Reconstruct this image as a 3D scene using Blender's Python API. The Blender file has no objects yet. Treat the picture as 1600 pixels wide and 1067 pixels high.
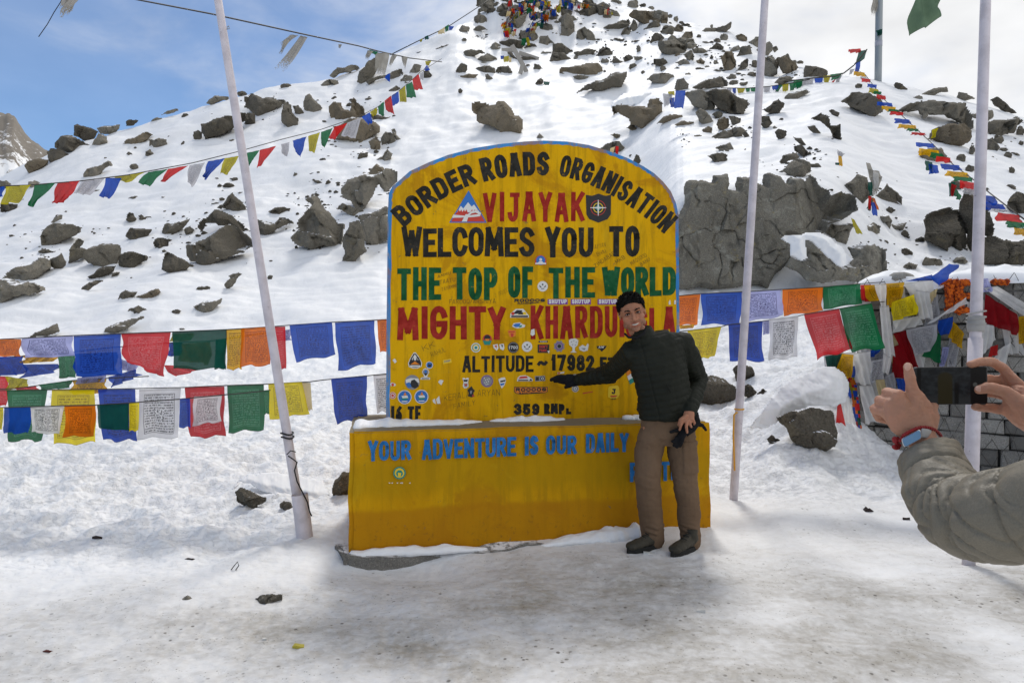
import bpy, bmesh, math, random
import numpy as np
from mathutils import Vector, Matrix

SC = bpy.context.scene
COL = SC.collection
R = math.radians

# ------------------------------------------------------------------ camera
CAM_H = 1.45
PITCH = 1.0
FPX = 1067.0                       # focal length in photograph pixels (24 mm on 36 mm)
cd = bpy.data.cameras.new("camera")
cam = bpy.data.objects.new("camera", cd)
COL.objects.link(cam)
cam.location = (0, 0, CAM_H)
cam.rotation_euler = (R(90 - PITCH), 0, 0)
cd.lens = 24.0
cd.sensor_width = 36.0
cd.sensor_fit = 'HORIZONTAL'
cd.clip_start = 0.05
cd.clip_end = 5000
SC.camera = cam

# ------------------------------------------------------------------ light
SUN_EL, SUN_AZ = 54.0, 5.0         # azimuth measured from +Y (away from camera) towards +X
w = bpy.data.worlds.new("World")
SC.world = w
w.use_nodes = True
nt = w.node_tree
nt.nodes.clear()
N = nt.nodes.new
L = nt.links.new
out = N('ShaderNodeOutputWorld')
sky = N('ShaderNodeTexSky')
sky.sky_type = 'NISHITA'
sky.sun_disc = False
sky.sun_elevation = R(SUN_EL)
sky.sun_rotation = R(SUN_AZ)
sky.altitude = 2500
sky.air_density = 1.0
sky.dust_density = 0.6
bg = N('ShaderNodeBackground')
bg.inputs['Strength'].default_value = 0.10
hs = N('ShaderNodeHueSaturation'); hs.inputs['Saturation'].default_value = 1.58; hs.inputs['Value'].default_value = 1.42
L(sky.outputs[0], hs.inputs['Color'])
# thin high cloud: wisps on the left, a bank of cumulus on the right
tc = N('ShaderNodeTexCoord')
sep = N('ShaderNodeSeparateXYZ'); L(tc.outputs['Generated'], sep.inputs[0])
mp = N('ShaderNodeMapping'); mp.inputs['Scale'].default_value = (2.2, 1.0, 4.2); L(tc.outputs['Generated'], mp.inputs[0])
nz = N('ShaderNodeTexNoise'); nz.inputs['Scale'].default_value = 1.9; nz.inputs['Detail'].default_value = 9; nz.inputs['Roughness'].default_value = 0.55
nz.inputs['Distortion'].default_value = 0.35
L(mp.outputs[0], nz.inputs['Vector'])
grad = N('ShaderNodeMapRange'); L(sep.outputs['X'], grad.inputs['Value'])
grad.inputs['From Min'].default_value = -0.50; grad.inputs['From Max'].default_value = 0.25
grad.inputs['To Min'].default_value = -0.27; grad.inputs['To Max'].default_value = 0.34
add = N('ShaderNodeMath'); add.operation = 'ADD'; L(nz.outputs['Fac'], add.inputs[0]); L(grad.outputs[0], add.inputs[1])
rmp = N('ShaderNodeMapRange'); rmp.interpolation_type = 'SMOOTHSTEP'; L(add.outputs[0], rmp.inputs['Value'])
rmp.inputs['From Min'].default_value = 0.30; rmp.inputs['From Max'].default_value = 0.84
rmp.inputs['To Min'].default_value = 0.25; rmp.inputs['To Max'].default_value = 0.97
nz2 = N('ShaderNodeTexNoise'); nz2.inputs['Scale'].default_value = 5; nz2.inputs['Detail'].default_value = 6
L(mp.outputs[0], nz2.inputs['Vector'])
ccol = N('ShaderNodeMapRange'); L(nz2.outputs['Fac'], ccol.inputs['Value'])
ccol.inputs['From Min'].default_value = 0.3; ccol.inputs['From Max'].default_value = 0.7
ccol.inputs['To Min'].default_value = 11.2; ccol.inputs['To Max'].default_value = 13.2
comb = N('ShaderNodeCombineColor'); 
for k in range(3): L(ccol.outputs[0], comb.inputs[k])
mixc = N('ShaderNodeMix'); mixc.data_type = 'RGBA'
L(rmp.outputs[0], mixc.inputs['Factor']); L(hs.outputs[0], mixc.inputs[6]); L(comb.outputs[0], mixc.inputs[7])
L(mixc.outputs[2], bg.inputs['Color']); L(bg.outputs[0], out.inputs['Surface'])

sd = bpy.data.lights.new("sun", 'SUN')
sd.energy = 2.4
sd.angle = R(9.0)
sd.color = (1.0, 0.955, 0.89)
sun = bpy.data.objects.new("sun", sd); COL.objects.link(sun)
SUN_D = Vector((math.sin(R(SUN_AZ)) * math.cos(R(SUN_EL)), math.cos(R(SUN_AZ)) * math.cos(R(SUN_EL)), math.sin(R(SUN_EL))))
sun.rotation_euler = (-SUN_D).to_track_quat('-Z', 'Y').to_euler()
sun.location = SUN_D * 50

SC.view_settings.view_transform = 'Standard'
SC.view_settings.look = 'None'
SC.view_settings.exposure = -0.36
SC.view_settings.gamma = 1.0
SC.render.engine = 'CYCLES'

# ------------------------------------------------------------------ helpers
cp, sp = math.cos(R(PITCH)), math.sin(R(PITCH))
def ray(px, py):
    dx = (px - 800.0) / FPX; v = -(py - 533.5) / FPX
    return np.array([dx, cp + v * sp, -sp + v * cp])
def at(px, py, y):
    """world point seen at photo pixel (px,py) standing y metres ahead of the camera"""
    d = ray(px, py); t = y / d[1]
    return Vector((d[0] * t, y, CAM_H + d[2] * t))
def pix(p):
    """photo pixel of a world point"""
    x, y, z = p[0], p[1], p[2] - CAM_H
    f = y * cp - z * sp; u = y * sp + z * cp
    return 800 + FPX * x / f, 533.5 - FPX * u / f

def tag(o, label=None, cat=None, group=None, kind=None):
    if label: o['label'] = label
    if cat: o['category'] = cat
    if group: o['group'] = group
    if kind: o['kind'] = kind
    return o
def empty(name, loc=(0, 0, 0)):
    o = bpy.data.objects.new(name, None); COL.objects.link(o); o.location = loc
    o.empty_display_size = 0.1
    return o
def link_mesh(name, me, mats=None, parent=None):
    o = bpy.data.objects.new(name, me); COL.objects.link(o)
    if mats is not None:
        if not isinstance(mats, (list, tuple)): mats = [mats]
        for m in mats: me.materials.append(m)
    if parent is not None:
        o.parent = parent
        o.matrix_parent_inverse = Matrix.Translation(-Vector(parent.location))
    return o
def mesh_from(name, verts, faces, smooth=False, sharp=None):
    me = bpy.data.meshes.new(name)
    me.from_pydata([tuple(v) for v in verts], [], [tuple(f) for f in faces])
    me.update()
    if smooth:
        me.polygons.foreach_set('use_smooth', [True] * len(me.polygons))
        if sharp: me.set_sharp_from_angle(angle=R(sharp))
    return me

class MB:
    """collects shapes (with a material slot each) and links them as ONE mesh object"""
    def __init__(s): s.v = []; s.f = []; s.m = []; s.sm = []
    def add(s, vs, fs, mi=0, smooth=False):
        b = len(s.v); s.v += [tuple(v) for v in vs]
        for f in fs: s.f.append(tuple(b + i for i in f)); s.m.append(mi); s.sm.append(smooth)
    def box(s, c, ax, ay, az, mi=0):
        c = Vector(c); ax, ay, az = Vector(ax), Vector(ay), Vector(az)
        vs = [c + ax * i + ay * j + az * k for i in (-1, 1) for j in (-1, 1) for k in (-1, 1)]
        s.add(vs, [(0, 1, 3, 2), (4, 6, 7, 5), (0, 4, 5, 1), (2, 3, 7, 6), (0, 2, 6, 4), (1, 5, 7, 3)], mi)
    def tube(s, pts, rad, n=10, mi=0, caps=True, smooth=True, flat=None):
        pts = [Vector(p) for p in pts]
        if not isinstance(rad, (list, tuple)): rad = [rad] * len(pts)
        vs, fs = [], []
        up = None
        for i, p in enumerate(pts):
            t = (pts[min(i + 1, len(pts) - 1)] - pts[max(i - 1, 0)]).normalized()
            if up is None:
                up = Vector((0, 0, 1)) if abs(t.z) < 0.9 else Vector((0, 1, 0))
            a = (up - t * up.dot(t)).normalized(); b = t.cross(a); up = a
            r = rad[i]; ra, rb = (r if isinstance(r, tuple) else (r, r))
            for k in range(n):
                an = 2 * math.pi * k / n
                vs.append(p + a * (ra * math.cos(an)) + b * (rb * math.sin(an)))
        for i in range(len(pts) - 1):
            for k in range(n):
                fs.append((i * n + k, i * n + (k + 1) % n, (i + 1) * n + (k + 1) % n, (i + 1) * n + k))
        if caps:
            fs.append(tuple(range(n - 1, -1, -1))); fs.append(tuple((len(pts) - 1) * n + k for k in range(n)))
        s.add(vs, fs, mi, smooth)
    def ball(s, c, rx, ry=None, rz=None, M=None, seg=16, rings=10, mi=0):
        ry = ry or rx; rz = rz or rx; c = Vector(c)
        vs, fs = [], []
        for i in range(rings + 1):
            th = math.pi * i / rings
            for k in range(seg):
                ph = 2 * math.pi * k / seg
                q = Vector((rx * math.sin(th) * math.cos(ph), ry * math.sin(th) * math.sin(ph), rz * math.cos(th)))
                if M is not None: q = M @ q
                vs.append(c + q)
        for i in range(rings):
            for k in range(seg):
                fs.append((i * seg + k, (i + 1) * seg + k, (i + 1) * seg + (k + 1) % seg, i * seg + (k + 1) % seg))
        s.add(vs, fs, mi, True)
    def mesh(s, name):
        me = bpy.data.meshes.new(name); me.from_pydata(s.v, [], s.f); me.update()
        me.polygons.foreach_set('material_index', s.m); me.polygons.foreach_set('use_smooth', s.sm)
        return me
    def build(s, name, mats, parent=None):
        return link_mesh(name, s.mesh(name), mats, parent)

# ------------------------------------------------------------------ noise (numpy)
_rng = np.random.RandomState(7)
_P = np.tile(_rng.permutation(512), 2)
_G = _rng.uniform(0, 2 * np.pi, 512)
def perlin(x, y):
    x = np.asarray(x, float); y = np.asarray(y, float)
    xi = np.floor(x).astype(int); yi = np.floor(y).astype(int)
    xf = x - xi; yf = y - yi
    u = xf ** 3 * (xf * (xf * 6 - 15) + 10); v = yf ** 3 * (yf * (yf * 6 - 15) + 10)
    def g(i, j):
        a = _G[_P[(_P[i & 511] + j) & 511]]
        return np.cos(a), np.sin(a)
    def d(i, j, dx, dy):
        c, s_ = g(i, j); return c * dx + s_ * dy
    n00 = d(xi, yi, xf, yf); n10 = d(xi + 1, yi, xf - 1, yf)
    n01 = d(xi, yi + 1, xf, yf - 1); n11 = d(xi + 1, yi + 1, xf - 1, yf - 1)
    a = n00 + u * (n10 - n00); b = n01 + u * (n11 - n01)
    return (a + v * (b - a)) * 1.5
def fbm(x, y, o=4, g=0.5):
    r = 0; a = 1.0
    for i in range(o):
        r = r + a * perlin(x * 2 ** i + 17.3 * i, y * 2 ** i - 9.1 * i); a *= g
    return r
def sstep(a, b, x):
    t = np.clip((x - a) / (b - a), 0, 1); return t * t * (3 - 2 * t)

# ------------------------------------------------------------------ materials
def mat(name, col, rough=0.8, metal=0.0, spec=0.3):
    m = bpy.data.materials.new(name); m.use_nodes = True
    b = m.node_tree.nodes['Principled BSDF']
    b.inputs['Base Color'].default_value = (*col, 1); b.inputs['Roughness'].default_value = rough
    b.inputs['Metallic'].default_value = metal; b.inputs['Specular IOR Level'].default_value = spec
    return m
class NT:
    """short-hand for building node trees"""
    def __init__(s, m): s.m = m; s.nt = m.node_tree; s.b = s.nt.nodes['Principled BSDF']
    def n(s, t, **kw):
        q = s.nt.nodes.new(t)
        for k, v in kw.items(): setattr(q, k, v)
        return q
    def l(s, a, b): s.nt.links.new(a, b)
    def coord(s, which='Object', scale=None):
        t = s.n('ShaderNodeTexCoord'); o = t.outputs[which]
        if scale:
            m_ = s.n('ShaderNodeMapping'); m_.inputs['Scale'].default_value = scale; s.l(o, m_.inputs[0]); o = m_.outputs[0]
        return o
    def noise(s, vec, scale, detail=5, rough=0.55, dist=0.0):
        q = s.n('ShaderNodeTexNoise'); q.inputs['Scale'].default_value = scale; q.inputs['Detail'].default_value = detail
        q.inputs['Roughness'].default_value = rough; q.inputs['Distortion'].default_value = dist
        if vec is not None: s.l(vec, q.inputs['Vector'])
        return q.outputs['Fac']
    def rng(s, v, a, b, c=0.0, d=1.0, smooth=True):
        q = s.n('ShaderNodeMapRange'); q.interpolation_type = 'SMOOTHSTEP' if smooth else 'LINEAR'
        s.l(v, q.inputs['Value'])
        for k, x in zip(('From Min', 'From Max', 'To Min', 'To Max'), (a, b, c, d)): q.inputs[k].default_value = x
        return q.outputs[0]
    def math(s, op, a, b=None):
        q = s.n('ShaderNodeMath', operation=op)
        for i, x in enumerate((a, b)):
            if x is None: continue
            if isinstance(x, (int, float)): q.inputs[i].default_value = x
            else: s.l(x, q.inputs[i])
        return q.outputs[0]
    def mix(s, f, a, b):
        q = s.n('ShaderNodeMix', data_type='RGBA')
        for i, x in ((0, f), (6, a), (7, b)):
            if isinstance(x, (int, float)): q.inputs[i].default_value = x
            elif isinstance(x, tuple): q.inputs[i].default_value = (*x, 1)
            else: s.l(x, q.inputs[i])
        return q.outputs[2]
    def bump(s, h, dist=0.01, strength=1.0, target=None):
        q = s.n('ShaderNodeBump'); q.inputs['Distance'].default_value = dist; q.inputs['Strength'].default_value = strength
        s.l(h, q.inputs['Height'])
        if target is not None: s.l(target, q.inputs['Normal'])
        s.l(q.outputs[0], s.b.inputs['Normal']); return q.outputs[0]
    def base(s, c): s.l(c, s.b.inputs['Base Color'])

SNOW = (0.86, 0.87, 0.885)
def snow_material():
    m = mat('snow', SNOW, 0.55, spec=0.25); t = NT(m)
    at_ = t.n('ShaderNodeAttribute', attribute_name='dirt_shade')
    oc = t.coord('Object')
    n1 = t.noise(oc, 2.6, 8, 0.62); n2 = t.noise(oc, 26, 5, 0.6)
    streak = t.noise(t.coord('Object', (1.2, 4.0, 1)), 3.0, 7, 0.65, 0.6)
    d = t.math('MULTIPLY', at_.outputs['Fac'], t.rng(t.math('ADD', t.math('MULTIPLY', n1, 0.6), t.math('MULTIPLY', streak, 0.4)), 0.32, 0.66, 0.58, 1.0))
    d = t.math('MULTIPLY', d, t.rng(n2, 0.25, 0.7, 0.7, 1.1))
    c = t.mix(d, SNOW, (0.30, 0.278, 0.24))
    mott = t.noise(t.coord('Object', (1.0, 1.7, 1)), 6.5, 9, 0.72, 0.8)
    c = t.mix(t.math('MULTIPLY', t.rng(mott, .47, .60), t.math('MULTIPLY', at_.outputs['Fac'], .42)), c, (0.34, 0.31, 0.255))
    c = t.mix(t.math('MULTIPLY', t.rng(mott, .44, .36), t.math('MULTIPLY', at_.outputs['Fac'], .22)), c, (0.66, 0.67, 0.68))
    # grit: dark specks where the snow is trodden
    vo = t.n('ShaderNodeTexVoronoi'); vo.inputs['Scale'].default_value = 17; t.l(oc, vo.inputs['Vector'])
    speck = t.math('MULTIPLY', t.rng(vo.outputs['Distance'], 0.10, 0.20, 1, 0), t.rng(n1, 0.45, 0.62))
    speck = t.math('MULTIPLY', speck, t.rng(at_.outputs['Fac'], 0.05, 0.5, 0.0, 0.9))
    vo2 = t.n('ShaderNodeTexVoronoi'); vo2.inputs['Scale'].default_value = 52; t.l(oc, vo2.inputs['Vector'])
    sp2 = t.math('MULTIPLY', t.math('MULTIPLY', t.rng(vo2.outputs['Distance'], 0.12, 0.22, 1, 0), t.rng(mott, 0.46, 0.56)), t.rng(at_.outputs['Fac'], 0.1, 0.5, 0.0, 0.7))
    c = t.mix(t.math('MAXIMUM', speck, sp2), c, (0.11, 0.10, 0.085))
    t.base(c)
    fine = t.noise(oc, 60, 4, 0.6); mid = t.noise(oc, 9, 7, 0.62)
    strk = t.noise(t.coord('Object', (1.0, 1.9, 1)), 11, 6, 0.6, 0.8)
    crust = t.rng(strk, 0.53, 0.60)
    mid2 = t.noise(t.coord('Object', (1, 1.5, 1)), 17, 6, 0.66, 0.5)
    h = t.math('ADD', t.math('ADD', t.math('MULTIPLY', mid, 0.022), t.math('MULTIPLY', t.rng(mid2, .46, .72), 0.022)), t.math('MULTIPLY', fine, 0.006))
    h = t.math('ADD', h, t.math('MULTIPLY', crust, 0.005))
    rg = t.n('ShaderNodeAttribute', attribute_name='rough'); t.bump(t.math('MULTIPLY', h, rg.outputs['Fac']), 1.0, 0.65)
    t.l(t.rng(d, 0.1, 0.8, 0.55, 0.38), t.b.inputs['Roughness'])
    return m

def rock_material(name, ca, cb, snowy=0.72, scale=1.0):
    m = mat(name, ca, 0.9, spec=0.2); t = NT(m)
    oc = t.coord('Object')
    geo = t.n('ShaderNodeNewGeometry')
    pos = geo.outputs['Position']
    oi = t.n('ShaderNodeObjectInfo')
    big = t.noise(pos, 1.1 * scale, 6, 0.6, 0.4); med = t.noise(pos, 6 * scale, 8, 0.68); fine = t.noise(pos, 42 * scale, 4, 0.7)
    c = t.mix(t.rng(t.math('ADD', t.math('MULTIPLY', big, 0.6), t.math('MULTIPLY', oi.outputs['Random'], 0.4)), 0.3, 0.7), ca, cb)
    c = t.mix(t.rng(fine, 0.52, 0.72, 0, 0.65), c, tuple(min(1, x * 1.9) for x in cb))
    c = t.mix(t.rng(fine, 0.46, 0.30, 0, 0.7), c, tuple(x * 0.35 for x in ca))
    c = t.mix(t.rng(t.noise(pos, 2.4 * scale, 7, 0.7, 1.2), 0.56, 0.68, 0, 0.45), c, (0.20, 0.165, 0.095))
    # snow that has settled on upward facing ledges
    sx = t.n('ShaderNodeSeparateXYZ'); t.l(geo.outputs['Normal'], sx.inputs[0])
    nz_ = t.math('ADD', sx.outputs['Z'], t.math('MULTIPLY', t.math('SUBTRACT', med, 0.5), 0.30))
    nz_ = t.math('ADD', nz_, t.math('MULTIPLY', t.math('SUBTRACT', oi.outputs['Random'], 0.5), 0.16))
    sm = t.rng(nz_, snowy, snowy + 0.07)
    c = t.mix(sm, c, SNOW)
    t.base(c)
    h = t.math('ADD', t.math('MULTIPLY', med, 0.10), t.math('MULTIPLY', fine, 0.018))
    h = t.math('MULTIPLY', h, t.rng(sm, 0, 1, 1.0, 0.15))
    t.bump(h, 1.0 / scale, 1.0)
    return m

M_SNOW = snow_material()
M_ROCK = rock_material('granite', (0.135, 0.122, 0.096), (0.235, 0.215, 0.175), 0.90)
M_ROCK_DARK = rock_material('dark_granite', (0.080, 0.071, 0.055), (0.150, 0.134, 0.106), 0.92)
M_ROCK_BROWN = rock_material('brown_granite', (0.130, 0.105, 0.072), (0.215, 0.178, 0.126), 0.92)
M_CLIFF = rock_material('cliff_granite', (0.16, 0.150, 0.125), (0.30, 0.285, 0.24), 0.88, 1.6)
t = NT(M_CLIFF)      # lichen blooms and dark water streaks on the cliff
_b = t.b.inputs['Base Color'].links[0].from_socket; _p = t.n('ShaderNodeNewGeometry').outputs['Position']
_l = t.noise(_p, 2.3, 8, .72, .8); _st = t.noise(t.coord('Object', (2.2, 2.2, .5)), 1.6, 6, .65)
_b = t.mix(t.rng(_l, .55, .64, 0, .55), _b, (0.36, 0.36, 0.31)); _b = t.mix(t.rng(t.noise(_p, 3.4, 7, .7), .60, .66, 0, .5), _b, (0.30, 0.24, 0.10)); t.base(t.mix(t.rng(_st, .52, .64, 0, .6), _b, (0.065, 0.062, 0.053)))
# ------------------------------------------------------------------ terrain
# columns of the hill: bearing (photo column) -> list of (metres ahead, photo row) that the snow surface passes through
def _z(y, py):
    d = ray(800, py); return CAM_H + d[2] / d[1] * y
_cols = {
 -900: [(5, None), (12, 620), (20, 560), (28, 500), (36, 440)],
 -300: [(5, None), (12, 615), (18, 540), (25, 450), (32, 380), (38, 330)],
 0:    [(5, None), (9, 640), (12, 606), (15, 540), (20, 462), (28, 372), (36, 300), (40, 276)],
 60:   [(5, None), (9, 640), (12, 606), (15, 540), (20, 460), (28, 362), (36, 280), (40, 252)],
 130:  [(5, None), (9, 640), (12, 606), (15, 540), (20, 455), (28, 352), (36, 258), (41, 218)],
 215:  [(5, None), (9, 640), (12, 606), (15, 538), (20, 450), (28, 342), (37, 240), (43, 200)],
 330:  [(5, None), (9, 640), (12, 606), (15, 536), (20, 445), (28, 332), (37, 225), (44, 162)],
 450:  [(5, None), (9, 640), (12, 606), (15, 534), (20, 440), (28, 322), (38, 205), (46, 134)],
 560:  [(5, None), (9, 640), (12, 606), (15, 532), (20, 435), (28, 315), (38, 195), (48, 112)],
 680:  [(5, None), (9, 640), (12, 604), (15, 528), (20, 430), (28, 308), (38, 185), (50, 58)],
 760:  [(5, None), (9, 640), (12, 602), (15, 525), (20, 425), (28, 302), (38, 175), (50, 70), (54, 18)],
 790:  [(5, None), (9, 640), (12, 602), (15, 522), (20, 420), (28, 300), (38, 172), (50, 70), (58, -30)],
 900:  [(5, None), (9, 640), (12, 600), (15, 515), (20, 410), (28, 295), (36, 180), (48, 80), (60, -45)],
 990:  [(5, None), (9, 632), (11, 596), (13.5, 500), (18, 400), (26, 285), (36, 165), (48, 70), (58, 0)],
 1050: [(5, None), (8, 630), (10, 580), (13.2, 450), (14.2, 300), (20, 262), (28, 200), (38, 120), (52, 32)],
 1140: [(5, None), (6, 763), (6.8, 700), (7.6, 650), (8.4, 622), (10, 560), (13.2, 452), (14.2, 290), (20, 255), (28, 190), (38, 118), (50, 50)],
 1230: [(5, None), (5.9, 748), (6.5, 690), (7.0, 640), (7.5, 604), (8.2, 588), (10, 548), (13.2, 448), (14.4, 290), (20, 245), (28, 175), (38, 118), (44, 98)],
 1300: [(5, None), (5.9, 748), (6.5, 690), (7, 630), (7.5, 585), (8.2, 572), (10, 540), (13, 445), (14.6, 300), (20, 235), (28, 170), (38, 116)],
 1400: [(5, None), (6.2, 745), (7.2, 690), (9, 560), (13, 440), (16, 340), (20, 275), (28, 190), (34, 134)],
 1480: [(5, None), (6.2, 750), (7.5, 680), (9, 570), (13, 440), (16, 350), (20, 285), (28, 195), (33, 150)],
 1600: [(5, None), (6.2, 758), (7.5, 680), (9, 570), (13, 440), (16, 360), (20, 300), (28, 215), (32, 188)],
 1900: [(5, None), (7, 720), (9, 600), (13, 460), (20, 340), (30, 280)],
 2500: [(5, None), (7, 720), (9, 620), (13, 500), (20, 400), (30, 350)],
}
TU = np.linspace(-2.0, 2.0, 401)
TL = np.linspace(math.log(0.3), math.log(90.0), 460)
TY = np.exp(TL)
_ku = np.array([(k - 800) / FPX for k in sorted(_cols)])
_tab = []
RIDGE = []
for k in sorted(_cols):
    ys, zs = [0.3, 4.6], [0.0, 0.0]
    for y, py in _cols[k]:
        if py is None: continue
        ys.append(y); zs.append(_z(y, py))
    RIDGE.append(ys[-1])
    ys += [ys[-1] + 2.0, ys[-1] + 8, 95]; zs += [zs[-1] + 0.1, zs[-1] - 2.0, zs[-1] - 18]
    _tab.append(np.interp(TY, ys, zs))
_tab = np.array(_tab)
TAB = np.array([np.interp(TU, _ku, _tab[:, j]) for j in range(len(TY))]).T     # [u, y]
_k = np.array([1, 4, 6, 4, 1.0]); _k /= _k.sum()
_p = np.pad(TAB, ((0, 0), (2, 2)), 'edge'); TAB = sum(_k[i] * _p[:, i:i + TAB.shape[1]] for i in range(5))
_k2 = np.exp(-0.5 * (np.arange(-4, 5) / 1.8) ** 2); _k2 /= _k2.sum()
_p = np.pad(TAB, ((4, 4), (0, 0)), 'edge'); TAB = sum(_k2[i] * _p[i:i + TAB.shape[0], :] for i in range(9))

_us = np.linspace(-2, 2, 401); _rid = np.interp(_us, _ku, RIDGE)
_des = np.interp(_us, _ku, [_cols[k][-1][1] for k in sorted(_cols)])
for _it in range(4):
    for i_ in range(401):
        zz_ = TAB[i_] - CAM_H; f_ = TY * cp - zz_ * sp; v_ = TY * sp + zz_ * cp
        py_ = (533.5 - FPX * v_ / f_)
        j_ = int(np.argmin(py_)); err = py_[j_] - _des[i_]
        if err > 0.5:
            TAB[i_] += err / FPX * _rid[i_] * np.clip((TY - .72 * _rid[i_]) / (.26 * _rid[i_]), 0, 1)
def base_z(x, y):
    u = np.clip(x / np.maximum(y, 0.3), -2, 2); l = np.log(np.clip(y, 0.3, 89.9))
    fu = (u + 2) / 4 * 400; fl = (l - TL[0]) / (TL[-1] - TL[0]) * (len(TL) - 1)
    i = np.clip(np.floor(fu).astype(int), 0, 399); j = np.clip(np.floor(fl).astype(int), 0, len(TL) - 2)
    a = fu - i; b = fl - j
    return (TAB[i, j] * (1 - a) + TAB[i + 1, j] * a) * (1 - b) + (TAB[i, j + 1] * (1 - a) + TAB[i + 1, j + 1] * a) * b
def hill_w(x, y): return sstep(11, 17, y)
def ground_z(x, y):
    """snow surface with drifts, trodden lumps and wind ripples (without the finest detail)"""
    x = np.asarray(x, float); y = np.asarray(y, float)
    z = base_z(x, y); h = hill_w(x, y)
    z = z + h * (0.22 * fbm(x / 3.6, y / 3.6, 3) + 0.055 * fbm(x / 1.6 + 5, y / 0.5 + x * 0.12, 3))
    z = z + (1 - h) * 0.03 * fbm(x / 1.9 + 3, y / 1.9, 3) * sstep(1.2, 3.0, y)
    z = z - 0.085 * np.exp(-((x + 0.70) / 0.60) ** 2 - ((y - 4.22) / 0.30) ** 2)
    return z
def near_detail(x, y):
    h = hill_w(x, y)
    # trampled: left plain and the bank on the right; packed smooth in front of the sign
    left = sstep(-1.0, -1.9, x - 0.10 * (y - 5)) * sstep(3.6, 5.0, y)
    back = sstep(5.2, 6.0, y)
    bank = sstep(1.7, 2.3, x) * sstep(5.0, 6.0, y)
    tr = np.clip(np.maximum(np.maximum(left, back), bank), 0, 1) * (1 - 0.85 * h)
    n = fbm(x / 0.42, y / 0.42, 5, 0.55)
    ridged = 0.5 - np.abs(perlin(x / 0.26 + 31, y / 0.22 + 3)) * 1.3
    foot = np.minimum(0.0, 0.30 - np.abs(perlin(x / 0.55 + 9, y / 0.40 + 1)) - 0.22) 
    crumb = 0.5 - np.abs(perlin(x / 0.11 + 13, y / 0.10 + 7)) * 1.4
    n2 = fbm(x / 0.17 + 4, y / 0.15, 4, 0.6)
    lump = 0.022 * n + 0.022 * n2 + 0.024 * ridged * sstep(-0.1, 0.35, fbm(x / 1.3 + 50, y / 1.3, 2)) + 0.012 * crumb * sstep(0.0, 0.4, fbm(x / 0.9 + 20, y / 0.9, 2)) + 0.09 * foot
    lump = lump + 0.055 * bank * fbm(x / 0.8, y / 0.8, 4)
    pk = 0.010 * fbm(x / 0.35 + 70, y / 0.35, 4) + 0.004 * fbm(x / 0.07, y / 0.07, 2)
    near_detail.rough = np.clip(.10 + .60 * tr * (1 - h) + .22 * h, 0, 1)
    return tr * lump + (1 - tr) * (1 - h) * pk + h * 0.012 * fbm(x / 0.5, y / 0.35, 3)

ud = np.linspace(-0.86, 0.86, 820)
US = np.concatenate([[-2.0, -1.6, -1.3, -1.1, -0.98, -0.91], ud, [0.91, 0.98, 1.1, 1.3, 1.6, 2.0]])
YS = np.concatenate([[0.3, 0.7, 1.1, 1.5, 1.8], np.exp(np.linspace(math.log(2.1), math.log(62), 690)), [66, 72, 80, 89]])
UU, YY = np.meshgrid(US, YS)
XX = UU * YY
ZZ = ground_z(XX, YY) + near_detail(XX, YY)
ROUGH = near_detail.rough
nu, ny = len(US), len(YS)
def drop_under(x, y, z):
    return z
idx = np.arange(nu * ny).reshape(ny, nu)
quads = np.stack([idx[:-1, :-1], idx[:-1, 1:], idx[1:, 1:], idx[1:, :-1]], -1)
cy = 0.25 * (YY[:-1, :-1] + YY[1:, 1:] + YY[:-1, 1:] + YY[1:, :-1])
# dirt: trodden brown ice in front of the sign and along the path to the right, plus soft shade painted in at left
dirt_shade = np.exp(-(((XX - 0.55) / 2.0) ** 2 + ((YY - 3.5) / 1.05) ** 2)) * 1.0
dirt_shade = np.maximum(dirt_shade, 1.0 * sstep(-1.1, 0.4, XX) * sstep(5.0, 3.4, YY))
dirt_shade = np.maximum(dirt_shade, 0.9 * sstep(-3.8, -0.8, XX) * sstep(4.2, 3.2, YY))  # left foreground: soft shade painted into the snow colour with the trodden grime
dirt_shade = np.maximum(dirt_shade, 0.42 * np.exp(-(((XX - 2.6) / 1.4) ** 2 + ((YY - 5.0) / 0.9) ** 2)))
dirt_shade = np.maximum(dirt_shade, 0.62 * sstep(4.15, 3.7, YY + 0.10 * perlin(XX / 0.9, YY / 0.9)) * sstep(-6, -1, -np.abs(XX)))  # wavering far edge of the painted foreground shade and grime
dirt_shade = np.clip(dirt_shade * (0.8 + 0.5 * fbm(XX / 0.9 + 8, YY / 0.6, 4)), 0, 1)
dirt_shade = dirt_shade + 0.05 * sstep(0.25, 0.7, fbm(XX / 2.5 + 30, YY / 1.4, 4)) * sstep(14, 20, YY)
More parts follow.
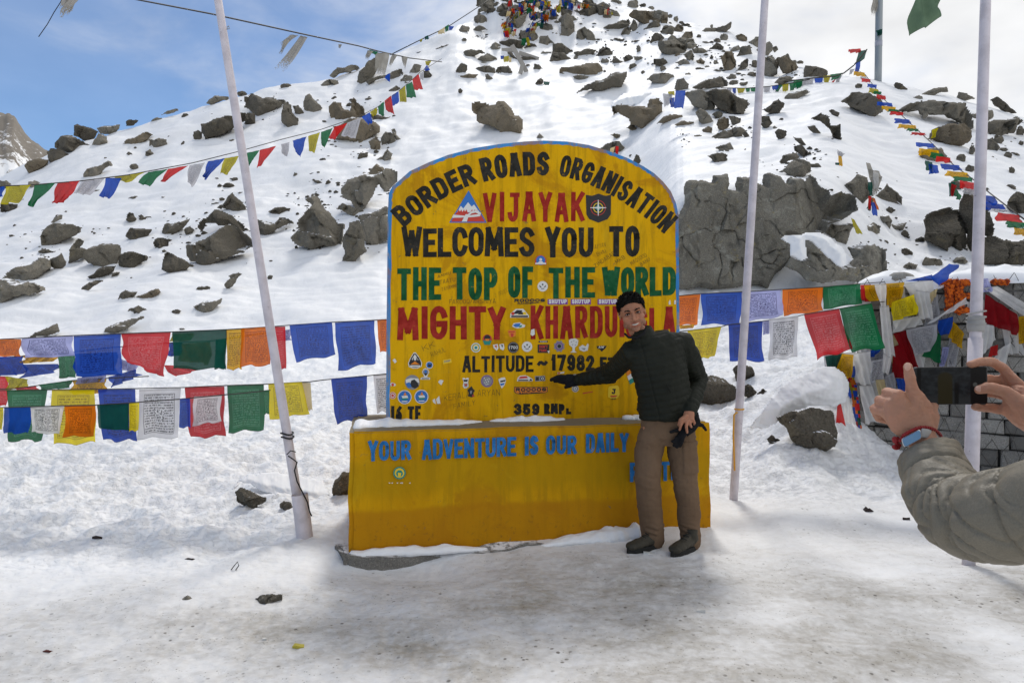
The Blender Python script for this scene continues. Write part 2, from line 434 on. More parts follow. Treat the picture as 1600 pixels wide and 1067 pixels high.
def terrain_part(name, q, extra=None):
    q = q.reshape(-1, 4)
    used = np.unique(q); rem = -np.ones(nu * ny, int); rem[used] = np.arange(len(used))
    co = np.stack([XX.ravel()[used], YY.ravel()[used], ZZ.ravel()[used]], -1)
    di = dirt_shade.ravel()[used]; ro = ROUGH.ravel()[used]
    q = rem[q]
    if extra is not None:
        b = len(co); co = np.vstack([co, extra]); di = np.concatenate([di, np.zeros(4)]); ro = np.concatenate([ro, np.zeros(4)]); q = np.vstack([q, [[b, b + 1, b + 2, b + 3]]])
    me = bpy.data.meshes.new(name)
    me.vertices.add(len(co)); me.vertices.foreach_set('co', co.ravel())
    me.loops.add(q.size); me.loops.foreach_set('vertex_index', q.ravel().astype(np.int32))
    me.polygons.add(len(q)); me.polygons.foreach_set('loop_start', np.arange(0, q.size, 4, dtype=np.int32))
    me.polygons.foreach_set('use_smooth', np.ones(len(q), bool))
    me.update(); me.validate()
    a = me.attributes.new('dirt_shade', 'FLOAT', 'POINT'); a.data.foreach_set('value', di); a = me.attributes.new('rough', 'FLOAT', 'POINT'); a.data.foreach_set('value', ro)
    return tag(link_mesh(name, me, M_SNOW), kind='structure')
FOOT = 12.5
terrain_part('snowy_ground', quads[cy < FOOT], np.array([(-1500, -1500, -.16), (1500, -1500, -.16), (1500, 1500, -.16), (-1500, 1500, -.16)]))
terrain_part('snowy_hill', quads[cy >= FOOT])

# far rocky peak on the left horizon
def far_peak():
    sil = [(-420, 330), (-300, 300), (-200, 240), (-120, 215), (-60, 190), (-20, 176), (0, 176), (14, 177), (26, 186), (38, 208), (60, 226), (95, 250), (140, 275), (220, 320), (330, 380)]
    D = 260.0
    n, m_ = 220, 70
    vs = []
    pxs = np.linspace(-420, 330, n)
    top = np.interp(pxs, [s[0] for s in sil], [s[1] for s in sil]) + 3.0 * fbm(pxs / 14, pxs * 0 + 2, 4)
    for j in range(m_):
        t = j / (m_ - 1)
        for i in range(n):
            py = top[i] + t * (560 - top[i])
            y = D * (1 - 0.5 * t) + 9 * float(0)
            vs.append(at(pxs[i], py, y))
    V = np.array([tuple(v) for v in vs]).reshape(m_, n, 3)
    rel = 6.0 * (0.6 - np.abs(fbm(V[:, :, 0] / 26, V[:, :, 2] / 40, 5))) 
    V[:, :, 1] -= rel * np.linspace(0.0, 1, m_)[:, None] ** 0.3
    V[:, :, 2] += 0.9 * fbm(V[:, :, 0] / 9, V[:, :, 2] / 9, 3) * np.linspace(0, 1, m_)[:, None] ** 0.3
    fs = [(j * n + i, (j + 1) * n + i, (j + 1) * n + i + 1, j * n + i + 1) for j in range(m_ - 1) for i in range(n - 1)]
    vv = V.reshape(-1, 3).tolist()
    # back side of the ridge so that it is a solid mountain
    b = len(vv)
    for i in range(n):
        p = vv[i]; vv.append((p[0] * 1.3, p[1] + 120, -5))
    fs += [(i, i + 1, b + i + 1, b + i) for i in range(n - 1)]
    me = mesh_from('far_mountain', vv, fs, True)
    m = mat('far_rock', (0.2, 0.19, 0.17), 0.95); t = NT(m)
    pos = t.n('ShaderNodeNewGeometry').outputs['Position']
    mp_ = t.n('ShaderNodeMapping'); mp_.inputs['Scale'].default_value = (1, 1, 0.55); mp_.inputs['Rotation'].default_value = (0, 0.6, 0); t.l(pos, mp_.inputs[0])
    n1 = t.noise(mp_.outputs[0], 0.09, 9, 0.68, 0.8); n2 = t.noise(mp_.outputs[0], 0.6, 6, 0.7)
    sx = t.n('ShaderNodeSeparateXYZ'); t.l(pos, sx.inputs[0])
    zz = t.rng(sx.outputs['Z'], 48, 82, 0.10, -0.10, False)
    f = t.rng(t.math('ADD', t.math('ADD', t.math('MULTIPLY', n1, 0.7), t.math('MULTIPLY', n2, 0.3)), zz), 0.47, 0.53)
    c = t.mix(n2, (0.15, 0.135, 0.115), (0.27, 0.24, 0.205))
    t.base(t.mix(f, c, SNOW))
    tag(link_mesh('far_mountain', me, m), kind='structure')
far_peak()

# depth of the snow surface behind a pixel, per column
_ysamp = np.exp(np.linspace(math.log(2.0), math.log(66), 420))
_colcache = {}
def column(px):
    k = int(round(px))
    if k not in _colcache:
        d = (k - 800) / FPX
        z = ground_z(d * _ysamp, _ysamp) - CAM_H
        f = _ysamp * cp - z * sp; u = _ysamp * sp + z * cp
        py = 533.5 - FPX * u / f
        run = np.minimum.accumulate(py)
        ir = int(np.argmin(py))
        _colcache[k] = (run, ir)
    return _colcache[k]
def depth_at(px, py):
    run, ir = column(px)
    i = int(np.searchsorted(-run, -py))
    return float(_ysamp[min(i, ir)])
# ------------------------------------------------------------------ rocks
# outlines measured on enlarged crops of the photograph: crop -> (x0, y0, pixels per photo pixel)
CROPS = {'1': (0, 130, 5.0), '2': (300, 60, 4.2105), '3': (0, 320, 4.8485), '4': (240, 270, 4.2105), '5': (650, 0, 4.8516),
         '6': (900, 0, 4.1028), '7': (1040, 170, 4.1026), '8': (1240, 80, 3.0472), 'P': (0, 0, 1.0)}
def crop_pts(c, pts):
    x0, y0, s = CROPS[c]
    return [(x0 + x / s, y0 + y / s) for x, y in pts]

def seg_dist(P, poly):
    """signed distance (inside positive) of points P[n,2] to a closed polygon"""
    poly = np.asarray(poly, float); d = np.full(len(P), 1e9); ins = np.zeros(len(P), bool)
    for a, b in zip(poly, np.roll(poly, -1, 0)):
        e = b - a; w_ = P - a
        t = np.clip((w_ @ e) / max(e @ e, 1e-9), 0, 1)
        d = np.minimum(d, np.hypot(*(w_ - t[:, None] * e).T))
        c = ((a[1] <= P[:, 1]) & (b[1] > P[:, 1])) | ((b[1] <= P[:, 1]) & (a[1] > P[:, 1]))
        with np.errstate(divide='ignore', invalid='ignore'):
            xi = a[0] + (P[:, 1] - a[1]) / (b[1] - a[1]) * (b[0] - a[0])
        ins ^= c & (P[:, 0] < xi)
    return np.where(ins, d, -d)

def roughen(poly, rs, it=2, amp=0.07):
    poly = [np.array(p, float) for p in poly]
    for k in range(it):
        q = []
        for a, b in zip(poly, poly[1:] + poly[:1]):
            e = b - a; n = np.array([-e[1], e[0]])
            q += [a, (a + b) / 2 + n * rs.uniform(-amp, amp)]
        poly = q
    return np.array(poly)

def make_rock(poly, seed, name='boulder', material=None, depth=None, lean=0.28, thick=0.20, tiltk=1.0, cells=None, step=None, vertical=False, back=0.55, sink=0.0):
    """a closed rock whose outline is the polygon: faceted front, swelling back, standing where the slope carries it"""
    rs = np.random.RandomState(seed)
    poly = np.array(poly, float)
    lo, hi = poly.min(0), poly.max(0); ext = hi - lo; size = max(ext)
    soft = cells == 1
    if soft: cells = 2
    if cells is None: cells = int(np.clip(size / 16, 3, 9))
    poly = roughen(poly, rs, 3 if size > 40 else 2 if size > 14 else 1, 0.10)
    lo, hi = poly.min(0) - 1, poly.max(0) + 1; ext = hi - lo
    st = step or float(np.clip(size / 40, 1.0, 1.9))
    nx, ny_ = int(ext[0] / st) + 2, int(ext[1] / st) + 2
    gx, gy = np.meshgrid(lo[0] + np.arange(nx) * st, lo[1] + np.arange(ny_) * st)
    P = np.stack([gx.ravel(), gy.ravel()], -1)
    sdv = seg_dist(P, poly)
    # pull the rim vertices onto the outline
    idx_ = np.arange(nx * ny_).reshape(ny_, nx)
    q = np.stack([idx_[:-1, :-1], idx_[1:, :-1], idx_[1:, 1:], idx_[:-1, 1:]], -1).reshape(-1, 4)
    keep = (sdv[q] > -0.55 * st).all(1)
    q = q[keep]
    if len(q) == 0: return None
    used = np.unique(q); rem = -np.ones(nx * ny_, int); rem[used] = np.arange(len(used)); q = rem[q]
    P = P[used]; sdv = np.maximum(sdv[used], 0)
    cxp, cyp = P.mean(0); pyb = P[:, 1].max()
    if depth is None:
        yb = depth_at(cxp, pyb - 1)
        yt = depth_at(cxp, P[:, 1].min() + 1)
    else:
        yb, yt = depth if isinstance(depth, tuple) else (depth, depth)
    m_px = yb / FPX                                   # metres per photo pixel here
    tt = np.clip((pyb - P[:, 1]) / max(pyb - P[:, 1].min(), 1e-6), 0, 1)
    rise = min(yt - yb, 1.2 * size * m_px + 0.2)
    base = yb + lean * rise * tt
    # faceted relief: lowest of several tilted planes, split by cracks into blocks
    S = size
    c = rs.uniform(lo, hi, (cells, 2)); ca = rs.uniform(0.6, 1.8, cells)
    wob = np.stack([fbm(P[:, 0] / (S * .25) + seed, P[:, 1] / (S * .25), 3), fbm(P[:, 0] / (S * .25) - seed, P[:, 1] / (S * .25) + 40, 3)], -1) * S * 0.05
    jr = R(rs.uniform(20, 75)) * (1 if rs.rand() < .7 else -1); cj, sj = math.cos(jr), math.sin(jr)
    ex = P[:, None, 0] + wob[:, None, 0] - c[None, :, 0]; ey = P[:, None, 1] + wob[:, None, 1] - c[None, :, 1]
    dd = np.maximum(np.abs(ex * cj + ey * sj), np.abs(-ex * sj + ey * cj) * ca[None, :]) + 0.35 * np.hypot(ex, ey)
    o = np.argsort(dd, 1); c0 = o[:, 0]
    d0 = np.take_along_axis(dd, o[:, :1], 1)[:, 0]; d1 = np.take_along_axis(dd, o[:, 1:2], 1)[:, 0]
    c1_ = o[:, 1]; prs = np.random.RandomState(seed + 999).uniform(0, 1, (cells, cells)); prs = (prs + prs.T) / 2
    crack = 1 - (1 - np.clip((d1 - d0) / (0.006 * S + 1.8), 0, 1)) * np.clip((prs[c0, c1_] - (0.36 if tiltk > .4 else .44)) * 4, 0, 1)
    tilt = rs.uniform(-1, 1, (cells, 2)) * 1.05 * tiltk; off = rs.uniform(-0.045, 0.045, cells) * S * min(1, 6 / cells)
    if soft: tilt *= 0; off *= 0; crack = crack * 0 + 1
    rel = off[c0] + ((P - c[c0]) * tilt[c0]).sum(1) * 0.5
    K = 7
    an = rs.uniform(0, 2 * np.pi, K); pl = np.full(len(P), 1e9)
    for k in range(K):
        pl = np.minimum(pl, S * rs.uniform(0.20, 0.40) - ((P[:, 0] - cxp) * np.cos(an[k]) + (P[:, 1] - cyp) * np.sin(an[k])) * rs.uniform(0.35, 0.9))
    edge = sdv * (.75 if soft else 1.9)
    h = np.minimum(np.minimum(pl, edge + 0.02 * S), S * thick) + rel * np.clip(sdv / (0.10 * S), 0, 1)
    h = h - (1 - crack) * (0.012 * S + 1.2) * np.clip(sdv / (0.05 * S), 0, 1)
    h = h + (0.030 if tiltk > .4 else .013) * min(S, 90) * fbm(P[:, 0] / (min(S, 110) * .16) + seed, P[:, 1] / (min(S, 110) * .16), 5, .58) * np.clip(sdv / (0.06 * S), 0, 1)
    h = h * m_px
    jit = 0.25 * st
    Px = P[:, 0] + rs.uniform(-jit, jit, len(P)) * (sdv > st); Py = P[:, 1] + rs.uniform(-jit, jit, len(P)) * (sdv > st)
    yf = base - h + sink
    dx = (Px - 800) / FPX; v = -(Py - 533.5) / FPX; dy = cp + v * sp; dz = -sp + v * cp
    # outline is met at the rock's own plane; the relief then moves straight towards / away from the viewer's side of the hill
    X = dx / dy * base; Z = CAM_H + dz / dy * base
    F = np.stack([X, yf, Z], -1)
    hb = (np.minimum(edge * 0.9, S * back) * m_px)
    B = np.stack([X, base + sink + hb, Z - 0.25 * hb], -1)
    n = len(P)
    e = {}
    for f in q:
        for a, b in zip(f, np.roll(f, -1)):
            e[(a, b)] = e.get((a, b), 0) + 1
    rim = [(a, b) for (a, b) in e if (b, a) not in e]
    V = np.vstack([F, B])
    faces = [tuple(f) for f in q] + [tuple(n + i for i in f[::-1]) for f in q] + [(b, a, n + a, n + b) for a, b in rim]
    org = np.array([X.mean(), float(base.mean()), Z.min()])
    me = mesh_from(name, V - org, faces, True, 180 if soft else 24)
    ob = link_mesh(name, me, material or M_ROCK)
    ob.location = org
    return ob

GREY, DARK, BROWN = M_ROCK, M_ROCK_DARK, M_ROCK_BROWN
# (crop, outline, material, label)
ROCKS = [
 ('1', [(430,470),(470,430),(560,410),(620,440),(712,490),(600,548),(520,540),(430,505)], DARK, "large dark rounded boulder on the left skyline, above the brown rounded rock"),
 ('1', [(572,410),(605,320),(680,345),(770,380),(700,450),(650,450)], DARK, "dark pointed boulder behind the large rounded one on the left skyline"),
 ('1', [(718,480),(770,392),(835,420),(840,465),(770,495)], GREY, "grey block leaning beside the pointed boulder on the left ridge"),
 ('1', [(752,355),(820,335),(940,325),(930,350),(850,400),(775,390)], GREY, "flat grey slab under snow on the left skyline, right of the pointed boulder"),
 ('1', [(365,540),(390,512),(450,515),(530,555),(540,580),(470,605),(390,620)], DARK, "dark boulder at the lower left end of the skyline boulder row"),
 ('1', [(195,650),(230,605),(300,590),(380,600),(340,650),(260,690),(220,705)], BROWN, "brown rounded rock at the very foot of the left skyline, beside the far mountain"),
 ('1', [(985,300),(1010,285),(1080,292),(1040,325),(985,335)], DARK, "small square dark rock alone on the left skyline"),
 ('1', [(1255,250),(1310,215),(1385,200),(1385,215),(1320,240)], GREY, "thin rock lying along the skyline left of the leaning pole"),
 ('1', [(1170,310),(1230,268),(1280,275),(1225,300)], GREY, "thin low rock just under the skyline left of the leaning pole"),
 ('1', [(652,715),(690,670),(840,605),(858,630),(780,710),(690,750),(655,745)], GREY, "long tilted rock lying above the white and red pennants"),
 ('1', [(932,515),(980,450),(1060,425),(1130,380),(1175,395),(1150,440),(1080,470),(1000,500)], BROWN, "long brownish rock in two pieces high on the left slope"),
 ('1', [(1160,440),(1210,445),(1240,430),(1300,440),(1305,475),(1280,520),(1215,510),(1165,490)], GREY, "flat ragged rock to the right of the two-piece brownish rock"),
 ('1', [(1135,565),(1170,512),(1200,550),(1170,585)], DARK, "small upright dark rock below the flat ragged rock"),
 ('1', [(0,760),(50,760),(95,795),(60,830),(0,830)], GREY, "rock cut by the left picture edge behind the first yellow pennant"),
 ('1', [(225,765),(270,760),(325,780),(290,820),(235,815)], GREY, "small block just above the dark green pennant at far left"),
 ('1', [(0,940),(140,950),(120,990),(60,1040),(20,1000),(0,1010)], DARK, "dark rock hanging below the first yellow pennant at far left"),
 ('2', [(88,425),(150,378),(235,380),(235,405),(130,440)], GREY, "smooth grey rock on the skyline touching the leaning pole's left side"),
 ('2', [(340,385),(400,360),(470,400),(610,405),(590,440),(520,490),(440,520),(370,465),(340,455)], DARK, "broad flat overhanging rock just right of the leaning pole near the skyline"),
 ('2', [(60,565),(160,530),(260,510),(345,485),(360,520),(300,575),(180,640),(90,670),(65,620)], DARK, "long slab crossing behind the leaning pole below the skyline"),
 ('2', [(360,490),(410,490),(415,560),(380,575),(340,560)], DARK, "narrow dark block under the broad overhanging rock"),
 ('2', [(600,440),(625,410),(655,440),(660,490),(700,530),(690,580),(640,598),(595,560)], DARK, "upright jagged spire of rock right of the broad overhanging rock"),
 ('2', [(660,445),(700,440),(738,490),(720,508),(680,500)], DARK, "small rock between the jagged spire and the leaning pillar stone"),
 ('2', [(745,380),(775,365),(800,400),(858,460),(800,500),(770,495),(735,465)], GREY, "pale leaning pillar stone standing in clear snow"),
 ('2', [(905,250),(960,200),(1060,175),(1100,185),(1080,205),(1000,225),(930,262)], GREY, "long skyline rock left of the shredded white cloth"),
 ('2', [(830,315),(900,270),(960,280),(965,315)], GREY, "wedge rock below the long skyline rock, left of the shredded cloth"),
 ('2', [(900,450),(930,420),(980,425),(1000,470),(1040,480),(1045,410),(1065,388),(1080,420),(1130,460),(1135,500),(1080,520),(1000,540),(920,550),(905,500)], BROWN, "two-horned brown outcrop just above the white square pennant"),
 ('2', [(930,580),(1050,520),(1130,530),(1240,580),(1235,620),(1170,650),(1100,700),(1000,705),(925,700),(950,650)], BROWN, "broad brown outcrop right behind the white square pennant"),
 ('2', [(1170,500),(1240,510),(1320,520),(1260,545),(1190,545)], DARK, "flat rock shard behind the red pennant above the brown outcrop"),
 ('2', [(1160,680),(1210,645),(1245,680),(1240,740),(1180,735)], BROWN, "square brown rock at the lower right of the pennant outcrop"),
 ('2', [(1245,650),(1270,615),(1330,630),(1345,690),(1320,720),(1250,715)], GREY, "grey split block right of the square brown rock"),
 ('2', [(1310,600),(1335,595),(1345,635),(1395,680),(1370,685),(1330,650)], GREY, "thin slanting rock on the right rim of the pennant outcrop"),
 ('2', [(1085,290),(1100,220),(1160,150),(1215,115),(1225,170),(1200,240),(1140,295)], GREY, "tall dark slab behind the shredded white cloth"),
 ('2', [(1145,290),(1210,255),(1300,235),(1380,200),(1385,240),(1320,270),(1240,265),(1165,310)], GREY, "low snow-topped rock at the foot of the shredded white cloth"),
 ('2', [(1430,220),(1460,170),(1510,180),(1500,215),(1450,245)], GREY, "square rock at the upper end of the pennant string"),
 ('2', [(1370,270),(1400,240),(1450,250),(1445,300),(1380,310)], GREY, "rounded rock behind the last green pennant"),
 ('2', [(1290,345),(1340,310),(1375,330),(1340,355)], GREY, "thin rock left of the upper yellow pennant"),
 ('2', [(1520,215),(1555,205),(1580,240),(1570,275),(1525,275)], DARK, "dark rock right of the highest red pennant"),
 ('2', [(1085,800),(1110,750),(1155,750),(1150,800)], DARK, "small pointed rock in snow above the sign's left shoulder"),
 ('2', [(1210,795),(1250,780),(1285,725),(1320,760),(1310,795),(1250,820)], GREY, "jagged small rock above the sign's left shoulder, nearest the top"),
 ('2', [(1150,890),(1215,825),(1290,880),(1270,925),(1200,935)], BROWN, "peaked rock crowning the outcrop left of the sign's shoulder"),
 ('3', [(310,310),(330,210),(360,165),(410,140),(520,145),(605,170),(600,205),(500,260),(400,310)], GREY, "pale grey sloping slab on the far left slope"),
 ('3', [(380,130),(420,90),(470,78),(465,110),(400,140)], GREY, "small finger of rock on top of the pale sloping slab"),
 ('3', [(15,555),(60,510),(200,445),(260,430),(330,395),(380,420),(385,480),(300,540),(180,575),(100,570)], GREY, "long pale grey rock ridge near the left edge"),
 ('3', [(-20,570),(60,555),(160,590),(250,590),(305,630),(220,690),(100,700),(20,745),(-20,740)], GREY, "pale grey rock mass cut by the left edge below the long ridge"),
 ('3', [(380,410),(420,400),(460,365),(500,430),(440,505),(385,470)], DARK, "dark notched rock at the right end of the long pale ridge"),
 ('3', [(510,450),(550,310),(590,250),(635,280),(600,320),(655,340),(650,400),(600,410)], GREY, "steep triangular rock left of the big round grey boulder"),
 ('3', [(655,390),(710,315),(830,292),(910,310),(915,360),(890,440),(800,480),(720,465),(665,440)], GREY, "big round grey boulder in the middle of the left slope"),
 ('3', [(890,390),(940,360),(1000,355),(1100,385),(1095,415),(1010,480),(940,475),(900,460)], DARK, "dark angular block touching the big round boulder's right side"),
 ('3', [(665,550),(740,490),(880,460),(860,500),(770,545),(700,560)], DARK, "shaded rock wedge underneath the big round boulder"),
 ('3', [(615,630),(700,580),(770,575),(690,630),(650,670),(620,665)], DARK, "low dark hooked rock below the big round boulder"),
 ('3', [(835,560),(850,520),(910,510),(900,525),(860,550)], DARK, "small crescent rock below the dark angular block"),
 ('3', [(955,90),(975,58),(1010,65),(1035,110),(1000,150),(970,130)], DARK, "knobbly rock on the left slope, upper of the pair above the wedge block"),
 ('3', [(1045,125),(1070,70),(1090,95),(1150,95),(1110,125)], DARK, "small winged rock right of the knobbly rock"),
 ('3', [(950,240),(985,175),(1060,180),(1155,185),(1100,250),(1050,280),(985,265)], DARK, "wedge block with a flat snowy top on the left slope"),
 ('3', [(1160,280),(1190,250),(1270,265),(1275,310),(1200,350),(1180,340)], DARK, "dark tooth of rock between the wedge block and the pole outcrop"),
 ('3', [(1225,490),(1255,355),(1350,400),(1465,460),(1390,495),(1290,520)], DARK, "black pyramid-shaped rock below left of the pole outcrop"),
 ('3', [(1215,220),(1250,145),(1350,130),(1440,105),(1400,160),(1350,200),(1250,245)], DARK, "long dark rock above the dark tooth, left of the pole outcrop"),
 ('3', [(895,725),(900,690),(950,645),(1040,660),(1010,700)], DARK, "low dark rock in the snow, left one of the pair above the blue flags"),
 ('3', [(1010,715),(1040,690),(1140,650),(1200,635),(1220,660),(1180,690),(1080,710)], BROWN, "long low brown rock, right one of the pair above the blue flags"),
 ('3', [(945,825),(980,785),(1050,762),(1110,795),(1090,825),(1020,835)], DARK, "split dark rock just above the long flat slab behind the flags"),
 ('3', [(750,985),(860,910),(960,875),(1080,840),(1095,855),(1020,905),(960,940),(880,975)], GREY, "long flat slab rising to the right just behind the blue flags"),
 ('3', [(210,1005),(330,945),(435,898),(450,960),(380,985)], GREY, "pointed flat rock just behind the flags at far left"),
 ('4', [(220,540),(215,480),(280,460),(350,430),(400,400),(440,370),(500,340),(560,360),(650,440),(650,480),(560,530),(450,570),(380,610),(320,615),(240,580)], DARK, "large cracked outcrop immediately left of the leaning pole"),
 ('4', [(285,350),(330,300),(390,260),(400,240),(480,265),(560,320),(640,390),(640,420),(560,370),(500,335),(430,350),(400,330),(340,330),(310,380)], DARK, "arched rock band above the large cracked outcrop by the pole"),
 ('4', [(410,230),(470,190),(520,130),(575,185),(600,215),(620,265),(560,265),(500,240)], DARK, "peaked rock topping the outcrop left of the leaning pole"),
 ('4', [(200,370),(240,350),(270,375),(215,415)], DARK, "small rock at the left end of the arched band"),
 ('4', [(670,300),(740,320),(800,330),(830,295),(880,300),(915,330),(800,380),(740,410),(675,400)], DARK, "smooth dark rock touching the leaning pole's right side"),
 ('4', [(750,255),(850,225),(900,235),(885,270),(850,295),(790,275)], DARK, "flat dark rock above the smooth one right of the pole"),
 ('4', [(900,430),(960,370),(940,330),(990,270),(1050,220),(990,180),(1060,145),(1090,165),(1140,250),(1180,290),(1210,330),(1250,330),(1240,430),(1230,500),(1120,480),(1050,510),(930,465)], GREY, "big triangular cracked outcrop between the leaning pole and the sign"),
 ('4', [(1240,450),(1290,330),(1350,310),(1390,400),(1400,520),(1330,580),(1260,595),(1235,590),(1260,530)], GREY, "steep rock column at the right foot of the triangular outcrop"),
 ('4', [(1230,120),(1280,45),(1350,30),(1380,0),(1470,10),(1530,-30),(1600,-10),(1600,60),(1530,130),(1480,70),(1450,130),(1400,210),(1370,260),(1320,230),(1300,185),(1240,160)], GREY, "ragged outcrop reaching up to the sign's left shoulder"),
 ('4', [(1200,235),(1240,200),(1300,220),(1380,250),(1340,300),(1270,270)], GREY, "narrow rock between the triangular and the ragged outcrop"),
 ('4', [(1340,290),(1440,260),(1540,220),(1560,300),(1560,440),(1480,480),(1400,470),(1380,390)], GREY, "snow-flecked rock face running behind the sign's left edge"),
 ('4', [(465,740),(510,690),(490,680),(555,655),(578,665),(540,720),(490,770)], GREY, "slender slanting rock left of the pole in the lower slope"),
 ('4', [(260,880),(330,845),(450,825),(440,860),(380,910),(330,920),(285,905)], GREY, "almond-shaped flat rock in the snow left of the leaning pole"),
 ('5', [(418,790),(440,768),(480,770),(550,790),(600,800),(620,765),(675,775),(720,820),(750,880),(790,885),(810,910),(795,1030),(740,1020),(640,1010),(600,970),(500,940),(460,920),(460,880)], BROWN, "isolated cracked outcrop in smooth snow above the sign's top"),
 ('5', [(320,680),(335,665),(355,685),(350,725),(335,740)], DARK, "small upright stone alone in smooth snow near the pennants' upper end"),
 ('5', [(900,1060),(935,1005),(972,1050),(965,1067)], GREY, "small peaked stone just above the top of the sign"),
 ('5', [(292,565),(310,520),(345,480),(390,495),(380,545)], DARK, "upright leaning block left of the dark twin rocks below the summit"),
 ('5', [(425,530),(480,510),(560,500),(600,520),(600,555),(540,560),(450,550)], DARK, "left one of the dark twin rocks below the summit"),
 ('5', [(595,560),(620,510),(700,500),(735,550),(690,565)], DARK, "right one of the dark twin rocks below the summit"),
 ('5', [(320,575),(400,560),(475,565),(440,598),(340,595)], BROWN, "flat brown slab below the upright leaning block"),
 ('5', [(525,565),(545,560),(598,605),(560,615),(530,610)], DARK, "small dark wedge under the twin rocks"),
 ('5', [(885,540),(895,485),(930,490),(965,520),(930,545)], DARK, "small pointed rock right of the fallen grey planks"),
 ('5', [(898,650),(920,610),(950,590),(970,610),(960,650)], DARK, "slanting stone with a green rag beside it"),
 ('5', [(360,395),(420,375),(500,380),(525,400),(450,420),(385,445)], GREY, "flat-topped grey rock on the left shoulder of the summit"),
 ('5', [(435,460),(490,430),(540,405),(610,440),(620,470),(540,475)], GREY, "peaked rock below the flat-topped one on the summit's left shoulder"),
 ('5', [(520,385),(600,320),(640,340),(650,390)], GREY, "triangular rock left of the grey planks"),
 ('5', [(630,320),(700,300),(800,310),(830,340),(780,375),(700,370),(650,350)], DARK, "broad dark rock above the grey planks"),
 ('5', [(800,385),(850,330),(900,335),(918,355)], DARK, "black wedge rock right above the grey planks"),
 ('5', [(680,400),(720,395),(760,440),(900,440),(925,465),(840,475),(790,470)], DARK, "dark rock under the grey planks"),
 ('5', [(315,230),(350,192),(410,205),(400,235),(330,262)], GREY, "round rock near the summit's left skyline"),
 ('5', [(400,270),(430,225),(480,195),(545,230),(450,240)], GREY, "low domed rock right of the round one near the summit's left skyline"),
 ('5', [(690,180),(760,150),(800,120),(840,100),(830,160),(760,225)], GREY, "long tilted rock in the middle of the summit flags"),
 ('5', [(630,220),(660,170),(690,200),(650,225)], GREY, "small rock at the left end of the summit flags"),
 ('5', [(780,290),(790,230),(880,215),(930,280),(900,330),(830,330)], GREY, "rock wrapped by the lowest summit flags"),
 ('5', [(935,225),(980,170),(1030,190),(1050,240),(960,250)], GREY, "square grey rock right of the summit flags"),
 ('5', [(1100,210),(1110,130),(1140,105),(1185,130),(1200,290),(1150,300),(1090,270)], GREY, "tall standing rock on the upper slope below the summit"),
 ('5', [(1085,50),(1130,45),(1185,90),(1180,125),(1100,130)], GREY, "block on top of the tall standing rock"),
 ('5', [(1030,130),(1060,95),(1085,120),(1060,145)], GREY, "small block left of the tall standing rock"),
 ('5', [(1215,280),(1220,240),(1280,205),(1340,250),(1385,330),(1300,320)], GREY, "big triangular grey rock in the middle of the upper slope"),
 ('5', [(930,330),(940,275),(1000,270),(1050,330),(960,350)], GREY, "squat grey rock below the square one beside the summit flags"),
 ('5', [(1030,400),(1035,340),(1110,330),(1190,380),(1180,430),(1100,400)], DARK, "dark square block below the tall standing rock"),
 ('5', [(1012,475),(1040,395),(1120,400),(1185,450),(1080,470)], DARK, "dark wedge leaning under the square block"),
 ('5', [(1085,540),(1100,510),(1250,500),(1310,480),(1380,480),(1455,570),(1300,575),(1130,565)], BROWN, "long domed brown rock in the upper slope's centre"),
 ('5', [(1190,580),(1240,570),(1330,590),(1320,610),(1230,605)], GREY, "low flat rock under the long domed brown rock"),
 ('5', [(1215,710),(1300,640),(1430,600),(1504,550),(1600,545),(1560,660),(1440,680),(1330,675)], DARK, "long dark boulder rising to the right above the snow apron"),
 ('5', [(1360,430),(1390,370),(1440,350),(1490,400),(1500,440),(1420,440)], DARK, "dark rock right of the triangular grey rock"),
 ('5', [(1190,400),(1300,370),(1370,380),(1320,420),(1220,430)], GREY, "flat wide rock below the triangular grey rock"),
 ('5', [(910,425),(960,390),(1030,395),(1020,420)], GREY, "snow-covered low rock right of the planks"),
 ('6', [(155,190),(260,150),(340,120),(350,150),(280,195),(200,205)], GREY, "long snow-backed rock high on the slope right of the summit flags"),
 ('6', [(335,100),(370,65),(450,70),(500,120),(510,165),(430,150)], BROWN, "big brown boulder on the right summit ridge"),
 ('6', [(340,180),(370,120),(395,160),(380,210)], GREY, "narrow rock leaning under the big brown summit boulder"),
 ('6', [(290,215),(330,165),(355,185),(345,230),(300,232)], GREY, "small block below the long snow-backed rock"),
 ('6', [(440,75),(520,70),(525,110),(480,110)], BROWN, "brown cap stone on the right summit ridge"),
 ('6', [(490,125),(520,120),(545,155),(510,165)], BROWN, "small brown stone under the cap stone on the ridge"),
 ('6', [(540,160),(560,95),(590,100),(580,165)], BROWN, "upright brown stone on the right summit ridge"),
 ('6', [(315,50),(350,12),(395,20),(400,45),(330,65)], GREY, "grey stone at the summit's right edge"),
 ('6', [(175,120),(200,80),(235,90),(220,120)], GREY, "small triangular stone in snow right of the summit flags"),
 ('6', [(525,290),(530,265),(690,262),(712,280),(705,330),(640,360),(600,355),(545,335)], GREY, "big flat-topped boulder with a thick cap of snow"),
 ('6', [(680,230),(700,205),(745,200),(750,240),(715,262),(690,255)], BROWN, "brown round stone at the corner of the snow-capped boulder"),
 ('6', [(540,200),(600,165),(640,180),(600,215),(550,228)], GREY, "dark ridge stone above the snow-capped boulder"),
 ('6', [(620,190),(650,160),(690,175),(685,200),(640,215)], BROWN, "reddish stone on the ridge above the snow-capped boulder"),
 ('6', [(805,200),(830,180),(900,185),(890,210),(820,215)], GREY, "left half of the split rock on the right skyline"),
 ('6', [(880,180),(960,165),(980,150),(993,180),(960,215),(900,215)], DARK, "right half of the split rock on the right skyline"),
